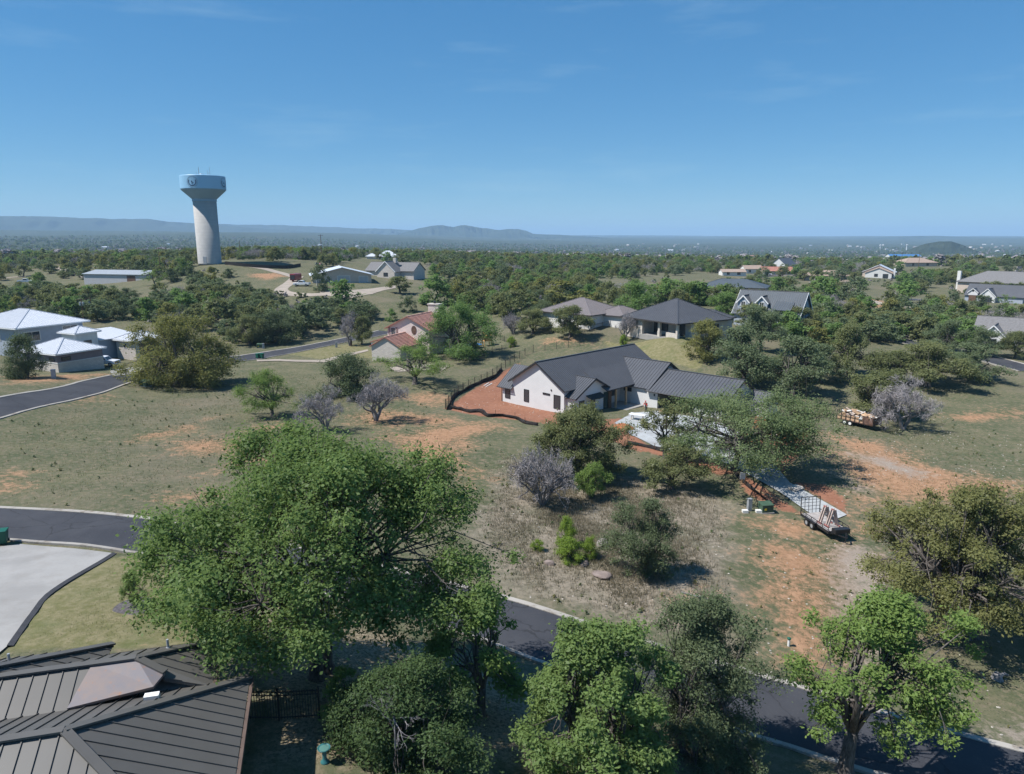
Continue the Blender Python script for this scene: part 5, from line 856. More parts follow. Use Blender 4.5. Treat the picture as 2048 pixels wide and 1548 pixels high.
# ------------------------------------------------------------------ house kit (all in the house's own frame)
def clip_halves(poly, f0, f1):
    """keep the part of a polygon [(s,t,Vector)] with f0 <= s <= f1"""
    for lim, sg in ((f0, 1), (f1, -1)):
        out = []
        for i in range(len(poly)):
            a, b = poly[i], poly[(i+1) % len(poly)]; da, db = (a[0]-lim)*sg, (b[0]-lim)*sg
            if da >= 0: out.append(a)
            if (da > 0 > db) or (da < 0 < db):
                k = da/(da-db); out.append((lim, a[1]+(b[1]-a[1])*k, a[2].lerp(b[2], k)))
        poly = out
        if len(poly) < 3: return []
    return poly
def slope(parent, pts, mat, seam_mat=None, spacing=0.45, rw=0.05, rh=0.05, horizontal=False, split=False, th=0.13, name='roof_slope', phase=0.5):
    P = [Vector(p) for p in pts]; n = Vector((0,0,0))
    for i in range(1, len(P)-1): n += (P[i]-P[0]).cross(P[i+1]-P[0])
    n.normalize()
    if n.z < 0: P = P[::-1]; n = -n
    e = Vector((0,0,1)).cross(n); e = e.normalized() if e.length > 1e-4 else Vector((1,0,0)); d = n.cross(e)
    if horizontal: e, d = d, e
    st = [((p-P[0]).dot(e), (p-P[0]).dot(d), p) for p in P]; s0 = min(q[0] for q in st); s1 = max(q[0] for q in st)
    k = max(1, round((s1-s0)/spacing)); sp = (s1-s0)/k
    if split:
        root = MB().slab(P, th*0.6).build(name, mat, parent)
        root.location = -n*0.05
        for i in range(k):
            pl = clip_halves(st, s0+i*sp+0.004, s0+(i+1)*sp-0.004)
            if len(pl) < 3: continue
            mb = MB().slab([q[2] for q in pl], 0.045)
            lo = clip_halves(pl, s0+i*sp, s0+i*sp+rw)
            if len(lo) >= 3: mb.slab([q[2]+n*rh for q in lo], rh*0.98)
            o = mb.build('roof_panel', mat, root); o.location = n*0.05
        return root
    root = MB().slab(P, th).build(name, mat, parent)
    if seam_mat is not None:
        mb = MB()
        for i in range(k+1):
            s = min(max(s0 + i*sp, s0+rw/2), s1-rw/2); ts = []
            for j in range(len(st)):
                a, b = st[j], st[(j+1) % len(st)]
                if (a[0]-s)*(b[0]-s) < 0 or (abs(a[0]-s) < 1e-6): 
                    q = 0 if abs(b[0]-a[0]) < 1e-9 else (s-a[0])/(b[0]-a[0]); ts.append(a[1]+(b[1]-a[1])*q)
            if len(ts) >= 2 and max(ts)-min(ts) > 0.2:
                base = P[0] + e*s; mb.bar(base+d*min(ts)+n*rh*0.45, base+d*max(ts)+n*rh*0.45, rw, rh) if abs(n.z) > 0.99 else mb.add(
                    [base+d*t_+e*x_+n*h_ for t_ in (min(ts), max(ts)) for x_, h_ in ((-rw/2,-0.01),(rw/2,-0.01),(rw/2,rh),(-rw/2,rh))], [(0,1,2,3),(7,6,5,4),(0,4,5,1),(1,5,6,2),(2,6,7,3),(3,7,4,0)])
        if mb.v: mb.build('roof_seams', seam_mat, root, kind='stuff')
    return root
def cap(parent, a, b, w, mat, name='ridge_cap'):
    return MB().bar(a, b, w, 0.07).build(name, mat, parent)
def gable(parent, x0, x1, y0, y1, z0, he, hr, axis, wall, roof, seam, over=0.5, ends=0.4, sp=0.45, roof_x=None, horiz=False, rw=0.05, rh=0.05, front=True, back=True, trim=None):
    """walls with gable ends and a two-slope roof; ridge along the axis"""
    sw = (lambda p: p) if axis == 'x' else (lambda p: (p[1], p[0], p[2]))
    if axis == 'y': x0, x1, y0, y1 = y0, y1, x0, x1
    ym = (y0+y1)/2; s = (hr-he)/(ym-y0); d = 0.10
    if wall is not None:
        prof = [(y0,z0),(y1,z0),(y1,he-d),(ym,hr-d),(y0,he-d)]
        vs = [sw((x, y, z)) for x in (x0, x1) for y, z in prof]
        fs = [(4,3,2,1,0),(5,6,7,8,9)] + [(i,(i+1)%5,5+(i+1)%5,5+i) for i in range(5)]
        bm_ = MB().add(vs, fs if axis == 'x' else [f[::-1] for f in fs]); bm_.build('wall', wall, parent)
    rx0, rx1 = roof_x or (x0-ends, x1+ends); ze = he - over*s
    if front: slope(parent, [sw((rx0,y0-over,ze)), sw((rx1,y0-over,ze)), sw((rx1,ym,hr)), sw((rx0,ym,hr))], roof, seam, sp, rw, rh, horiz)
    if back: slope(parent, [sw((rx0,ym,hr)), sw((rx1,ym,hr)), sw((rx1,y1+over,ze)), sw((rx0,y1+over,ze))], roof, seam, sp, rw, rh, horiz)
    cap(parent, sw((rx0,ym,hr+0.02)), sw((rx1,ym,hr+0.02)), 0.32, seam or roof)
    if trim is not None:
        for x in (rx0, rx1):
            MB().bar(sw((x,y0-over,ze-0.1)), sw((x,ym,hr-0.1)), 0.06, 0.26).build('rake_board', trim, parent); MB().bar(sw((x,ym,hr-0.1)), sw((x,y1+over,ze-0.1)), 0.06, 0.26).build('rake_board', trim, parent)
def hip(parent, x0, x1, y0, y1, z0, he, pitch, wall, roof, seam, over=0.6, sp=0.45, rw=0.05, rh=0.05, walls=True, split=False):
    if wall is not None and walls: MB().box(x0, y0, z0, x1, y1, he-0.1).build('wall', wall, parent)
    X0, X1, Y0, Y1 = x0-over, x1+over, y0-over, y1+over; z = he - 0.1*over
    h = min(X1-X0, Y1-Y0)/2; hr = z + h*pitch
    if X1-X0 >= Y1-Y0: A, B = (X0+h, (Y0+Y1)/2, hr), (X1-h, (Y0+Y1)/2, hr); quads = [[(X0,Y0,z),(X1,Y0,z),B,A],[(X1,Y1,z),(X0,Y1,z),A,B],[(X0,Y1,z),(X0,Y0,z),A],[(X1,Y0,z),(X1,Y1,z),B]]
    else: A, B = ((X0+X1)/2, Y0+h, hr), ((X0+X1)/2, Y1-h, hr); quads = [[(X0,Y1,z),(X0,Y0,z),A,B],[(X1,Y0,z),(X1,Y1,z),B,A],[(X0,Y0,z),(X1,Y0,z),A],[(X1,Y1,z),(X0,Y1,z),B]]
    for q in quads: slope(parent, q, roof, seam, sp, rw, rh, split=split)
    for c in ((X0,Y0,z),(X1,Y0,z),(X1,Y1,z),(X0,Y1,z)):
        tgt = A if (Vector(c)-Vector(A)).length < (Vector(c)-Vector(B)).length else B
        cap(parent, (c[0],c[1],c[2]+0.03), (tgt[0],tgt[1],tgt[2]+0.03), 0.26, seam or roof, 'hip_cap')
    cap(parent, (A[0],A[1],A[2]+0.03), (B[0],B[1],B[2]+0.03), 0.28, seam or roof)
    MB().box(X0+0.02,Y0+0.02,z-0.24,X1-0.02,Y0+0.08,z-0.02).box(X0+0.02,Y1-0.08,z-0.24,X1-0.02,Y1-0.02,z-0.02).box(X0+0.02,Y0+0.08,z-0.24,X0+0.08,Y1-0.08,z-0.02).box(X1-0.08,Y0+0.08,z-0.24,X1-0.02,Y1-0.08,z-0.02).build('fascia', M['fascia'] if roof is not M['roof_white'] else M['trim_white'], parent)
    return hr
def onface(face, c):
    s = -1 if face[0] == '-' else 1
    if face[1] == 'y': return lambda u, o, z: (u, c+s*o, z)
    return lambda u, o, z: (c+s*o, u, z)
def fbox(mb, f, u0, u1, o0, o1, z0, z1_):
    a, b = f(u0, o0, z0), f(u1, o1, z1_); return mb.box(min(a[0],b[0]), min(a[1],b[1]), z0, max(a[0],b[0]), max(a[1],b[1]), z1_)
def win(parent, face, c, u, z, w, h, fm=None, mull=0, fw=0.08, name='window', glass=None):
    f = onface(face, c); fm = fm or M['trim_black']; mb = MB()
    fbox(mb, f, u-w/2, u+w/2, 0.0, 0.07, z, z+fw); fbox(mb, f, u-w/2, u+w/2, 0.0, 0.07, z+h-fw, z+h)
    fbox(mb, f, u-w/2, u-w/2+fw, 0.0, 0.07, z+fw, z+h-fw); fbox(mb, f, u+w/2-fw, u+w/2, 0.0, 0.07, z+fw, z+h-fw)
    for k in range(mull): x = u-w/2+w*(k+1)/(mull+1); fbox(mb, f, x-0.025, x+0.025, 0.03, 0.06, z+fw, z+h-fw)
    o = mb.build(name, fm, parent); mb = MB(); fbox(mb, f, u-w/2+fw, u+w/2-fw, 0.005, 0.03, z+fw, z+h-fw); mb.build('pane', glass or M['glass'], o); return o
def house(name, x, y, deg, label, z=None, group=None):
    KEEP_OPEN.append((x, y, 26)); return empty(name, (x, y, z1(x, y) if z is None else z), R_(deg), label, 'house', group)

# ---- the white gabled house under construction
h = house('gabled_house', -1.54, 111.85, -44, 'white stucco house under construction with black metal roofs and open garage', z1(8, 112)+0.02)
RD, RS = M['roof_dark'], M['roof_seam']
gable(h, 2.3, 12.9, 0, 25.0, -0.4, 4.3, 7.7, 'y', M['stucco'], RD, RS, over=0.55, ends=0.55, sp=0.42, trim=M['trim_black'])
MB().box(0, 0.003, -0.4, 2.6, 7.2, 3.05).build('wall', M['stucco'], h)
slope(h, [(-0.7,-0.5,2.72),(2.45,-0.5,2.72),(2.45,3.6,5.85),(-0.7,3.6,5.85)], RD, RS, 0.45); slope(h, [(2.46,0.06,3.14),(4.9,3.6,5.85),(2.46,3.6,5.85)], RD, RS, 0.45)
slope(h, [(-0.7,3.6,5.85),(4.9,3.6,5.85),(2.46,7.7,2.72),(-0.7,7.7,2.72)], RD, RS, 0.45)
MB().add([(0,0.003,3.0),(0,7.2,3.0),(0,3.6,5.7),(0.2,0.003,3.0),(0.2,7.2,3.0),(0.2,3.6,5.7)], [(0,2,1),(3,4,5),(0,3,5,2),(2,5,4,1),(0,1,4,3)]).build('wall', M['stucco'], h)
gable(h, 12.6, 14.5, 0.5, 9.3, -0.4, 3.15, 5.4, 'x', M['stucco'], RD, RS, over=0.45, roof_x=(11.2, 15.05), sp=0.45, trim=M['trim_black'])
slope(h, [(10.6,7.0,5.80),(10.6,19.6,5.80),(15.6,19.6,3.25),(15.6,7.0,3.25)], RD, RS, 0.30, rw=0.04, rh=0.035)
gable(h, 12.5, 18.2, 14.2, 25.2, -0.4, 3.2, 6.4, 'x', M['stucco'], RD, RS, over=0.5, roof_x=(9.5, 18.8), sp=0.55, trim=M['trim_black'])
# garage: walls round a real opening
gw = MB().box(18.2, 14.0, -0.4, 20.3, 14.2, 2.95).box(26.4, 14.0, -0.4, 31.5, 14.2, 2.95).box(20.3, 14.0, 2.6, 26.4, 14.2, 2.95).box(31.3, 14.2, -0.4, 31.5, 23.6, 2.95).box(18.21, 23.4, -0.4, 31.3, 23.6, 2.95)
gw.add([(31.3,14.0,2.95),(31.3,23.6,2.95),(31.3,18.8,5.35),(31.5,14.0,2.95),(31.5,23.6,2.95),(31.5,18.8,5.35)], [(0,2,1),(3,4,5),(0,3,5,2),(2,5,4,1),(0,1,4,3)]).build('wall', M['stucco'], h)
MB().box(18.3, 14.2, -0.3, 31.3, 23.4, 0.04).build('garage_floor', M['concrete'], h); MB().box(18.25, 14.21, 2.9, 31.3, 23.4, 2.94).build('garage_ceiling', M['offwhite'], h)
MB().box(20.2,13.94,-0.1,20.34,14.0,2.7).box(26.36,13.94,-0.1,26.5,14.0,2.7).box(20.34,13.94,2.56,26.36,14.0,2.7).build('garage_door_frame', M['trim_black'], h)
slope(h, [(18.25,13.35,2.67),(32.0,13.35,2.67),(32.0,18.8,5.5),(18.25,18.8,5.5)], RD, RS, 0.55); slope(h, [(18.25,18.8,5.5),(32.0,18.8,5.5),(32.0,24.2,2.67),(18.25,24.2,2.67)], RD, RS, 0.55)
cap(h, (18.25,18.8,5.53), (32,18.8,5.53), 0.32, RS); MB().bar((32,13.35,2.58),(32,18.8,5.4),0.06,0.26).bar((32,18.8,5.4),(32,24.2,2.58),0.06,0.26).build('rake_board', M['trim_black'], h)
gable(h, 32.6, 35.4, 19.6, 23.0, -0.4, 2.5, 3.7, 'x', M['stucco'], RD, RS, over=0.35, sp=0.5)
MB().tube([(-0.75,-0.56,2.66),(2.5,-0.56,2.66)], 0.07, 6).tube([(-0.05,-0.1,2.6),(-0.05,-0.1,0.0)], 0.05, 6).build('gutter', M['trim_black'], h)
MB().tube([(18.25,13.28,2.66),(32.0,13.28,2.66)], 0.08, 6).build('gutter', M['trim_black'], h)
MB().tube([(15.68,7.1,3.2),(15.68,19.5,3.2)], 0.08, 6).build('gutter', M['trim_black'], h)
for (u, z, ww, hh) in ((1.2,0.96,1.15,2.0),(5.3,1.04,1.06,1.96),(9.42,2.76,1.45,0.30),(11.55,0.95,1.3,2.1)): win(h, '-y', 0.0, u, z, ww, hh)
MB().cbox(10.4,-0.06,3.55,0.18,0.1,0.22).build('wall_lamp', M['black_metal'], h)
win(h, '+x', 14.5, 4.9, 0.1, 1.1, 2.15, M['wood_dark'], 0, 0.14, 'door'); win(h, '+x', 14.5, 2.2, 0.9, 1.2, 1.4)
aw = slope(h, [(14.4,3.2,2.95),(14.4,6.7,2.95),(15.7,6.7,2.45),(15.7,3.2,2.45)], simple('dark_green_awning', (0.035,0.055,0.05), 0.5), RS, 0.4, name='awning', th=0.08)
MB().bar((14.5,3.5,1.9),(15.6,3.5,2.42),0.1).build('bracket', M['wood_dark'], aw); MB().bar((14.5,6.4,1.9),(15.6,6.4,2.42),0.1).build('bracket', M['wood_dark'], aw)
MB().box(14.52,7.6,0.0,14.6,9.2,2.75).build('shutter', simple('dark_green_sheathing', (0.02,0.05,0.045), 0.7), h)
MB().box(14.62,9.45,-0.35,17.6,14.1,0.10).box(12.95,9.35,-0.35,14.62,14.15,0.10).build('porch_floor', M['concrete'], h)
for yy in (9.7, 12.4): MB().box(15.2,yy-0.13,0.1,15.46,yy+0.13,3.2).build('post', M['wood'], h)
MB().box(14.6,8.6,0.0,14.75,9.4,2.7).build('door_frame', M['wood_dark'], h)
win(h, '+x', 12.9, 11.6, 1.2, 2.6, 1.2); win(h, '-y', 14.2, 14.4, 1.9, 1.5, 0.7)
win(h, '-y', 14.0, 19.6, 1.9, 0.22, 0.34, M['black_metal'], 0, 0.03, 'wall_lamp'); win(h, '-y', 14.0, 27.2, 1.9, 0.22, 0.34, M['black_metal'], 0, 0.03, 'wall_lamp')
fd = MB(); rg = random.Random(4)
for k in range(40): xx = rg.uniform(-0.3, 13.2); fd.cbox(xx, -0.25-rg.random()*0.3, -0.25, rg.uniform(.2,.5), rg.uniform(.2,.4), rg.uniform(.25,.42))
fd.build('foundation_rubble', M['rock'], h, kind='stuff')

# ---- the near house with the bronze roof (origin: north eave corner, eave level)
h = empty('metal_roofed_house', (-10.44, 25.26, 26-17.2), R_(195.15), 'near house with dark bronze standing seam roof and a weathered copper panel', 'house')
B_, BR = M['roof_bronze'], M['roof_bronze_rib']; K = 0.452
def sl(pts, **kw): return slope(h, pts, B_, None, 0.50, 0.030, 0.042, split=True, **kw)
sl([(0,0,0),(0,9.74,0),(4.87,4.87,2.2)]); sl([(22,0,0),(0,0,0),(4.87,4.87,2.2),(22,4.87,2.2)]); sl([(0,9.74,0),(22,9.74,0),(22,4.87,2.2),(4.87,4.87,2.2)])
sl([(1.386,-3.22,0.003),(1.386,0.2,0.003),(3.05,0.08,0.55),(4.1,-0.5,1.22)]); sl([(22,-3.22,0.003),(1.386,-3.22,0.003),(4.1,-0.5,1.22),(22,-0.5,1.22)]); sl([(5.6,-0.5,1.22),(22,-0.5,1.22),(22,1.2,0.45),(5.98,1.2,0.45)])
sl([(5.86,-4.02,0.006),(5.86,-1.9,0.006),(9.4,-0.5,1.6)]); sl([(22,-4.02,0.006),(5.86,-4.02,0.006),(9.4,-0.5,1.6),(22,-0.5,1.6)]);
MB().slab([(5.62,-0.5,1.26),(4.1,-0.5,1.26),(3.02,0.06,0.80),(3.3,0.75,0.70),(6.05,1.2,0.628)], 0.14).build('copper_panel', M['copper'], h)
for a, b in (((0,0,0.06),(4.87,4.87,2.27)),((0,9.74,0.06),(4.87,4.87,2.27)),((4.87,4.87,2.27),(22,4.87,2.27)),((1.386,-3.22,0.06),(4.1,-0.5,1.29)),((4.1,-0.5,1.29),(22,-0.5,1.29)),((4.1,-0.5,1.29),(3.0,0.06,0.84)),((5.86,-4.02,0.06),(9.4,-0.5,1.67)),((9.4,-0.5,1.67),(22,-0.5,1.67))): cap(h, a, b, 0.30, B_, 'hip_cap')
MB().box(0.6,0.6,-3.6,21,9.1,-0.05).build('wall', M['stone'], h); MB().box(2.0,-2.6,-3.6,21,0.6,-0.06).build('wall', M['stone'], h); MB().box(6.5,-3.4,-3.6,21,-2.6,-0.05).build('wall', M['stone'], h)
MB().box(-0.14,-0.05,-0.18,-0.02,9.8,-0.02).build('gutter', simple('brown_gutter', (0.12,0.085,0.07), 0.5), h); MB().box(1.25,-3.25,-0.18,1.37,0.0,-0.02).build('gutter', simple('brown_gutter', (0.12,0.085,0.07), 0.5), h); MB().box(1.3,-3.32,-0.18,6,-3.24,-0.02).build('gutter', M['fascia'], h)
for vx, vy in ((3.2,-1.6),(8.9,-1.9)):
    zz = (vx-1.386)*K if vx < 4 else (vy+3.22)*K+0.35
    MB().lathe([(0.16,-0.05),(0.07,0.08),(0.05,0.08),(0.05,0.42),(0.0,0.42)], 10, (vx,vy,zz)).build('vent_pipe', M['grey_metal'], h)
MB().box(2.95,1.35,0.62,3.45,1.62,0.86).build('roof_vent', M['plastic_white'], h)

# ---- water tower
tx, ty = (-130.63,311.51)
tw = empty('water_tower', (tx, ty, z1(tx, ty)-0.3), 0, 'tall concrete water tower with a pale blue tank and round emblems', 'water tower')
MB().lathe([(5.0,0),(4.75,0.6),(4.7,26.2)], 48).build('shaft', M['tower_conc'], tw, True)
MB().lathe([(4.72,26.15),(4.9,26.3),(4.9,27.2),(8.9,30.9),(9.0,31.2)], 48).build('tank_cone', M['tank_low'], tw)
MB().lathe([(9.0,31.2),(9.05,31.3),(9.05,36.4),(8.9,36.6),(5,37.0),(0.0,37.2)], 64).build('tank', M['tank_blue'], tw)
for a, b in ((0.0,0.7),): MB().lathe([(1.0,37.0),(1.0,37.7),(0.0,37.75)], 12).build('roof_hatch', M['trim_white'], tw)
rg = random.Random(2)
for k in range(9):
    a = rg.uniform(0, 6.28); r = rg.uniform(1, 3.4); MB().tube([(r*math.cos(a), r*math.sin(a), 36.8), (r*math.cos(a), r*math.sin(a), 36.8+rg.uniform(1.2,4.6))], 0.07, 5).build('antenna', M['grey_metal'], tw)
MB().box(-0.7,-5.05,0.2,0.7,-4.6,3.4).build('door', M['greywall'], tw)
view = math.atan2(-tx, ty)     # bearing back to the lot
def emblem(ang):
    Rr = 9.09
    def wrap(pts): return [((Rr)*math.cos(ang+p[0]/Rr), (Rr)*math.sin(ang+p[0]/Rr), 33.75+p[1]) for p in pts]
    def arc(r0, r1, a0, a1, n=40):
        mb = MB(); out = []
        for i in range(n+1):
            a = a0+(a1-a0)*i/n; out += wrap([(r0*math.cos(a), r0*math.sin(a)), (r1*math.cos(a), r1*math.sin(a))])
        return mb.add(out, [(2*i, 2*i+1, 2*i+3, 2*i+2) for i in range(n)])
    e = arc(1.35, 1.72, R_(150), R_(390)).build('emblem', M['navy'], tw)
    arc(2.22, 2.34, 0, 6.2832).build('ring', M['tank_low'], e); arc(1.95, 2.02, 0, 6.2832).build('ring', M['tank_low'], e)
    MB().add(wrap([(-0.35,0.65),(0.15,0.0),(0.75,-0.35),(0.2,-0.45),(-0.4,-0.3)]), [(0,4,3,1),(1,3,2)]).build('figure', M['navy'], e)
    MB().add(wrap([(-0.5,-0.75),(0.5,-0.75),(0.3,-0.95),(-0.3,-0.95)]), [(0,3,2,1)]).build('figure', M['navy'], e)
    for k in range(26):
        a = R_(20)+k*6.2832*0.86/26; MB().add(wrap([(2.12+0.09*math.cos(a+q)+0*0, 0) if 0 else (2.10*math.cos(a)+0.07*math.cos(q), 2.10*math.sin(a)+0.07*math.sin(q)) for q in (0.8,2.4,3.9,5.5)]), [(0,1,2,3)]).build('letter', M['navy'], e)
toward = math.atan2(-ty, -tx)
for k in range(4): emblem(toward - R_(27) + k*math.pi/2)
wl = spline([(tx+8,ty-4),(tx+20,ty-8),(tx+34,ty-6),(tx+38,ty+4)], 2); ribbon_l = MB(); zz = zt(wl[:,0], wl[:,1])
for i in range(len(wl)-1): ribbon_l.bar((wl[i][0],wl[i][1],zz[i]+0.7), (wl[i+1][0],wl[i+1][1],zz[i+1]+0.7), 0.08, 1.4)
tag(ribbon_l.build('screen_fence', M['silt']), 'low black screen fence beside the water tower', 'fence')

# ---- pink house with terracotta roofs
h = house('tiled_house', -28.9, 144.6, -22, 'pale pink two storey house with terracotta tiled roofs and stone chimney', z1(-26, 146))
TL, LP = M['tile'], M['tile_lip']
gable(h, 0, 6.8, 0, 9.0, -0.8, 3.1, 5.0, 'y', M['stone'], TL, LP, over=0.45, ends=0.35, sp=0.42, horiz=True, rw=0.10, rh=0.06)
gable(h, -0.9, 9.2, 7.8, 20.0, -0.8, 5.9, 8.4, 'y', M['pink'], TL, LP, over=0.55, ends=0.5, sp=0.42, horiz=True, rw=0.10, rh=0.06)
slope(h, [(-2.2,4.5,2.9),(3.2,4.5,3.0),(1.55,9.2,4.0),(-2.2,9.2,3.9)] if 0 else [(-3.6,5.0,2.85),(-0.95,5.0,3.75),(-0.95,13,3.75),(-3.6,13,2.85)], TL, LP, 0.42, 0.10, 0.06, True)
for yy in (5.3, 9, 12.6): MB().box(-3.4,yy-0.12,-0.8,-3.16,yy+0.12,2.85).build('post', M['trim_white'], h)
ch = MB().box(3.4,18.2,4,6.0,19.8,9.9).box(3.25,18.05,9.9,6.15,19.95,10.15).build('chimney', M['stone'], h); MB().lathe([(0.25,10.15),(0.25,10.6),(0.4,10.65),(0.0,10.8)], 10, (4.7,19,0)).build('flue', M['black_metal'], ch)
win(h, '-y', 7.8, 0.5, 4.05, 1.1, 1.8, M['trim_white'], 1); MB().box(-0.6,7.70,4.0,-0.12,7.77,5.9).box(1.12,7.70,4.0,1.6,7.77,5.9).build('shutter', simple('taupe_shutter', (0.26,0.20,0.18), 0.7), h)
orn = MB(); orn.add([(5.6+0.62*math.cos(a)-0.25*math.sin(a)*0, 7.74, 5.5+0.95*math.sin(a)) for a in [6.2832*k/20 for k in range(20)]], [tuple(range(20))]); orn.build('wall_ornament', M['rust'], h)
win(h, '-x', -0.9, 15, 3.9, 1.1, 1.7, M['trim_white'], 1); win(h, '-x', 0.0, 5.5, 0.1, 1.0, 2.1, M['trim_white'], 0, 0.1, 'door')

# ---- white roofed stone house on the left
h = house('white_roofed_house', -80.1, 123.3, -25, 'modern stone and plum house with several white metal hip roofs', z1(-80.1, 123.3)-0.1)
RW, RWS = M['roof_white'], M['roof_white_seam']
MB().box(-9.6,0,-1.0,0,8.6,1.75).build('wall', M['stone'], h); MB().box(-9.58,0.02,1.75,-0.02,8.58,3.4).build('wall', M['plum'], h); MB().box(-9.66,-0.06,1.70,0.06,8.66,1.82).build('stone_cap', M['offwhite'], h)
hip(h, -9.6, 0, 0, 8.6, -1, 3.5, 0.42, None, RW, RWS, over=0.55, sp=0.5, walls=False)
win(h, '-y', 0.02, -1.5, 2.05, 1.5, 0.65, M['black_metal'], 0, 0.1); win(h, '+x', -0.02, 1.6, 2.05, 1.7, 0.65, M['black_metal'], 0, 0.1)
MB().box(-36,5.5,-1,-19.6,18.5,6.3).build('wall', M['bluegrey'], h); hip(h, -36, -19.6, 5.5, 18.5, -1, 6.5, 0.36, None, RW, RWS, over=1.1, sp=0.5, walls=False)
win(h, '+x', -19.6, 8.0, 3.4, 3.2, 2.0, M['offwhite'], 1, 0.14); win(h, '+x', -19.6, 15.8, 4.2, 3.4, 1.6, M['offwhite'], 1, 0.14); win(h, '-y', 5.5, -27, 3.4, 3.0, 1.8, M['offwhite'], 1, 0.14)
MB().box(-14.6,10.6,-1,-10.2,15.0,5.2).build('wall', M['offwhite'], h); hip(h, -14.6, -10.2, 10.6, 15, -1, 5.3, 0.40, None, RW, RWS, over=0.6, sp=0.5, walls=False); win(h, '+x', -10.2, 12.8, 2.2, 1.6, 1.4)
MB().box(-19.58,15.2,-1,-10.5,24,3.2).build('wall', M['bluegrey'], h); slope(h, [(-19.5,15.2,4.4),(-10.0,15.2,3.3),(-10.0,24.6,3.3),(-19.5,24.6,4.4)], RW, RWS, 0.5)
MB().box(-9.6,18.4,-1,-4.0,25.0,3.1).build('wall', M['stone'], h); hip(h, -9.6, -4.0, 18.4, 25, -1, 3.2, 0.45, None, RW, RWS, over=0.6, sp=0.5, walls=False)
win(h, '-y', 18.4, -7.0, 1.4, 1.0, 1.0, M['offwhite']); win(h, '+x', -4.0, 21.6, -0.6, 4.6, 3.0, M['trim_black'], 0, 0.12, 'garage_door')

# ---- porch house behind the white house
px_, py_ = (33.03,140.93); h = house('porch_house', px_, py_, -57, 'stone house with a big dark hip roof over a corner porch', z1(px_, py_)+0.1)
hh = 3.4; hx = hip(h, -16.2, -0.6, 0.6, 15.5, -1, hh, 0.50, None, M['roof_dark'], M['roof_seam'], over=0.7, sp=0.5, walls=False)
MB().box(-16.2,4.4,-1,-0.6,15.4,hh-0.1).box(-16.2,0.8,-1,-11.5,4.4,hh-0.1).build('wall', M['stone'], h)
for xx in (-11.2, -6.0, -1.0): MB().box(xx-0.32,0.7,-1,xx+0.32,1.34,1.2).box(xx-0.24,0.78,1.2,xx+0.24,1.26,hh-0.1).build('post', M['stone'], h)
MB().box(-3.9,0.75,-1,-1.3,1.15,1.15).build('low_wall', M['stone'], h); MB().box(-11.5,0.6,-1.0,-0.7,4.4,0.06).build('porch_floor', M['concrete'], h)
win(h, '-y', 4.4, -8.4, 0.7, 3.0, 1.9); win(h, '-y', 4.4, -3.4, 0.2, 2.6, 2.5, None, 1); win(h, '-y', 4.4, -10.6, 0.1, 1.0, 2.3, None, 0, 0.12, 'door'); win(h, '+x', -0.6, 7.4, 0.7, 1.4, 1.8); win(h, '+x', -0.6, 12, 0.7, 1.4, 1.8)
hip(h, -14, -4, 15.6, 21, -1, 3.1, 0.45, M['stone'], M['roof_dark'], M['roof_seam'], over=0.6, sp=0.5)

# ---- the other houses
h = house('hip_roofed_house', 17.6, 158.5, -42, 'white house with a wide grey brown hip roof behind an iron fence', z1(17, 160))
hip(h, -15, -0.6, 0.6, 14, -1.2, 3.3, 0.42, M['offwhite'], M['roof_brown'], M['roof_brown'], over=0.7, sp=0.5); hip(h, -3, 4.5, 6, 15, -1.2, 3.0, 0.42, M['offwhite'], M['roof_brown'], M['roof_brown'], over=0.6, sp=0.5)
win(h, '-y', 0.6, -3.4, 0.8, 0.9, 1.9); win(h, '-y', 0.6, -2.3, 0.8, 0.9, 1.9); win(h, '-y', 0.6, -7.6, 2.2, 0.9, 0.6); win(h, '-y', 0.6, -9.2, 0.8, 0.8, 1.8); win(h, '-y', 0.6, -5.8, 0.0, 1.8, 1.3, M['black_metal'], 1)
h = house('dormer_house', 62, 171, -37, 'blue grey house with a slate metal roof and white trimmed dormers', z1(62, 172))
gable(h, -6.8, 8.2, -5, 5, -1, 3.4, 8.2, 'x', M['bluegrey'], M['roof_slate'], M['roof_grey'], over=0.6, ends=0.5, sp=0.5, trim=M['trim_white'])
for xx in (-5.0, -0.6):
    gable(h, xx-1.3, xx+1.3, -4.3, 0.5, 3.6, 5.8, 7.2, 'y', M['bluegrey'], M['roof_slate'], M['roof_grey'], over=0.3, ends=0.35, sp=0.5, trim=M['trim_white']); win(h, '-y', -4.3, xx, 4.5, 1.2, 1.3, M['trim_white'], 1, 0.12)
slope(h, [(2.2,-5.6,4.2),(6.4,-5.6,4.2),(6.4,-1.2,6.6),(2.2,-1.2,6.6)], M['roof_slate'], M['roof_grey'], 0.5); win(h, '+x', 8.2, 0, 4.4, 1.0, 1.6, M['trim_white'], 1, 0.1); win(h, '+x', 8.2, -2.5, 0.8, 1.0, 1.6, M['trim_white'], 1, 0.1)
h = house('slate_roofed_house', 92, 297, -25, 'low house with a flat slate grey hip roof beside the curving road', z1(92, 297))
hip(h, -13, 13, -8, 8, -1, 2.9, 0.34, M['stucco_tan'], M['roof_slate'], None, over=0.8); win(h, '-y', -8, 5, 0.6, 3.5, 2.0); win(h, '-y', -8, -4, 0.6, 2.0, 1.6)
h = house('flagpole_house', -62, 262, 17, 'tan garage building with a white low gabled roof behind a flagpole', z1(-60, 262))
gable(h, -10.5, 10.5, 0, 16, -1, 3.0, 5.6, 'y', M['stucco_tan'], M['roof_white'], None, over=0.9, ends=0.8, sp=0.6)
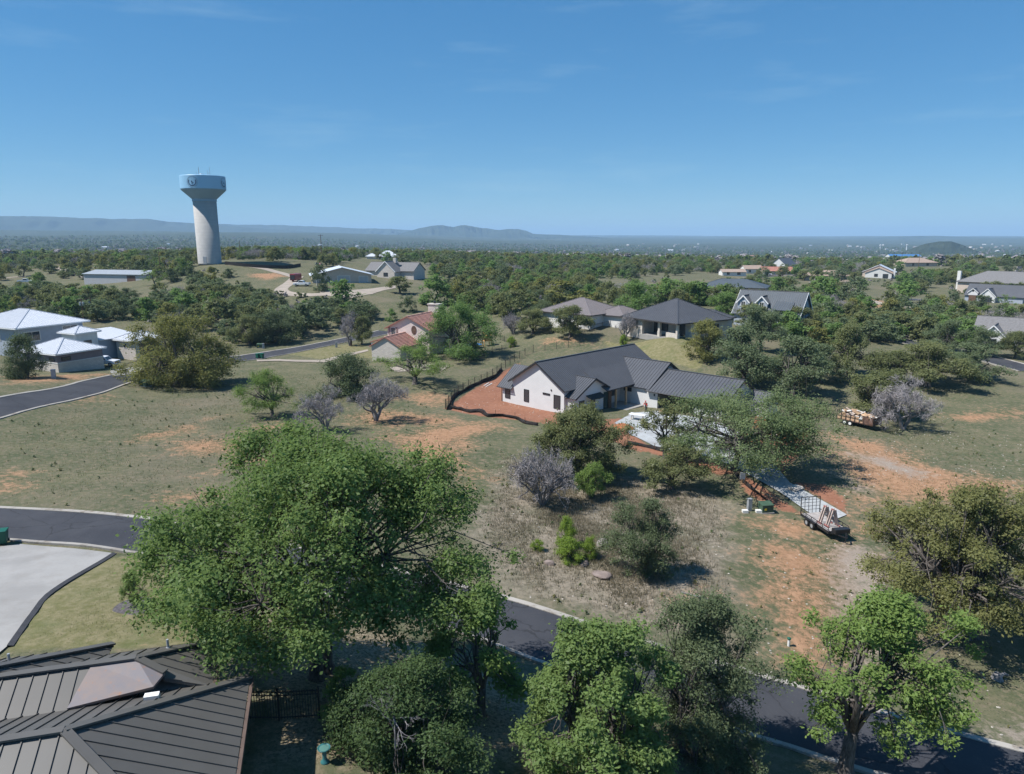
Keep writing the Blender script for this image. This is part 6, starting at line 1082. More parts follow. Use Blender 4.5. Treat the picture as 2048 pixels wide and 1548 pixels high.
win(h, '-y', 0, 0.5, 0.0, 4.6, 2.6, M['offwhite'], 0, 0.15, 'garage_door', M['greywall']); win(h, '-y', 0, 7.6, 0.0, 3.4, 2.4, M['offwhite'], 0, 0.15, 'garage_door', M['greywall']); win(h, '-y', 0, -7, 0.8, 1.0, 1.3)
h = house('stone_cottage', -47, 298, -20, 'dark roofed stone cottage right of the tan garage', z1(-47, 298))
gable(h, -13, 9, -4, 6, -1, 3.2, 6.2, 'x', M['stone'], M['roof_grey'], None, over=0.7); gable(h, -5, 3, -9, 0, -1, 3.2, 6.9, 'y', M['stone'], M['roof_grey'], None, over=0.6, trim=M['trim_white']); win(h, '-y', -9, -1, 0.8, 2.0, 1.5); MB().box(-0.8,-3,6,0.4,-1.8,8).build('chimney', M['stone'], h)
px_, py_ = (-76.88,447.02); h = house('pale_roofed_house', px_, py_, 12, 'far off white house with a pale tall hip roof among trees', z1(px_, py_)-0.5)
hip(h, -6, 6, -5, 5, -2, 2.6, 0.6, M['offwhite'], M['roof_white'], None, over=0.8); hip(h, -13, -6.5, -3, 3, -2, 2.6, 0.5, M['offwhite'], M['roof_white'], None, over=0.5); win(h, '-y', -5, 1, 0.8, 1.8, 2)
sx, sy = (-160.51,289.54); h = house('metal_shed', sx, sy, -14, 'long grey metal shed with a shallow pitched roof', z1(sx, sy))
gable(h, -15, 15, 0, 14, -1, 3.6, 4.9, 'x', M['greywall'], M['grey_metal'], None, over=0.5); win(h, '-y', 0, 8, 0, 4, 3, M['rust'], 0, 0.2, 'door', M['rust'])
h = house('tan_gabled_house', 226, 443, -30, 'cream house with a white metal gable behind a tan front gable', z1(226, 443))
gable(h, -9, 9, 2, 16, -1, 3.6, 7.8, 'y', M['stucco_tan'], M['roof_white'], None, over=0.6); gable(h, -7, 7.5, -4, 4, -1, 3.2, 6.2, 'y', M['offwhite'], M['roof_tan'], None, over=0.6); win(h, '-y', -4, 4.2, 0, 3, 2.6); win(h, '-y', -4, -1, 0.8, 2, 1.8); MB().box(8.2,0,0,9.2,1.2,6).build('chimney', M['offwhite'], h)
hx_, hy_ = (199.04,293.43); h = house('ranch_house', hx_, hy_, -48, 'dark roofed house with white front gables and a blue grey side wall', z1(hx_, hy_)); h.scale = (0.86, 0.86, 0.86)
gable(h, -13, 11, 0, 13, -1, 3.4, 8.2, 'x', M['bluegrey'], M['roof_dark'], None, over=0.7); gable(h, -6, 0.5, -3.2, 4, -1, 3.3, 6.6, 'y', M['stucco'], M['roof_dark'], None, over=0.6, trim=M['trim_white']); win(h, '-y', -3.2, -2.8, 0, 4.2, 2.6, M['trim_black'], 2, 0.12, 'garage_door')
gable(h, -11.5, -7.5, -0.8, 4, 3, 4.6, 6.3, 'y', M['stucco'], M['roof_dark'], None, over=0.4, trim=M['trim_white']); win(h, '-y', -0.8, -9.5, 4.7, 0.7, 0.9); win(h, '-y', 0, -9.5, 0.2, 3.2, 2.4); win(h, '+x', 11, 4, 1, 1.2, 1.2); MB().box(-10.5,-3.0,-1,-7.5,-2.7,3.0).build('porch_beam', M['wood_dark'], h)
hx_, hy_ = (214.24,303.58); h = house('grey_hip_house', hx_+14, hy_+22, -48, 'long grey hip roofed house behind the dark roofed ranch house', z1(hx_+14, hy_+22))
hip(h, -20, 14, -9, 9, -1, 4.4, 0.5, M['stucco_tan'], M['roof_grey'], None, over=0.8); MB().box(-21.5,-6,0,-20.1,-4.4,9).build('chimney', M['offwhite'], h)
hx_, hy_ = (105.22,151.36); h = house('grey_shingle_house', hx_+13, hy_+6, -40, 'grey shingle roofed house with white gables at the right edge', z1(hx_+13, hy_+6)); h.scale = (0.88, 0.88, 0.88)
gable(h, -14, 14, -5, 7, -1, 3.2, 7.0, 'x', M['greywall'], M['roof_grey'], None, over=0.6); gable(h, -12, -7, -8, 0, -1, 3.0, 5.6, 'y', M['stucco'], M['roof_grey'], None, over=0.5, trim=M['trim_white']); gable(h, 1, 7, -8, 0, -1, 3.0, 6.0, 'y', M['stucco'], M['roof_grey'], None, over=0.5, trim=M['trim_white']); win(h, '-y', -8, -9.5, 0.6, 1.8, 1.5); win(h, '-y', -8, 4, 0.3, 2.4, 2.2)
def quick(nm, u, w_, d_, he, pitch, deg, wall, roof, label, dz=0.0, hipped=True):
    h = house(nm, u[0], u[1], deg, label, z1(*u)+dz)
    if hipped: hip(h, -w_/2, w_/2, 0, d_, -2, he, pitch, M[wall], M[roof], None, over=0.7)
    else: gable(h, -w_/2, w_/2, 0, d_, -2, he, he+d_/2*pitch, 'x', M[wall], M[roof], None, over=0.6)
    win(h, '-y', 0, w_*0.2, 0.7, 2.0, 1.6); win(h, '-y', 0, -w_*0.25, 0.7, 1.6, 1.6); return h
quick('tan_shingle_house', (176.88,401.72), 24, 14, 3.0, 0.36, -20, 'stucco_tan', 'roof_tan', 'tan shingle hip roof showing between oaks near the pale dirt track')
h = quick('orange_roofed_house', (164.65,445.06), 18, 10, 3.0, 0.45, -10, 'stucco_tan', 'tile', 'small house with an orange roof beside the parked white truck', hipped=False)
quick('cream_barn', (156.07,463.12), 12, 8, 3.2, 0.5, 8, 'offwhite', 'roof_tan', 'small pale barn left of the orange roofed house', hipped=False)
quick('dark_gabled_house', (196.70,506.69), 14, 12, 4.0, 0.8, 40, 'stucco', 'roof_dark', 'white gabled house with a dark roof behind the orange roofed house', hipped=False)
quick('red_roofed_house', (520.02,1575.55), 34, 18, 4.0, 0.4, -8, 'stucco_tan', 'tile', 'large red brown roofed house far beyond the curving road')
quick('brown_roofed_house', (312.87,550.41), 26, 16, 3.0, 0.4, 5, 'stucco_tan', 'roof_tan', 'long brown roofed house below the small round hill')
quick('cream_house', (900.81,1343.13), 26, 14, 4.2, 0.32, -12, 'stucco', 'roof_tan', 'cream house on the hill at the top of the right road', 0.5)
quick('cream_house', (1041.43,1497.86), 14, 14, 4.6, 0.5, 30, 'stucco', 'tile', 'cream house with an orange gable at the far right skyline', 0.5, hipped=False)
quick('white_shed', (132.62,428.65), 14, 8, 2.6, 0.35, 0, 'offwhite', 'roof_tan', 'low pale shed under trees where the far road ends', hipped=False)
# the town in the valley: small pale buildings
rg = random.Random(12)
def town(u, v, sz, mt, rf, label, group):
    x, y = u; h = empty('town_building', (x, y, z1(x, y)), rg.uniform(0, 3), label, 'building', group); w_, d_ = sz*rg.uniform(0.55,1.0), sz*rg.uniform(0.4,0.65)
    gable(h, -w_/2, w_/2, -d_/2, d_/2, -2, 3.6, 3.6+d_*0.22, 'x', M[mt], M[rf], None, over=0.5)
town((664.59,3830.72), 0, 20, 'stucco_tan', 'roof_grey', 'small pale building in the valley town on the right', 'pale buildings of the valley town')
town((724.06,3794.91), 0, 14, 'stucco_tan', 'offwhite', 'small pale building in the valley town on the right', 'pale buildings of the valley town')
town((444.65,3075.83), 0, 22, 'greywall', 'roof_white', 'small pale building in the valley town on the right', 'pale buildings of the valley town')
town((750.38,4259.78), 0, 15, 'stucco_tan', 'roof_grey', 'small pale building in the valley town on the right', 'pale buildings of the valley town')
town((999.09,3960.70), 0, 14, 'stucco_tan', 'roof_white', 'small pale building in the valley town on the right', 'pale buildings of the valley town')
town((1040.80,4608.85), 0, 20, 'stucco_tan', 'roof_grey', 'small pale building in the valley town on the right', 'pale buildings of the valley town')
town((728.83,3455.72), 0, 16, 'stucco_tan', 'roof_grey', 'small pale building in the valley town on the right', 'pale buildings of the valley town')
town((1150.37,4988.02), 0, 17, 'stucco_tan', 'roof_grey', 'small pale building in the valley town on the right', 'pale buildings of the valley town')
town((934.22,5145.06), 0, 14, 'stucco_tan', 'roof_grey', 'small pale building in the valley town on the right', 'pale buildings of the valley town')
town((1013.31,3962.81), 0, 19, 'greywall', 'roof_grey', 'small pale building in the valley town on the right', 'pale buildings of the valley town')
town((741.46,3133.92), 0, 19, 'greywall', 'roof_white', 'small pale building in the valley town on the right', 'pale buildings of the valley town')
town((654.80,3369.39), 0, 15, 'stucco_tan', 'roof_grey', 'small pale building in the valley town on the right', 'pale buildings of the valley town')
town((1250.11,4853.74), 0, 26, 'offwhite', 'roof_white', 'small pale building in the valley town on the right', 'pale buildings of the valley town')
town((707.88,4417.59), 0, 21, 'stucco_tan', 'offwhite', 'small pale building in the valley town on the right', 'pale buildings of the valley town')
town((953.43,4246.12), 0, 18, 'stucco_tan', 'offwhite', 'small pale building in the valley town on the right', 'pale buildings of the valley town')
town((848.54,4066.21), 0, 14, 'greywall', 'roof_grey', 'small pale building in the valley town on the right', 'pale buildings of the valley town')
town((685.42,3125.52), 0, 26, 'offwhite', 'roof_white', 'small pale building in the valley town on the right', 'pale buildings of the valley town')
town((727.47,3129.68), 0, 15, 'greywall', 'roof_grey', 'small pale building in the valley town on the right', 'pale buildings of the valley town')
town((1952.36,4088.89), 0, 22, 'stucco_tan', 'offwhite', 'small pale building in the valley town on the right', 'pale buildings of the valley town')
town((1093.75,2133.16), 0, 19, 'stucco_tan', 'roof_grey', 'small pale building in the valley town on the right', 'pale buildings of the valley town')
town((1930.60,3979.39), 0, 24, 'offwhite', 'roof_grey', 'small pale building in the valley town on the right', 'pale buildings of the valley town')
town((1549.00,3058.03), 0, 19, 'stucco_tan', 'roof_grey', 'small pale building in the valley town on the right', 'pale buildings of the valley town')
town((1014.70,1984.07), 0, 16, 'stucco_tan', 'roof_tan', 'small pale building in the valley town on the right', 'pale buildings of the valley town')
town((946.57,2536.00), 0, 25, 'stucco_tan', 'offwhite', 'small pale building in the valley town on the right', 'pale buildings of the valley town')
town((1053.13,2569.26), 0, 14, 'stucco_tan', 'offwhite', 'small pale building in the valley town on the right', 'pale buildings of the valley town')
town((2344.09,4567.69), 0, 23, 'stucco_tan', 'offwhite', 'small pale building in the valley town on the right', 'pale buildings of the valley town')
town((1746.94,3594.15), 0, 14, 'greywall', 'offwhite', 'small pale building in the valley town on the right', 'pale buildings of the valley town')
town((1027.51,1990.24), 0, 26, 'stucco_tan', 'roof_grey', 'small pale building in the valley town on the right', 'pale buildings of the valley town')
town((1862.38,4515.88), 0, 21, 'greywall', 'roof_white', 'small pale building in the valley town on the right', 'pale buildings of the valley town')
town((2147.30,4626.31), 0, 17, 'stucco_tan', 'roof_grey', 'small pale building in the valley town on the right', 'pale buildings of the valley town')
town((1920.32,4117.13), 0, 26, 'stucco_tan', 'roof_white', 'small pale building in the valley town on the right', 'pale buildings of the valley town')
town((837.38,2293.89), 0, 20, 'stucco_tan', 'roof_grey', 'small pale building in the valley town on the right', 'pale buildings of the valley town')
town((1780.54,3437.82), 0, 15, 'offwhite', 'roof_grey', 'small pale building in the valley town on the right', 'pale buildings of the valley town')
town((1488.17,3382.37), 0, 25, 'stucco_tan', 'offwhite', 'small pale building in the valley town on the right', 'pale buildings of the valley town')
town((1371.17,2997.28), 0, 23, 'stucco_tan', 'roof_grey', 'small pale building in the valley town on the right', 'pale buildings of the valley town')
town((1684.20,3199.14), 0, 26, 'stucco_tan', 'roof_white', 'small pale building in the valley town on the right', 'pale buildings of the valley town')
town((1504.46,3765.22), 0, 26, 'greywall', 'roof_grey', 'small pale building in the valley town on the right', 'pale buildings of the valley town')
town((1642.31,3082.67), 0, 22, 'greywall', 'roof_grey', 'small pale building in the valley town on the right', 'pale buildings of the valley town')
town((1317.01,3050.02), 0, 14, 'greywall', 'roof_tan', 'small pale building in the valley town on the right', 'pale buildings of the valley town')
town((1075.05,2981.46), 0, 14, 'stucco_tan', 'offwhite', 'small pale building in the valley town on the right', 'pale buildings of the valley town')
town((2132.45,3326.68), 0, 26, 'stucco_tan', 'roof_grey', 'small pale building in the valley town on the right', 'pale buildings of the valley town')
town((2332.84,3594.33), 0, 26, 'stucco_tan', 'roof_grey', 'small pale building in the valley town on the right', 'pale buildings of the valley town')
town((2648.07,4910.36), 0, 22, 'offwhite', 'roof_grey', 'small pale building in the valley town on the right', 'pale buildings of the valley town')
town((1422.09,2188.70), 0, 23, 'stucco_tan', 'roof_tan', 'small pale building in the valley town on the right', 'pale buildings of the valley town')
town((2304.92,3632.56), 0, 21, 'stucco_tan', 'offwhite', 'small pale building in the valley town on the right', 'pale buildings of the valley town')
town((2196.22,3681.83), 0, 18, 'greywall', 'offwhite', 'small pale building in the valley town on the right', 'pale buildings of the valley town')
town((2065.12,3522.78), 0, 15, 'greywall', 'roof_grey', 'small pale building in the valley town on the right', 'pale buildings of the valley town')
town((3521.41,5306.75), 0, 20, 'stucco_tan', 'roof_white', 'small pale building in the valley town on the right', 'pale buildings of the valley town')
town((2478.79,4220.92), 0, 16, 'stucco_tan', 'offwhite', 'small pale building in the valley town on the right', 'pale buildings of the valley town')
town((2689.09,4016.11), 0, 16, 'greywall', 'roof_grey', 'small pale building in the valley town on the right', 'pale buildings of the valley town')
town((3408.61,5228.53), 0, 25, 'stucco_tan', 'offwhite', 'small pale building in the valley town on the right', 'pale buildings of the valley town')
town((2174.25,3687.74), 0, 23, 'stucco_tan', 'roof_tan', 'small pale building in the valley town on the right', 'pale buildings of the valley town')
town((2848.13,4202.81), 0, 16, 'stucco_tan', 'roof_grey', 'small pale building in the valley town on the right', 'pale buildings of the valley town')
town((1718.07,2897.08), 0, 17, 'stucco_tan', 'roof_grey', 'small pale building in the valley town on the right', 'pale buildings of the valley town')
town((2559.04,4463.85), 0, 23, 'stucco_tan', 'roof_grey', 'small pale building in the valley town on the right', 'pale buildings of the valley town')
town((2572.46,4123.33), 0, 17, 'greywall', 'roof_tan', 'small pale building in the valley town on the right', 'pale buildings of the valley town')
town((2156.47,3805.32), 0, 17, 'greywall', 'roof_grey', 'small pale building in the valley town on the right', 'pale buildings of the valley town')
town((1940.81,2891.83), 0, 17, 'greywall', 'offwhite', 'small pale building in the valley town on the right', 'pale buildings of the valley town')
town((2127.09,3813.93), 0, 25, 'stucco_tan', 'roof_grey', 'small pale building in the valley town on the right', 'pale buildings of the valley town')
town((2520.81,3772.03), 0, 21, 'stucco_tan', 'roof_grey', 'small pale building in the valley town on the right', 'pale buildings of the valley town')
town((2071.73,3416.71), 0, 20, 'stucco_tan', 'roof_tan', 'small pale building in the valley town on the right', 'pale buildings of the valley town')
town((2902.20,4213.86), 0, 21, 'offwhite', 'roof_grey', 'small pale building in the valley town on the right', 'pale buildings of the valley town')
town((1438.07,2103.11), 0, 17, 'offwhite', 'roof_white', 'small pale building in the valley town on the right', 'pale buildings of the valley town')
town((-1096.64,1647.60), 0, 13, 'stucco', 'roof_white', 'small white farm building in the woodland behind the water tower', 'white farm buildings in the woodland')
town((-1070.95,1903.18), 0, 18, 'stucco', 'roof_white', 'small white farm building in the woodland behind the water tower', 'white farm buildings in the woodland')
town((-928.54,1707.91), 0, 14, 'stucco', 'roof_white', 'small white farm building in the woodland behind the water tower', 'white farm buildings in the woodland')
town((-921.29,1709.80), 0, 13, 'stucco', 'roof_white', 'small white farm building in the woodland behind the water tower', 'white farm buildings in the woodland')
town((-1142.84,2405.31), 0, 13, 'stucco', 'roof_white', 'small white farm building in the woodland behind the water tower', 'white farm buildings in the woodland')
town((-575.21,2693.98), 0, 16, 'stucco', 'roof_white', 'small white farm building in the woodland behind the water tower', 'white farm buildings in the woodland')
town((-337.41,2528.19), 0, 17, 'stucco', 'roof_white', 'small white farm building in the woodland behind the water tower', 'white farm buildings in the woodland')
town((-225.10,1594.34), 0, 17, 'stucco', 'roof_white', 'small white farm building in the woodland behind the water tower', 'white farm buildings in the woodland')
town((-738.88,2785.83), 0, 18, 'stucco', 'roof_white', 'small white farm building in the woodland behind the water tower', 'white farm buildings in the woodland')
town((-156.64,1902.51), 0, 12, 'stucco', 'roof_white', 'small white farm building in the woodland behind the water tower', 'white farm buildings in the woodland')
town((-113.61,2566.05), 0, 14, 'stucco', 'roof_white', 'small white farm building in the woodland behind the water tower', 'white farm buildings in the woodland')
town((-67.44,2499.15), 0, 13, 'stucco', 'roof_white', 'small white farm building in the woodland behind the water tower', 'white farm buildings in the woodland')
# a blue roofed warehouse in the town
bx, by = (904.14,1667.20); h = house('blue_warehouse', bx, by, -6, 'long bright blue roofed warehouse in the valley town', z1(bx, by))
gable(h, -34, 34, -14, 14, -3, 8, 12, 'x', M['offwhite'], M['blue'], None, over=0.5)
# ------------------------------------------------------------------ vehicles
def wheel(parent, x, y, r, w_, rim=None):
    t = MB(); 
    def ring(y0, y1, r0, r1, n=18):
        vs = []
        for k in range(n):
            a = 6.2832*k/n
            for rr, yy in ((r1,y0),(r1,y1),(r0,y1),(r0,y0)): vs.append((x+rr*math.cos(a), yy, r+rr*math.sin(a)))
        fs = []
        for k in range(n):
            for j in range(4): fs.append((4*k+j, 4*k+(j+1)%4, 4*((k+1)%n)+(j+1)%4, 4*((k+1)%n)+j))
        return vs, fs
    vs, fs = ring(y-w_/2, y+w_/2, r*0.58, r); wh = MB().add(vs, fs).build('wheel', M['tyre'], parent)
    vs, fs = ring(y-w_*0.42, y+w_*0.42, 0.02, r*0.58); MB().add(vs, fs).build('rim', rim or M['grey_metal'], wh); return wh
def pickup(p, deg, paint, label, bed_cover=False):
    o = empty('pickup_truck', (p[0], p[1], z1(*p)+0.08), R_(deg), label, 'truck'); W = 0.98
    def ext(prof, w_): 
        n = len(prof); mb = MB(); return mb.add([(x,-w_,z) for x, z in prof]+[(x,w_,z) for x, z in prof], [tuple(range(n)), tuple(range(n,2*n))[::-1]]+[((i+1)%n,i,n+i,n+(i+1)%n) for i in range(n)])
    b = ext([(-2.9,0.45),(2.75,0.42),(2.85,0.75),(2.8,1.05),(1.3,1.15),(-0.9,1.2),(-2.9,1.18)], W).build('body', paint, o, bevel=0.06)
    c = ext([(-0.95,1.15),(1.35,1.12),(0.75,1.78),(0.2,1.86),(-0.7,1.84)], W*0.9).build('cab', paint, o, bevel=0.06)
    ext([(-0.78,1.24),(1.05,1.22),(0.66,1.70),(0.2,1.76),(-0.6,1.75)], W*0.905+0.012).build('side_window', M['glass'], c)
    MB().add([(1.28,-0.74,1.2),(1.28,0.74,1.2),(0.80,0.66,1.74),(0.80,-0.66,1.74)], [(0,1,2,3)]).build('windscreen', M['glass'], c).location = (0.025,0,0.01)
    MB().box(-2.8,-0.8,1.14,-1.05,0.8,1.205).build('truck_bed', M['trim_black'] if not bed_cover else paint, o)
    for s in (-1, 1):
        MB().box(2.8,s*0.68-0.16,0.72,2.87,s*0.68+0.16,0.92).build('headlight', M['plastic_white'], o); MB().box(-2.94,s*0.84-0.1,0.8,-2.88,s*0.84+0.1,1.1).build('tail_light', M['car_red'], o)
        for x in (-1.8, 1.85): wheel(o, x, s*0.88, 0.39, 0.26)
    MB().box(2.8,-0.5,0.6,2.88,0.5,0.95).build('grille', M['trim_black'], o); MB().box(2.78,-0.95,0.42,2.95,0.95,0.58).build('bumper', M['grey_metal'], o); return o
pickup((-78.21,133.80), 205-180-25, M['car_white'], 'white pickup truck parked beside the plum and stone garage')
pickup((-73.75,251.26), 176, M['car_white'], 'white pickup truck parked on the gravel drive by the flagpole')
pickup((157.17,442.32), 170, M['car_white'], 'white pickup truck parked by the orange roofed house')
o = empty('horse_trailer', (*(-79.87,264.91), z1(*(-79.87,264.91))), R_(80), 'dark red box trailer parked behind the white pickup', 'trailer')
MB().box(-2.6,-1.1,0.55,2.6,1.1,2.9).build('body', M['car_red'], o, bevel=0.15); MB().box(-2.66,-0.9,0.8,-2.6,0.9,2.5).build('rear_door', M['trim_black'], o); MB().bar((2.6,0,0.6),(3.8,0,0.5),0.15).build('tow_bar', M['black_metal'], o)
for s in (-1, 1):
    for x in (-0.5, 0.4): wheel(o, x, s*1.12, 0.35, 0.22)
hx_, hy_ = (-208.50,306.90); o = pickup((hx_, hy_), 20, M['car_white'], 'tiny white pickup at the far left clearing')
# flatbed trailer with A-frame racks on the new driveway (x axis: towards the tow bar)
a_, b_ = Vector((29.02,64.71)), Vector((29.72,60.83)); mid = (a_+b_)/2; ang = math.atan2((b_-a_).y, (b_-a_).x)
o = empty('flatbed_trailer', (mid.x, mid.y, z1(mid.x, mid.y)+0.06), ang, 'black flatbed trailer with two stone racks and an upright mesh ramp', 'trailer')
Lh, Wh = 2.2, 1.0
MB().box(-Lh,-Wh,0.62,Lh,Wh,0.66).build('deck', simple('dusty_plywood', (0.36,0.33,0.31), 0.9, var=0.25, scale=3, fine=0.3), o)
MB().box(-Lh,-Wh-0.06,0.46,Lh,-Wh,0.70).box(-Lh,Wh,0.46,Lh,Wh+0.06,0.70).box(Lh,-Wh-0.06,0.46,Lh+0.06,Wh+0.06,0.70).build('frame', M['black_metal'], o)
MB().bar((Lh,-0.8,0.55),(Lh+1.3,0,0.5),0.09).bar((Lh,0.8,0.55),(Lh+1.3,0,0.5),0.09).tube([(Lh+1.1,0,0.0),(Lh+1.1,0,0.9)],0.05,8).build('tow_bar', M['black_metal'], o)
MB().cbox(Lh+0.35,0,0.6,0.6,1.5,0.45).build('tool_box', M['black_metal'], o, bevel=0.03)
gt = MB(); gt.bar((-Lh,-Wh,0.66),(-Lh-0.12,-Wh,2.25),0.06).bar((-Lh,Wh,0.66),(-Lh-0.12,Wh,2.25),0.06).bar((-Lh-0.12,-Wh,2.25),(-Lh-0.12,Wh,2.25),0.06)
for k in range(1, 5): y = -Wh+2*Wh*k/5; gt.bar((-Lh,y,0.66),(-Lh-0.12,y,2.25),0.035)
for z in (1.0,1.35,1.7,2.0): gt.bar((-Lh-0.05,-Wh,z),(-Lh-0.05,Wh,z),0.03)
gt.build('ramp_gate', M['black_metal'], o)
for s in (-1, 1):
    rl = MB(); rl.bar((-Lh,s*(Wh+0.03),1.0),(Lh,s*(Wh+0.03),1.0),0.05)
    for k in range(6): rl.bar((-Lh+2*Lh*k/5,s*(Wh+0.03),0.7),(-Lh+2*Lh*k/5,s*(Wh+0.03),1.0),0.045)
    rl.build('side_rail', M['black_metal'], o); MB().box(-1.3,s*(Wh+0.2)-0.14,0.70,0.55,s*(Wh+0.2)+0.14,0.76).build('mudguard', M['black_metal'], o)
    for x in (-0.8, 0.05): wheel(o, x, s*(Wh+0.2), 0.34, 0.2, M['grey_metal'])
for i, x in enumerate((0.1, 0.95)):
    r = empty('a_frame_rack', (0,0,0), 0, ('pale wooden A-frame rack standing on the flatbed, ' + ('nearer the ramp' if i == 0 else 'nearer the tow bar')), 'rack', 'stone racks on the flatbed')
    r.matrix_world = Matrix.Translation((mid.x, mid.y, z1(mid.x, mid.y)+0.06)) @ Matrix.Rotation(ang, 4, 'Z') @ Matrix.Translation((x, -0.1+0.2*i, 0.66))
    pw = simple('dusty_pink_timber', (0.46,0.36,0.31), 0.85, var=0.2, scale=4)
    for s in (-1, 1): MB().bar((0,-0.55*s*0+s*0.5,0.05),(0,s*0.08,1.65),0.14,0.10).build('upright', pw, r); MB().bar((0.3,s*0.5,0.05),(0.3,s*0.08,1.65),0.14,0.10).build('upright', pw, r)
    MB().bar((-0.2,-0.55,0.06),(0.5,-0.55,0.06),0.12).bar((-0.2,0.55,0.06),(0.5,0.55,0.06),0.12).bar((0,-0.1,1.62),(0.3,-0.1,1.62),0.12).build('base', simple('red_primer_steel', (0.28,0.10,0.09), 0.7), r)
# dump trailer full of lumber scraps
a_, b_ = Vector((47.94,100.16)), Vector((50.87,95.80)); mid = (a_+b_)/2; ang = math.atan2((b_-a_).y, (b_-a_).x); zb = z1(mid.x, mid.y)
o = empty('dump_trailer', (mid.x, mid.y, zb+0.05), ang, 'rusty mesh sided trailer heaped with cardboard and lumber scraps', 'trailer'); Lh, Wh = 2.7, 1.1
MB().box(-Lh,-Wh,0.6,Lh,Wh,0.7).build('deck', M['rust'], o); MB().box(Lh-1.5,-Wh-0.03,0.7,Lh,-Wh,1.7).box(Lh,-Wh,0.7,Lh+0.03,Wh,1.7).build('solid_panel', M['rust'], o)
fr = MB()
for s in (-1, 1):
    fr.bar((-Lh,s*Wh,1.75),(Lh,s*Wh,1.75),0.07).bar((-Lh,s*Wh,1.25),(Lh,s*Wh,1.25),0.05)
    for k in range(9): fr.bar((-Lh+2*Lh*k/8,s*Wh,0.6),(-Lh+2*Lh*k/8,s*Wh,1.75),0.06)
for k in range(5): fr.bar((-Lh,-Wh+2*Wh*k/4,0.6),(-Lh,-Wh+2*Wh*k/4,1.9),0.05)
fr.bar((-Lh,-Wh,1.9),(-Lh,Wh,1.9),0.06).bar((-Lh,-Wh,1.3),(-Lh,Wh,1.3),0.05).build('side_rail', M['black_metal'], o)
MB().bar((Lh,-0.7,0.55),(Lh+1.3,0,0.45),0.1).bar((Lh,0.7,0.55),(Lh+1.3,0,0.45),0.1).build('tow_bar', M['black_metal'], o)
for s in (-1, 1):
    for x in (-1.3, -0.5): wheel(o, x, s*(Wh+0.15), 0.37, 0.22, M['plastic_white'])
rg = random.Random(9); core = MB().box(-2.6,-1.0,0.72,2.6,1.0,1.35); sp = tag(core.build('scrap_heap', M['cardboard']), 'heap of cardboard, boards and wrapping piled in the mesh sided trailer', 'scrap heap'); 
sp.matrix_world = Matrix.Translation((mid.x, mid.y, zb+0.05)) @ Matrix.Rotation(ang, 4, 'Z')
for k in range(46):
    mt = rg.choice([M['cardboard'], M['cardboard'], M['wood'], M['offwhite'], M['rust'], M['stucco_tan']])
    q = MB().box(-rg.uniform(.2,.7),-rg.uniform(.15,.4),-rg.uniform(.03,.14),rg.uniform(.2,.7),rg.uniform(.15,.4),rg.uniform(.03,.14)).build('board', mt, sp)
    q.location = (rg.uniform(-2.2,2.2), rg.uniform(-0.8,0.8), rg.uniform(1.3,1.95)); q.rotation_euler = (rg.gauss(0,.35), rg.gauss(0,.35), rg.uniform(0,3.1))

# ------------------------------------------------------------------ street and garden furniture
def wheelie_bin(p, deg, label, group=None):
    o = empty('wheelie_bin', (p[0], p[1], z1(*p)+0.06), R_(deg), label, 'bin', group)
    MB().add([(-.28,-.30,.06),(.28,-.30,.06),(.28,.30,.06),(-.28,.30,.06),(-.36,-.40,1.0),(.36,-.40,1.0),(.36,.40,1.0),(-.36,.40,1.0)], [(0,3,2,1),(4,5,6,7),(0,1,5,4),(1,2,6,5),(2,3,7,6),(3,0,4,7)]).build('body', M['green_bin'], o, bevel=0.03)
    MB().box(-.40,-.45,1.0,.40,.40,1.06).build('lid', M['green_bin'], o, bevel=0.02); MB().tube([(-.3,.46,.98),(.3,.46,.98)],0.025,6).build('handle', M['trim_black'], o)
    for s in (-1, 1): MB().tube([(s*.3-0.03,.33,.12),(s*.3+0.03,.33,.12)],0.12,10).build('wheel', M['tyre'], o)
    return o
wheelie_bin((-37.34,48.56), 20, 'green wheelie bin at the kerb by the left driveway'); wheelie_bin((-54.98,151.62), 60, 'green wheelie bin beside the upper road, left of the two'); wheelie_bin((-54.09,151.54), 70, 'green wheelie bin beside the upper road, right of the two')
def box_util(p, deg, w_, d_, hh, mt, label, nm='transformer_box'):
    o = empty(nm, (p[0], p[1], z1(*p)), R_(deg), label, 'utility box')
    MB().box(-w_/2-.08,-d_/2-.08,-.25,w_/2+.08,d_/2+.08,.10).build('pad', M['concrete'], o); MB().box(-w_/2,-d_/2,.10,w_/2,d_/2,hh*0.82).build('cabinet', M[mt], o, bevel=0.02); MB().add([(-w_/2-.03,-d_/2-.03,hh*.82),(w_/2+.03,-d_/2-.03,hh*.82),(w_/2+.03,d_/2+.03,hh*.9),(-w_/2-.03,d_/2+.03,hh*.9),(-w_/2-.03,-d_/2-.03,hh*.88),(w_/2+.03,-d_/2-.03,hh*.88),(w_/2+.03,d_/2+.03,hh),(-w_/2-.03,d_/2+.03,hh)], [(0,3,2,1),(4,5,6,7),(0,1,5,4),(1,2,6,5),(2,3,7,6),(3,0,4,7)]).build('lid', M[mt], o)
    MB().box(-w_*0.3,-d_/2-.03,hh*0.35,-w_*0.12,-d_/2,hh*0.55).build('sticker', M['yellow'], o); return o
box_util((25.07,66.10), 8, 1.15, 0.9, 1.0, 'green_box', 'dark green transformer box on a concrete pad by the driveway'); box_util((-60.45,114.58), -20, 1.5, 1.1, 1.0, 'green_box', 'low green transformer box under the yellow olive oak'); box_util((-59.24,165.17), 10, 1.3, 1.0, 1.1, 'green_box', 'green transformer box across the upper road')
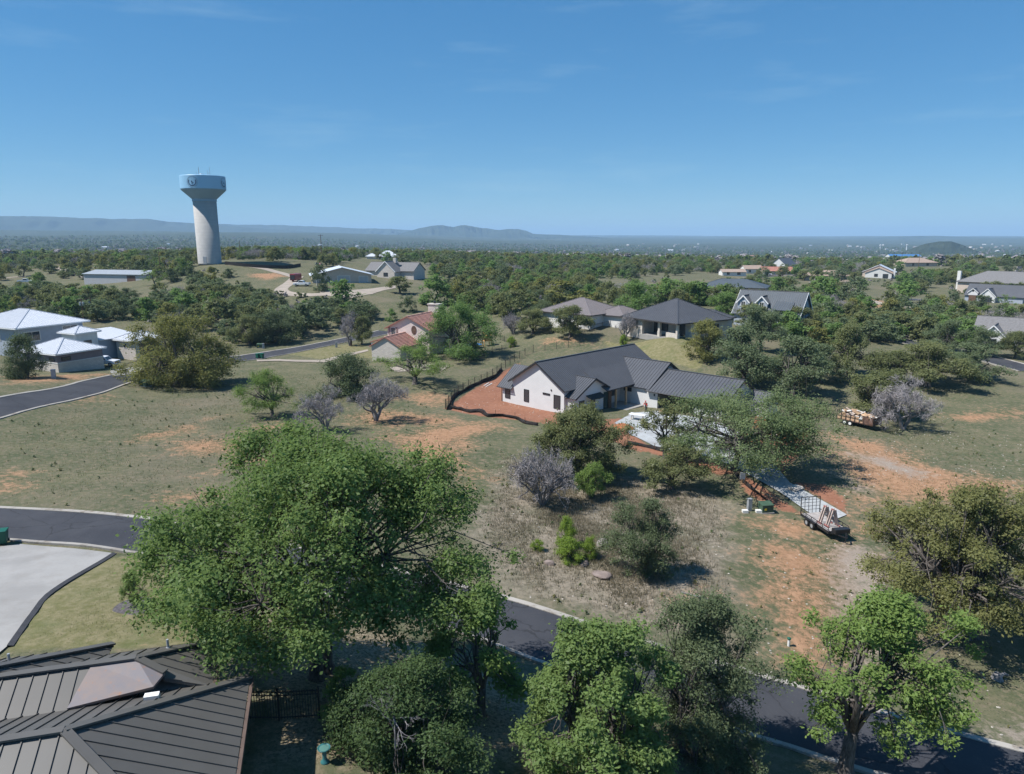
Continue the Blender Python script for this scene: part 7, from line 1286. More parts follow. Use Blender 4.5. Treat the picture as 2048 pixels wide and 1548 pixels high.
def pedestal(p, w_, hh, label): 
    o = empty('utility_pedestal', (p[0], p[1], z1(*p)), R_(15), label, 'utility box'); MB().box(-w_/2,-w_*.4,-.1,w_/2,w_*.4,hh*0.93).build('cabinet', M['grey_metal'], o, bevel=0.02); MB().box(-w_/2-.02,-w_*.4-.02,hh*0.93,w_/2+.02,w_*.4+.02,hh).build('cap', M['grey_metal'], o); return o
pedestal((23.46,66.20), 0.42, 1.25, 'grey utility pedestal left of the dark green transformer box'); pedestal((-74.53,113.30), 0.6, 1.5, 'grey utility pedestal by the road below the white roofed house'); pedestal((-58.24,164.63), 0.5, 1.2, 'white pedestal right beside the green transformer across the road'); pedestal((-41.27,165.24), 0.5, 1.3, 'grey pedestal at the edge of the pink house lawn')
for i, u in enumerate(((22.87,65.62), (24.28,65.85))): tag(MB().cbox(u[0],u[1],z1(*u)-.05,0.55,0.4,0.32).build('concrete_block', M['offwhite']), ['pale concrete block left of the grey pedestal', 'pale concrete block leaning between pedestal and transformer'][i], 'block')
# bird bath
u = (-7.43,24.48); o = empty('bird_bath', (u[0], u[1], z1(*u)), 0, 'teal ceramic bird bath on the leafy lawn beside the dark roof', 'bird bath'); o.scale = (0.72, 0.72, 0.72)
MB().lathe([(0.24,0.0),(0.24,0.05),(0.15,0.12),(0.11,0.3),(0.13,0.5),(0.10,0.72),(0.14,0.8)], 20).build('pedestal', M['plastic_teal'], o, True); MB().lathe([(0.10,0.78),(0.34,0.86),(0.36,0.92),(0.33,0.92),(0.28,0.87),(0.0,0.85)], 28).build('bowl', M['plastic_teal'], o, True)
MB().lathe([(0.27,0.885),(0.0,0.886)], 24).build('water', simple('green_water', (0.10,0.22,0.20), 0.05, 0, 0.8), o)
# stump, standpipe, sign at the driveway
u = (31.02,40.54); o = empty('tree_stump', (u[0], u[1], z1(*u)), 0, 'broken grey tree stump on the dry lawn at the right', 'stump'); sm = MB(); sm.lathe([(0.42,-.1),(0.32,.1),(0.27,.3),(0.2,.42),(0.0,.4)], 11).build('stump', M['bark_grey'], o); MB().tube([(0.1,0,.2),(0.5,.1,.32),(0.75,.05,.22)],[0.14,0.1,0.06],7).build('root', M['bark_grey'], o)
u = (18.39,42.61); o = empty('water_standpipe', (u[0], u[1], z1(*u)), 0, 'white and green standpipe in the eroded red gully', 'standpipe'); MB().tube([(0,0,-.2),(0,0,.55)],0.08,10).build('pipe', M['plastic_white'], o); MB().lathe([(0.12,.5),(0.14,.58),(0.0,.66)], 12).build('cap', M['green_bin'], o)
u = (25.18,73.85); o = empty('permit_board', (u[0], u[1], z1(*u)), R_(12), 'white permit board on a post beside the driveway oak trunk', 'sign'); MB().box(-.04,-.03,0,.04,.03,1.2).build('post', M['wood'], o); MB().box(-.32,-.06,.45,.32,-.03,1.25).build('board', M['plastic_white'], o); MB().box(-.2,-.068,.75,.2,-.061,1.0).build('notice', M['offwhite'], o)
u = (-38.41,167.75); o = empty('mail_post', (u[0], u[1], z1(*u)), 0, 'dark red post box under the trees by the upper road', 'post box'); MB().box(-.25,-.25,0,.25,.25,1.0).box(-.3,-.3,1.0,.3,.3,1.1).build('pillar', M['rust'], o); MB().box(-.2,-.32,1.1,.2,.3,1.5).build('box', M['trim_black'], o)
u = (-74.59,131.71); o = empty('orange_post', (u[0], u[1], z1(*u)), 0, 'orange wooden post at the edge of the white pickup driveway', 'post'); MB().box(-.12,-.12,-.1,.12,.12,1.35).build('post', M['cedar'], o); MB().box(-.14,-.14,.9,.14,.14,1.05).build('band', M['plastic_white'], o)
# boulders
def boulder(p, sx, sy, sz, mt, label, seed):
    bm = bmesh.new(); bmesh.ops.create_icosphere(bm, subdivisions=3, radius=1); rg = np.random.RandomState(seed); dirs = rg.normal(size=(14,3)); dirs /= np.linalg.norm(dirs, axis=1)[:,None]; lim = rg.uniform(0.62, 0.95, 14)
    for v in bm.verts:
        c = np.array(v.co); k = 1.0
        for d, l in zip(dirs, lim):
            q = c@d
            if q*k > l: k = l/q
        v.co = Vector(c*k*(1+rg.normal(0,.012))); v.co.x *= sx; v.co.y *= sy; v.co.z *= sz
    me = bpy.data.meshes.new('boulder'); bm.to_mesh(me); bm.free(); o = link('boulder', me, None, M[mt]); o.location = (p[0], p[1], z1(*p)+sz*0.12); o.rotation_euler = (0.1, 0.15, seed); return tag(o, label, 'boulder')
boulder((7.54,55.12), 0.65, 0.5, 0.6, 'rock', 'pale grey boulder between the lime shrubs and the juniper', 1); boulder((6.79,49.47), 0.95, 0.75, 0.35, 'boulder_pink', 'flat pinkish boulder lying in the dry grass', 2); boulder((2.87,51.04), 0.5, 0.4, 0.3, 'boulder_pink', 'small pinkish boulder left of the lime shrubs', 3); boulder((5.60,51.14), 0.5, 0.35, 0.28, 'boulder_pink', 'small pink boulder at the foot of the lime shrubs', 4)
# construction clutter on the site
def dirt_heap(p, r, hh, seed, label):
    n = 22; rg = np.random.RandomState(seed); V = [(0,0,hh)]; 
    for j in range(1, 9):
        for k in range(n): a = 6.2832*k/n; q = r*j/8*(1+0.14*math.sin(3*a+seed)+rg.normal(0,.03)); V.append((q*math.cos(a), q*math.sin(a), hh*(1-(j/8)**1.2)*(1+rg.normal(0,.10))-0.12*(j == 8)))
    F_ = [(0,1+k,1+(k+1)%n) for k in range(n)]+[(1+j*n+k,1+(j+1)*n+k,1+(j+1)*n+(k+1)%n,1+j*n+(k+1)%n) for j in range(7) for k in range(n)]
    o = MB().add(V, F_).build('dirt_heap', M['red_dirt'], None, True); o.location = (p[0], p[1], z1(*p)); return tag(o, label, 'dirt heap')
dirt_heap((36.78,93.11), 3.2, 1.5, 1, 'large red dirt heap behind the driveway oak'); dirt_heap((30.25,88.66), 1.8, 1.2, 2, 'red dirt heap seen through the driveway oak'); dirt_heap((35.62,97.63), 1.8, 1.1, 3, 'small red dirt heap nearest the garage end'); dirt_heap((15.23,94.56), 1.8, 0.6, 4, 'low red dirt heap beside the front porch')
def person(p, deg, bend, label):
    o = empty('person', (p[0], p[1], z1(*p)+0.12), R_(deg), label, 'person')
    def skin(name, verts, edges, rad, mt, parent):
        me = bpy.data.meshes.new(name); me.from_pydata(verts, edges, []); q = link(name, me, parent, mt); me.skin_vertices or me.update()
        m = q.modifiers.new('skin', 'SKIN'); m.use_smooth_shade = True; q.modifiers.new('sub', 'SUBSURF').render_levels = 2
        for i, r in enumerate(rad): me.skin_vertices[0].data[i].radius = (r, r)
        me.skin_vertices[0].data[0].use_root = True; return q
    s = bend
    V = [(0,0,.95),(s*.15,0,1.2),(s*.45,0,1.45-.1*s),(s*.52,0,1.54-.12*s),(s*.58,0,1.68-.14*s),(0,.10,.9),(.05,.11,.5),(0,.12,.06),(.14,.12,.03),(0,-.10,.9),(-.05,-.11,.5),(0,-.12,.06),(.14,-.12,.03),(s*.42,.2,1.40-.1*s),(s*.5+.05,.26,1.12-.15*s),(s*.6+.2,.22,.92-.15*s),(s*.42,-.2,1.40-.1*s),(s*.5+.05,-.26,1.12-.15*s),(s*.6+.2,-.22,.92-.15*s)]
    E_ = [(0,1),(1,2),(2,3),(3,4),(0,5),(5,6),(6,7),(7,8),(0,9),(9,10),(10,11),(11,12),(2,13),(13,14),(14,15),(2,16),(16,17),(17,18)]
    rad = [.13,.13,.14,.055,.10,.09,.065,.05,.045,.09,.065,.05,.045,.065,.05,.035,.065,.05,.035]
    skin('body', V, E_, rad, M['skin'], o)
    skin('shirt', [V[i] for i in (0,1,2,13,14,16,17)], [(0,1),(1,2),(2,3),(3,4),(2,5),(5,6)], [.15,.155,.16,.085,.065,.085,.065], M['red_cloth'], o)
    skin('trousers', [V[i] for i in (0,5,6,7,9,10,11)], [(0,1),(1,2),(2,3),(0,4),(4,5),(5,6)], [.15,.11,.085,.07,.11,.085,.07], M['jean'], o)
    hd = MB().lathe([(0.0,-0.02),(.10,.0),(.125,.06),(.09,.13),(0.0,.15)], 12).build('cap', M['red_cloth'], o); hd.location = (s*.6, 0, 1.70-.14*s); return o
person((19.95,113.04), 200, 0.1, 'worker in a red shirt standing in the shade of the porch'); person((20.41,104.98), 240, 0.7, 'worker in a red shirt bending over by the open garage')
u = (18.12,99.27); o = empty('saw_table', (u[0], u[1], z1(*u)+.05), R_(-30), 'white sheet laid over sawhorses on the new concrete', 'work table'); MB().box(-1.2,-.6,.78,1.2,.6,.82).build('top', M['plastic_white'], o)
for s in (-1, 1):
    for q in (-1, 1): MB().bar((s*.8,q*.5,0),(s*.8,q*.1,.78),0.07).build('leg', M['wood'], o)
u = (22.26,110.21); o = empty('step_ladder', (u[0], u[1], z1(*u)+.05), R_(-44), 'white and blue step ladder leaning by the garage door', 'ladder')
for s in (-1, 1): MB().bar((s*.25,0,0),(s*.2,.5,2.3),0.08).build('rail', M['plastic_white'], o)
for k in range(6): MB().bar((-.22,.08*k+.05,.3+.34*k),(.22,.08*k+.05,.3+.34*k),0.06).build('rung', M['blue'], o)
def sheet_pile(p, n, mt, label, seed, sz=(1.2,.6)):
    rg = random.Random(seed); o = empty('material_pile', (p[0], p[1], z1(*p)+.06), R_(rg.uniform(0,90)), label, 'material pile')
    for k in range(n): q = MB().box(-sz[0]/2,-sz[1]/2,0,sz[0]/2,sz[1]/2,.07).build('sheet', M[mt], o); q.location = (rg.gauss(0,.12), rg.gauss(0,.12), .075*k); q.rotation_euler = (0,0,rg.gauss(0,.2))
sheet_pile((22.69,98.71), 7, 'plastic_white', 'stack of white sheets left of the driveway oak on the concrete', 1); sheet_pile((25.36,93.71), 5, 'plastic_white', 'stack of white sheets below the garage corner', 2); sheet_pile((34.32,90.06), 8, 'plastic_white', 'white wrapped pallet beside the large red dirt heap', 3); sheet_pile((30.73,84.70), 5, 'plastic_white', 'white wrapped pallet between dirt heaps and driveway', 4); sheet_pile((22.97,104.15), 6, 'cardboard', 'stack of cardboard boxes at the garage mouth', 5, (1.0,.8)); sheet_pile((33.42,84.91), 4, 'wood', 'small stack of boards behind the driveway oak', 6, (2.2,.5)); sheet_pile((30.56,72.42), 4, 'stone', 'low pile of stone veneer at the driveway edge', 7, (1.4,.9))
pl = [((968,772),(978,766)),((972,774),(984,768)),((1478,965),(1570,1010)),((1330,880),(1362,888)),((1390,1183),(1420,1197)),((1405,1188),(1418,1198)),((1600,1028),(1618,1029))]
PL = [((-4.93,122.31),(-4.13,124.81)),((-4.56,121.73),(-3.58,124.59)),((25.62,72.52),(27.98,68.44)),((19.44,88.27),(21.51,86.84)),((12.36,47.66),(13.61,47.36)),((13.64,47.49),(14.28,47.11)),((27.90,65.86),(29.28,65.82))]
PN = ['pale plank on the red soil nearest the mesh fence','pale plank on the red soil beside its twin plank','long form board lying along the driveway edge','form board below the concrete pad','dead branch lying on the dry grass by the red patch','short dead branch at the end of the longer one','thin board in the dirt beside the flatbed trailer']
for (a, b), lb in zip(PL, PN):
    zz = z1(*a)+.06; tag(MB().bar((*a, zz), (*b, z1(*b)+.06), 0.14, 0.06).build('plank' if 'branch' not in lb else 'fallen_branch', M['wood'] if 'board' in lb else (M['offwhite'] if 'plank' in lb else M['bark_grey'])), lb, 'plank' if 'branch' not in lb else 'branch')
# play area behind the pink house
u = (-5.70,160.41); o = empty('play_tower', (u[0], u[1], z1(*u)), R_(20), 'orange cedar play tower in the pink house yard', 'play tower')
for sx_ in (-1, 1):
    for sy_ in (-1, 1): MB().box(sx_*.8-.06,sy_*.8-.06,0,sx_*.8+.06,sy_*.8+.06,2.6).build('post', M['cedar'], o)
MB().box(-.85,-.85,1.2,.85,.85,1.28).build('deck', M['cedar'], o)
for k in range(7): MB().box(-.8+.23*k,-.86,1.28,-.8+.23*k+.19,-.82,2.5).build('slat', M['cedar'], o)
MB().add([(-.95,-.95,2.5),(.95,-.95,2.5),(.95,.95,2.5),(-.95,.95,2.5),(-.95,0,3.2),(.95,0,3.2)], [(0,1,5,4),(2,3,4,5),(0,4,3),(1,2,5),(0,3,2,1)]).build('roof', M['cedar'], o)
u = (-8.57,158.46); o = empty('trampoline', (u[0], u[1], z1(*u)), 0, 'round trampoline with a blue pad under the elm', 'trampoline'); MB().lathe([(1.35,.78),(1.8,.8),(1.8,.86),(1.35,.84)], 28).build('pad', M['blue'], o); MB().lathe([(1.36,.81),(0,.80)], 28).build('bed', M['trim_black'], o)
for k in range(6): a = 6.2832*k/6; MB().tube([(1.7*math.cos(a),1.7*math.sin(a),0),(1.7*math.cos(a),1.7*math.sin(a),.8)],0.04,6).build('leg', M['grey_metal'], o)

# ------------------------------------------------------------------ fences
def wire_fence(L, hh, step, label, picket=0.0, wires=5, mt='black_metal', post=0.05):
    P = spline(L, 0.5); s = np.r_[0, np.cumsum(np.linalg.norm(np.diff(P, axis=0), axis=1))]; T = s[-1]
    at_ = lambda q: np.array([np.interp(q, s, P[:,0]), np.interp(q, s, P[:,1])])
    p0 = at_(0); o = empty('wire_fence' if not picket else 'iron_fence', (p0[0], p0[1], z1(*p0)), 0, label, 'fence'); n = max(1, round(T/step)); Q = [at_(T*k/n) for k in range(n+1)]
    Lc = [(q[0]-p0[0], q[1]-p0[1], z1(*q)-z1(*p0)) for q in Q]
    for x, y, z in Lc: MB().box(x-post,y-post,z-.3,x+post,y+post,z+hh+.1).build('post', M[mt], o)
    for k in range(n):
        a, b = Lc[k], Lc[k+1]; pn = MB()
        if picket:
            pn.bar((a[0],a[1],a[2]+.15),(b[0],b[1],b[2]+.15),.04).bar((a[0],a[1],a[2]+hh-.08),(b[0],b[1],b[2]+hh-.08),.04).bar((a[0],a[1],a[2]+hh-.25),(b[0],b[1],b[2]+hh-.25),.035); m = int(T/n/picket)
            for i in range(1, m): t = i/m; x, y, z = (a[j]+(b[j]-a[j])*t for j in range(3)); pn.box(x-.011,y-.011,z+.05,x+.011,y+.011,z+hh)
        else:
            for i in range(wires): zz = hh*(i+0.6)/wires; pn.bar((a[0],a[1],a[2]+zz),(b[0],b[1],b[2]+zz),.018)
            for i in range(1, 12): t = i/12; x, y, z = (a[j]+(b[j]-a[j])*t for j in range(3)); pn.bar((x,y,z+.02),(x,y,z+hh*0.95),.012)
        pn.build('panel', M[mt], o)
wire_fence([(-10.09,104.71),(-9.06,114.12),(-7.27,120.21),(-5.38,124.77),(-3.62,129.16),(-1.55,135.60),(1.12,142.62),(3.88,147.29),(8.03,148.37),(14.47,149.61)], 1.5, 2.6, 'black mesh fence running up the left side of the white house lot')
wire_fence([(-11.71,26.91),(-9.63,27.00),(-8.38,27.29)], 1.45, 1.7, 'black iron picket fence beside the near dark roofed house', picket=0.11, post=0.035)
wire_fence([(13.98,156.60),(18.70,159.13),(24.41,163.64)], 1.4, 2.4, 'black iron fence below the grey brown hip roof', picket=0.16, post=0.04)
wire_fence([(-12.73,143.75),(-7.80,147.82),(-2.58,151.00),(0.67,156.27),(-2.82,165.45)], 1.2, 2.6, 'dark yard fence behind the elm and play tower')
def silt(L, label, hh=0.75, seed=1):
    P = spline(L, 0.6); rg = np.random.RandomState(seed); n = len(P); z = zt(P[:,0], P[:,1]); T = np.gradient(P, axis=0); T /= np.linalg.norm(T, axis=1)[:,None]; N_ = np.c_[T[:,1], -T[:,0]]
    sag = hh*(0.80+0.10*np.sin(np.arange(n)*0.55+seed)+0.06*np.sin(np.arange(n)*0.21)) + rg.normal(0,.03,n); lean = 0.25*np.sin(np.arange(n)*0.33+seed); belly = 0.16*np.sin(np.arange(n)*1.1)
    rows = [np.c_[P, z-.05], np.c_[P+N_*(lean*.5+belly)[:,None], z+sag*.5], np.c_[P+N_*lean[:,None], z+sag]]
    V = np.concatenate(rows); F_ = [(r*n+i, r*n+i+1, (r+1)*n+i+1, (r+1)*n+i) for r in range(2) for i in range(n-1)]
    o = empty('silt_fence', (0,0,0), 0, label, 'fence'); c = MB().add(V, F_).build('cloth', M['silt'], o, True); m = c.modifiers.new('thick', 'SOLIDIFY'); m.thickness = 0.03
    for i in range(0, n, 5): MB().box(P[i][0]-.03,P[i][1]-.03,z[i]-.2,P[i][0]+.03,P[i][1]+.03,z[i]+hh+.3).build('stake', M['wood_dark'], o)
silt([(-9.88,104.01),(-9.46,109.92),(-8.85,114.58),(-7.40,119.41),(-5.51,123.62),(-3.59,128.12),(-1.73,134.40)], 'black silt cloth along the foot of the mesh fence', 0.8, 1)
silt([(-9.22,105.18),(-7.69,103.99),(-6.24,102.38),(-4.92,102.83),(-3.56,100.06),(-1.75,100.46),(0.43,98.99),(1.81,95.88),(3.52,94.74)], 'sagging black silt cloth across the front of the red soil', 0.68, 2)
silt([(14.66,86.62),(16.65,85.36),(18.76,83.47),(21.30,81.32)], 'low black silt cloth below the concrete pad', 0.55, 3); silt([(25.17,76.68),(25.31,73.24),(25.91,70.18),(26.45,68.03)], 'black silt cloth beside the driveway at the oak trunk', 0.5, 4)

# ------------------------------------------------------------------ poles and flag
def pole(p, hh, label, arms=1, lamp=False, transformer=0):
    o = empty('utility_pole', (p[0], p[1], z1(*p)), R_(TR.uniform(-20,20)), label, 'utility pole'); MB().tube([(0,0,-.5),(0,0,hh)],[.17,.11],8).build('pole', M['wood_dark'], o)
    for k in range(arms): MB().box(-1.2,-.06,hh-.5-.9*k,1.2,.06,hh-.35-.9*k).build('crossarm', M['wood_dark'], o)
    for k in range(transformer): MB().lathe([(0.0,0),(.26,.02),(.28,.9),(0.0,1.0)], 12, (.35*(1 if k % 2 else -1),0,hh-2.0)).build('transformer', M['grey_metal'], o)
    if lamp: MB().bar((0,0,hh-.1),(-1.6,0,hh+.2),.08).box(-2.1,-.15,hh+.1,-1.5,.15,hh+.25).build('lamp_head', M['grey_metal'], o)
    return o
pole((-516.02,880.05), 11, 'left of the paired wooden poles on the far left ridge'); pole((-509.35,885.43), 11, 'right of the paired wooden poles on the far left ridge'); pole((-154.49,315.89), 10, 'wooden utility pole left of the water tower'); pole((-133.19,353.71), 9, 'lamp pole right of the water tower base', 0, True); pole((-91.69,347.67), 13, 'tall wooden pole behind the flagpole house')
pole((-113.74,188.13), 6.5, 'short utility pole with a transformer behind the white roofs, left of two', 1, False, 2); pole((-112.73,190.55), 6.5, 'short utility pole with a transformer behind the white roofs, right of two', 1, False, 1); pole((271.75,502.79), 12, 'wooden pole left of the small round hill', 1); pole((280.30,496.26), 12, 'wooden pole below the small round hill', 1); pole((736.83,2118.66), 22, 'thin far mast beside the red brown roofs', 0)
u = (-68.75,252.28); o = empty('flagpole', (u[0], u[1], z1(*u)), 0, 'white flagpole with a flag in front of the tan garage', 'flagpole'); MB().tube([(0,0,0),(0,0,8.2)],[.09,.05],8).build('pole', M['plastic_white'], o); MB().lathe([(0,8.1),(.12,8.2),(0,8.32)], 10).build('finial', M['yellow'], o)
def flag(parent, x0, L, H_, zt_, mats):
    nx_ = 14
    for s in range(7):
        V = []; 
        for i in range(nx_+1):
            t = i/nx_; x = x0+L*t; y = .18*math.sin(t*7); d = -0.55*t*t
            V += [(x, y, zt_-H_*s/7+d), (x, y, zt_-H_*(s+1)/7+d)]
        MB().add(V, [(2*i,2*i+1,2*i+3,2*i+2) for i in range(nx_)]).build('stripe', mats[s % 2], parent)
    V = []
    for i in range(7):
        t = i/14; V += [(x0+L*t, .18*math.sin(t*7)-.02, zt_-.55*t*t+.01), (x0+L*t, .18*math.sin(t*7)-.02, zt_-H_*4/7-.55*t*t)]
    MB().add(V, [(2*i,2*i+1,2*i+3,2*i+2) for i in range(6)]).build('canton', M['navy'], parent)
fl = tag(empty('flag', (u[0], u[1], z1(*u)), R_(10)), 'striped flag with a blue corner flying from the white pole', 'flag'); flag(fl, .08, 2.4, 1.5, 8.0, [M['red_cloth'], M['plastic_white']])
# far water towers on the horizon
for uu, lb in (((1798.78,3296.47),'tiny white water tower left of the small round hill'), ((1732.36,3403.37),'tiny pale water tower further left on the skyline')):
    o = empty('distant_water_tower', (uu[0]*1.0, uu[1], z1(*uu)), 0, lb, 'water tower'); dd = math.hypot(*uu); k = 0.45*dd/1500
    MB().lathe([(2.2*k,-4),(1.6*k,16*k)], 12).build('shaft', M['trim_white'], o); MB().lathe([(1.6*k,16*k),(4.2*k,18*k),(4.4*k,20.5*k),(0,22*k)], 16).build('tank', M['trim_white'], o)
# grey mulch ring under the lawn sapling
u = (-22.06,37.85); o = tag(MB().lathe([(1.25,-.05),(1.1,.10),(0.2,.16),(0.0,.16)], 26).build('mulch_ring', simple('grey_mulch', (0.10,0.09,0.095), 0.95, var=0.35, scale=6), None), 'grey mulch ring round the thin lawn sapling', 'mulch'); o.location = (u[0], u[1], z1(*u))
# dead grey branch fallen over the dark juniper
u = (-4.5, 25.0); o = empty('dead_branch', (u[0], u[1], z1(*u)+1.7), 0, 'dead silver grey branch caught in the dark juniper', 'branch'); rg = random.Random(6); mb = MB()
def twig(a, d, L, q, lv):
    b = a+d*L; mb.tube([a, a.lerp(b,.5)+Vector((rg.gauss(0,.05),rg.gauss(0,.05),0))*L, b], [q, q*.8, q*.55], 5, False)
    if lv < 4:
        for k in range(3): twig(a.lerp(b, rg.uniform(.45,1)), (d+Vector((rg.gauss(0,.5),rg.gauss(0,.5),rg.gauss(0,.35)))).normalized(), L*.62, q*.55, lv+1)
twig(Vector((0.1,-2.6,0.4)), Vector((-.05,.25,1)).normalized(), 2.3, .07, 0); twig(Vector((0.0,-2.3,2.6)), Vector((1,-.1,.15)).normalized(), 1.1, .05, 1); twig(Vector((0.0,-2.3,2.6)), Vector((.55,-.75,-.35)).normalized(), 1.2, .05, 1); mb.build('branch', M['bark_grey'], o); o.scale = (0.55, 0.55, 0.55)
# ------------------------------------------------------------------ far woodland, grass, haze
def instancer(name, pts, protos, smin, smax, label):
    me = bpy.data.meshes.new(name); me.from_pydata([tuple(p) for p in pts], [], []); o = link(name, me)
    pc = bpy.data.collections.new('woodland_shapes')
    for i, (t, c) in enumerate(protos):
        p = bpy.data.objects.new('woodland_shape', c); pc.objects.link(p)
    ng = bpy.data.node_groups.new('scatter', 'GeometryNodeTree'); ng.interface.new_socket('Geometry', in_out='INPUT', socket_type='NodeSocketGeometry'); ng.interface.new_socket('Geometry', in_out='OUTPUT', socket_type='NodeSocketGeometry')
    N = ng.nodes; gi = N.new('NodeGroupInput'); go = N.new('NodeGroupOutput'); ip = N.new('GeometryNodeInstanceOnPoints'); ci = N.new('GeometryNodeCollectionInfo')
    ci.inputs['Collection'].default_value = pc; ci.inputs['Separate Children'].default_value = True; ci.inputs['Reset Children'].default_value = True; ip.inputs['Pick Instance'].default_value = True
    r1 = N.new('FunctionNodeRandomValue'); r1.data_type = 'FLOAT_VECTOR'; r1.inputs[0].default_value = (0,0,0); r1.inputs[1].default_value = (0,0,6.28)
    r2 = N.new('FunctionNodeRandomValue'); r2.data_type = 'FLOAT'; r2.inputs[2].default_value = smin; r2.inputs[3].default_value = smax; r2.inputs['Seed'].default_value = 3
    ng.links.new(gi.outputs[0], ip.inputs['Points']); ng.links.new(ci.outputs[0], ip.inputs['Instance']); ng.links.new(r1.outputs[0], ip.inputs['Rotation']); ng.links.new(r2.outputs[1], ip.inputs['Scale'])
    ng.links.new(ip.outputs[0], go.inputs[0]); m = o.modifiers.new('scatter', 'NODES'); m.node_group = ng
    return tag(o, label, name, None, 'stuff')
def far_proto(kind, seed):
    t, c = tree_mesh(seed, 4.0, 5.2, 'bushy', 14, 330, 1.15, slim=0.8, twigs=False); c.materials.append(LEAF[kind]); return t, c
FAR = [far_proto(k, 900+i) for i, k in enumerate(('juniper', 'greygreen', 'liveoak', 'oaklight', 'oak', 'liveoak', 'bare'))]
rs = np.random.RandomState(8)
n = 44000; r = np.exp(rs.uniform(np.log(330), np.log(4200), n)); a = rs.uniform(-1.08, 1.08, n); px, py = r*np.sin(a), r*np.cos(a)
dens = vnoise(px/340, py/340, 31)*0.35 + vnoise(px/90, py/90, 32)*0.2 + 0.62
ok = (rs.uniform(0, 1, n) < dens) & ((r > 640) | (rs.uniform(0, 1, n) < 0.0))
px, py = px[ok], py[ok]; pz = zt(px, py)
instancer('woodland', np.c_[px, py, pz-0.3], FAR, 0.85, 1.9, 'far dark green woodland filling the valley to the hills')
OPEN_LAND = [[(40.83,363.60),(81.30,423.00),(151.43,471.90),(129.56,390.16),(90.33,310.37),(39.57,261.35),(32.43,287.90)], [(-121.72,316.59),(-99.12,336.86),(-80.97,320.04),(-71.46,390.01),(-41.27,361.80),(-30.53,266.28),(-51.75,227.63),(-77.76,228.97),(-94.69,248.80),(-113.67,289.53),(-130.72,291.60),(-143.49,320.78)], [(164.98,354.32),(216.73,371.07),(231.97,354.64),(153.36,232.48),(107.89,230.19)], [(254.39,373.63),(260.18,364.22),(936.81,1317.49),(909.49,1315.03)], [(-251.25,352.33),(-232.64,350.27),(-258.58,411.80),(-157.82,313.16),(-131.93,260.65),(-176.67,245.88)], [(-34.77,346.88),(-6.23,372.69),(-5.42,323.61),(-28.14,301.04)]]
# nearer end of the woodland, behind the last houses
n = 9900; r = rs.uniform(205, 820, n); a = rs.uniform(-1.08, 1.05, n); px, py = r*np.sin(a), r*np.cos(a)
keep = (vnoise(px/110, py/110, 41)*0.5 + np.clip((r-205)/260, 0.15, 1)*0.9 > rs.uniform(-0.3, 0.9, n))
for poly in OPEN_LAND: d_, i_ = pt_seg(px, py, poly); keep &= ~i_
for L, wd, sgn, _ in ROADS: d_, i_ = pt_seg(px, py, L[::2], False); keep &= d_ > 11
for hx, hy, hr in KEEP_OPEN:      # gardens, and the open view down from each house
    dh = math.hypot(hx, hy); al = (px*hx+py*hy)/dh; la = np.abs(px*hy-py*hx)/dh; keep &= ~((la < 15+dh*0.012) & (al > dh*0.80-8) & (al < dh+16))
al = (px*tx+py*ty)/math.hypot(tx, ty); la = np.abs(px*ty-py*tx)/math.hypot(tx, ty); keep &= ~((la < 9) & (al > 230) & (al < 322))
px, py = px[keep], py[keep]; pz = zt(px, py)
instancer('woodland', np.c_[px, py, pz-0.2], [variant('liveoak',1,0), variant('liveoak',1,1), variant('greygreen',1,0), variant('juniper',1,1), variant('willow',1,0), variant('yellow',1,0), variant('oak',1,0), variant('bare',1,0)], 0.55, 1.3, 'green woodland at the edge of the plateau behind the last houses')
# low scrub between the individual trees
def scrub(polys, n, seed, label, smin, smax):
    rg = np.random.RandomState(seed); P = []
    for poly in polys:
        q = np.array(poly); lo, hi = q.min(0), q.max(0); X_, Y_ = rg.uniform(lo[0], hi[0], n*4), rg.uniform(lo[1], hi[1], n*4); _d, ins = pt_seg(X_, Y_, poly)
        ok = ins & (vnoise(X_/30, Y_/30, seed) > rg.normal(0.1, .5, n*4)); P.append(np.c_[X_[ok], Y_[ok]][:n])
    P = np.concatenate(P)
    for poly in PAVES_: 
        d, ins = pt_seg(P[:,0], P[:,1], poly); P = P[~ins & (d > 2)]
    for L, wd, sgn, _ in ROADS:
        d, _i = pt_seg(P[:,0], P[:,1], offset(L, sgn*wd/2)[::2], False); P = P[d > wd/2+2.5]
    for hx, hy, hr in KEEP_OPEN: P = P[np.hypot(P[:,0]-hx, P[:,1]-hy) > min(hr, 17)]
    z = zt(P[:,0], P[:,1]); o = instancer('scrub', np.c_[P, z-.1], [far_proto(k, 950+i) for i, k in enumerate(('juniper','liveoak','greygreen','bare','liveoak'))], smin, smax, label); return o
PAVES_ = [v[0] for v in PAVE.values()]
scrub([[(-125.85,231.72),(-91.02,248.26),(-50.31,220.98),(-38.02,204.06),(-52.53,193.40),(-55.61,185.08),(-66.46,168.77),(-77.47,184.25),(-105.44,193.01)]], 420, 61, 'low grey green scrub between the upper road and the water tower', 0.18, 0.5)
scrub([[(-189.64,264.32),(-135.91,247.49),(-108.88,196.91),(-163.62,227.39)],[(-268.01,417.59),(-113.67,289.53),(-92.76,253.20),(-184.90,306.68)]], 160, 62, 'low scrub around the water tower hill and grove', 0.2, 0.5)
scrub([[(-30.86,287.05),(18.68,310.87),(9.55,222.90),(-1.91,193.24),(-23.13,237.13)],[(-8.29,497.94),(270.30,853.39),(79.84,362.07),(47.96,317.74),(-6.07,363.05)]], 300, 63, 'low scrub in the thickets behind the hip roofed houses', 0.2, 0.55)
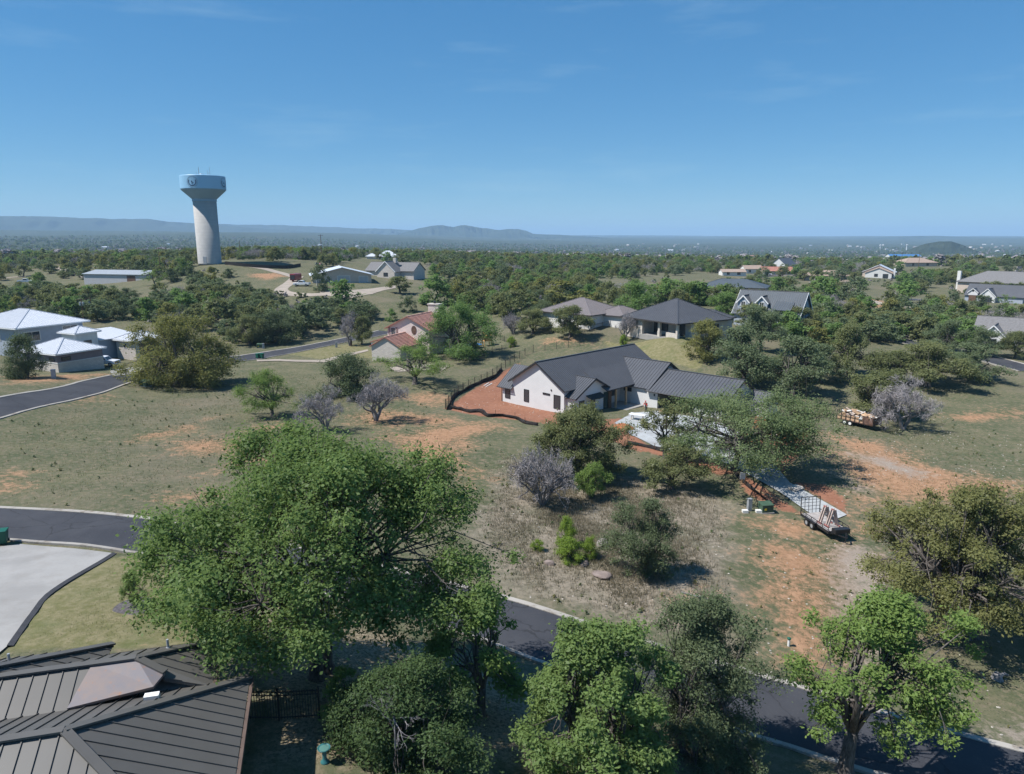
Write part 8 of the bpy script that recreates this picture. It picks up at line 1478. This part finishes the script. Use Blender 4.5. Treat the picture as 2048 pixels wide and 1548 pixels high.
scrub([[(59.22,176.26),(99.37,208.57),(136.15,205.94),(106.58,160.14),(89.95,163.21),(62.63,152.93)],[(202.40,625.32),(305.81,429.33),(215.39,299.77),(189.19,322.99),(107.73,276.20)]], 260, 64, 'low scrub under the trees on the right', 0.2, 0.55)
def tufts(name, polys, n, h0, h1, width, mat, label, blades=3, avoid=(), seed=1):
    rg = np.random.RandomState(seed); P = []
    for poly, share in polys:
        q = np.array(poly); lo, hi = q.min(0), q.max(0); k = int(n*share*3); X = rg.uniform(lo[0], hi[0], k); Y = rg.uniform(lo[1], hi[1], k)
        _d, ins = pt_seg(X, Y, poly); ok = ins & (np.clip(_d/7, 0, 1)*(vnoise(X/7, Y/7, seed+3)*0.5+0.6) > rg.uniform(0, 1, k))
        P.append(np.c_[X[ok], Y[ok]][:int(n*share)])
    P = np.concatenate(P)
    for poly in avoid:
        d, ins = pt_seg(P[:,0], P[:,1], poly); P = P[~ins]
    for L, wd, sgn, _ in ROADS[:2]:
        d, _i = pt_seg(P[:,0], P[:,1], offset(L, sgn*wd/2)[::2], False); P = P[d > wd/2+0.4]
    z = zt(P[:,0], P[:,1]); N = len(P); V = []; T = []; tint = np.clip(vnoise(P[:,0]/5, P[:,1]/5, seed+9)*0.35+0.5+rg.normal(0, .18, N), 0, 1)
    for b in range(blades):
        a = rg.uniform(0, 6.28, N); h = rg.uniform(h0, h1, N); ln = rg.uniform(0.1, 0.55, N)*h; cx, cy = P[:,0]+rg.normal(0, .10, N), P[:,1]+rg.normal(0, .10, N)
        wx, wy = -np.sin(a)*width, np.cos(a)*width
        V.append(np.stack([np.c_[cx-wx, cy-wy, z-0.05], np.c_[cx+wx, cy+wy, z-0.05], np.c_[cx+np.cos(a)*ln, cy+np.sin(a)*ln, z+h]], 1).reshape(-1,3)); T.append(np.repeat(tint, 3))
    V = np.concatenate(V); me = np_mesh(name, V, np.arange(len(V)).reshape(-1,3), {'tint': np.concatenate(T)})
    return tag(link(name, me, None, mat), label, 'grass', None, 'stuff')
STRAW = mk_leaf('dry_straw_grass', (0.17,0.155,0.10), (0.40,0.34,0.26), (0.30,0.26,0.20), trans=0.45)
BLADE = mk_leaf('field_grass', (0.125,0.155,0.075), (0.33,0.295,0.185), (0.24,0.22,0.135), trans=0.45)
PAVES = [v[0] for v in PAVE.values()]
tufts('dry_grass', [(DRY[0], 0.8), ([(-3.86,82.17),(12.74,80.13),(13.94,67.79),(-1.89,57.22)], 0.2)], 30000, 0.10, 0.34, 0.03, STRAW, 'tall straw coloured dry grass on the slope below the white house', 3, PAVES+RED, 3)
FIELD = [(-44.69,56.27),(-27.15,54.53),(-12.25,49.88),(-0.84,45.85),(-0.85,82.69),(-9.78,100.50),(-30.56,131.57),(-54.18,136.52),(-59.33,113.80),(-62.95,82.01)]
tufts('field_grass', [(FIELD, 0.55), ([(20.81,57.85),(14.05,40.13),(18.87,38.05),(28.19,34.46),(65.92,87.72),(64.66,104.04),(44.60,97.84),(35.36,70.19)], 0.45)], 28000, 0.06, 0.20, 0.03, BLADE, 'short green and tan field grass on the open lots', 2, PAVES+RED+GRAVEL, 5)
tufts('lawn_grass', [([(-25.37,32.68),(-28.12,46.68),(-24.36,46.18),(-14.66,41.09),(-3.44,35.29),(1.50,33.75),(6.38,28.38),(-8.94,23.65),(-15.31,33.60)], 1.0)], 26000, 0.03, 0.11, 0.018, BLADE, 'short mown lawn around the dark roofed house', 2, PAVES, 7)
# weeds and stones on the open lots
def litter(name, polys, n, seed, protos, smin, smax, label, dz=0.0):
    rg = np.random.RandomState(seed); P = []
    for poly, share in polys:
        q = np.array(poly); lo, hi = q.min(0), q.max(0); X_, Y_ = rg.uniform(lo[0], hi[0], n*3), rg.uniform(lo[1], hi[1], n*3); _d, ins = pt_seg(X_, Y_, poly); ok = ins & (vnoise(X_/11, Y_/11, seed)*0.6+0.45 > rg.uniform(0, 1, n*3)); P.append(np.c_[X_[ok], Y_[ok]][:int(n*share)])
    P = np.concatenate(P)
    for poly in PAVES: d, ins = pt_seg(P[:,0], P[:,1], poly); P = P[~ins]
    for L, wd, sgn, _ in ROADS[:2]: d, _i = pt_seg(P[:,0], P[:,1], offset(L, sgn*wd/2)[::2], False); P = P[d > wd/2+0.5]
    return instancer(name, np.c_[P, zt(P[:,0], P[:,1])+dz], protos, smin, smax, label)
RIGHT = [(21.97,61.36),(14.05,40.13),(18.87,38.05),(28.19,34.46),(68.83,91.88),(64.66,104.04),(44.60,97.84),(34.29,70.15)]
litter('weeds', [(FIELD, 0.5), (RIGHT, 0.3), (DRY[0], 0.2)], 600, 71, [far_proto(k, 970+i) for i, k in enumerate(('liveoak','greygreen','yellow','oaklight'))], 0.02, 0.055, 'small weeds and tufts dotted over the open lots')
def stone_mesh(seed):
    bm = bmesh.new(); bmesh.ops.create_icosphere(bm, subdivisions=1, radius=1); rg = random.Random(seed)
    for v in bm.verts: v.co *= rg.uniform(0.7, 1.15); v.co.z *= 0.55
    me = bpy.data.meshes.new('stone'); bm.to_mesh(me); bm.free(); me.materials.append(M['pale_stone']); return None, me
M['pale_stone'] = simple('pale_limestone_chips', (0.42,0.38,0.33), 0.95, var=0.25, scale=4)
litter('stones', [(RIGHT, 0.7), (DRY[0], 0.15), (RED[0], 0.15)], 1300, 72, [stone_mesh(i) for i in range(4)], 0.03, 0.11, 'scattered pale limestone chips on the dirt track and lots')
hz = NT('haze'); pv = hz.n('ShaderNodeVolumePrincipled'); pv.inputs['Color'].default_value = (0.50,0.74,1.0,1); pv.inputs['Density'].default_value = 1.0e-4; pv.inputs['Anisotropy'].default_value = 0.0
hz.l(pv.outputs[0], hz.out.inputs['Volume'])
mb = MB().box(-26000, -400, -160, 26000, 34000, 320); tag(mb.build('haze', hz.m), 'thin pale blue haze over the distant hills', 'haze', None, 'stuff')
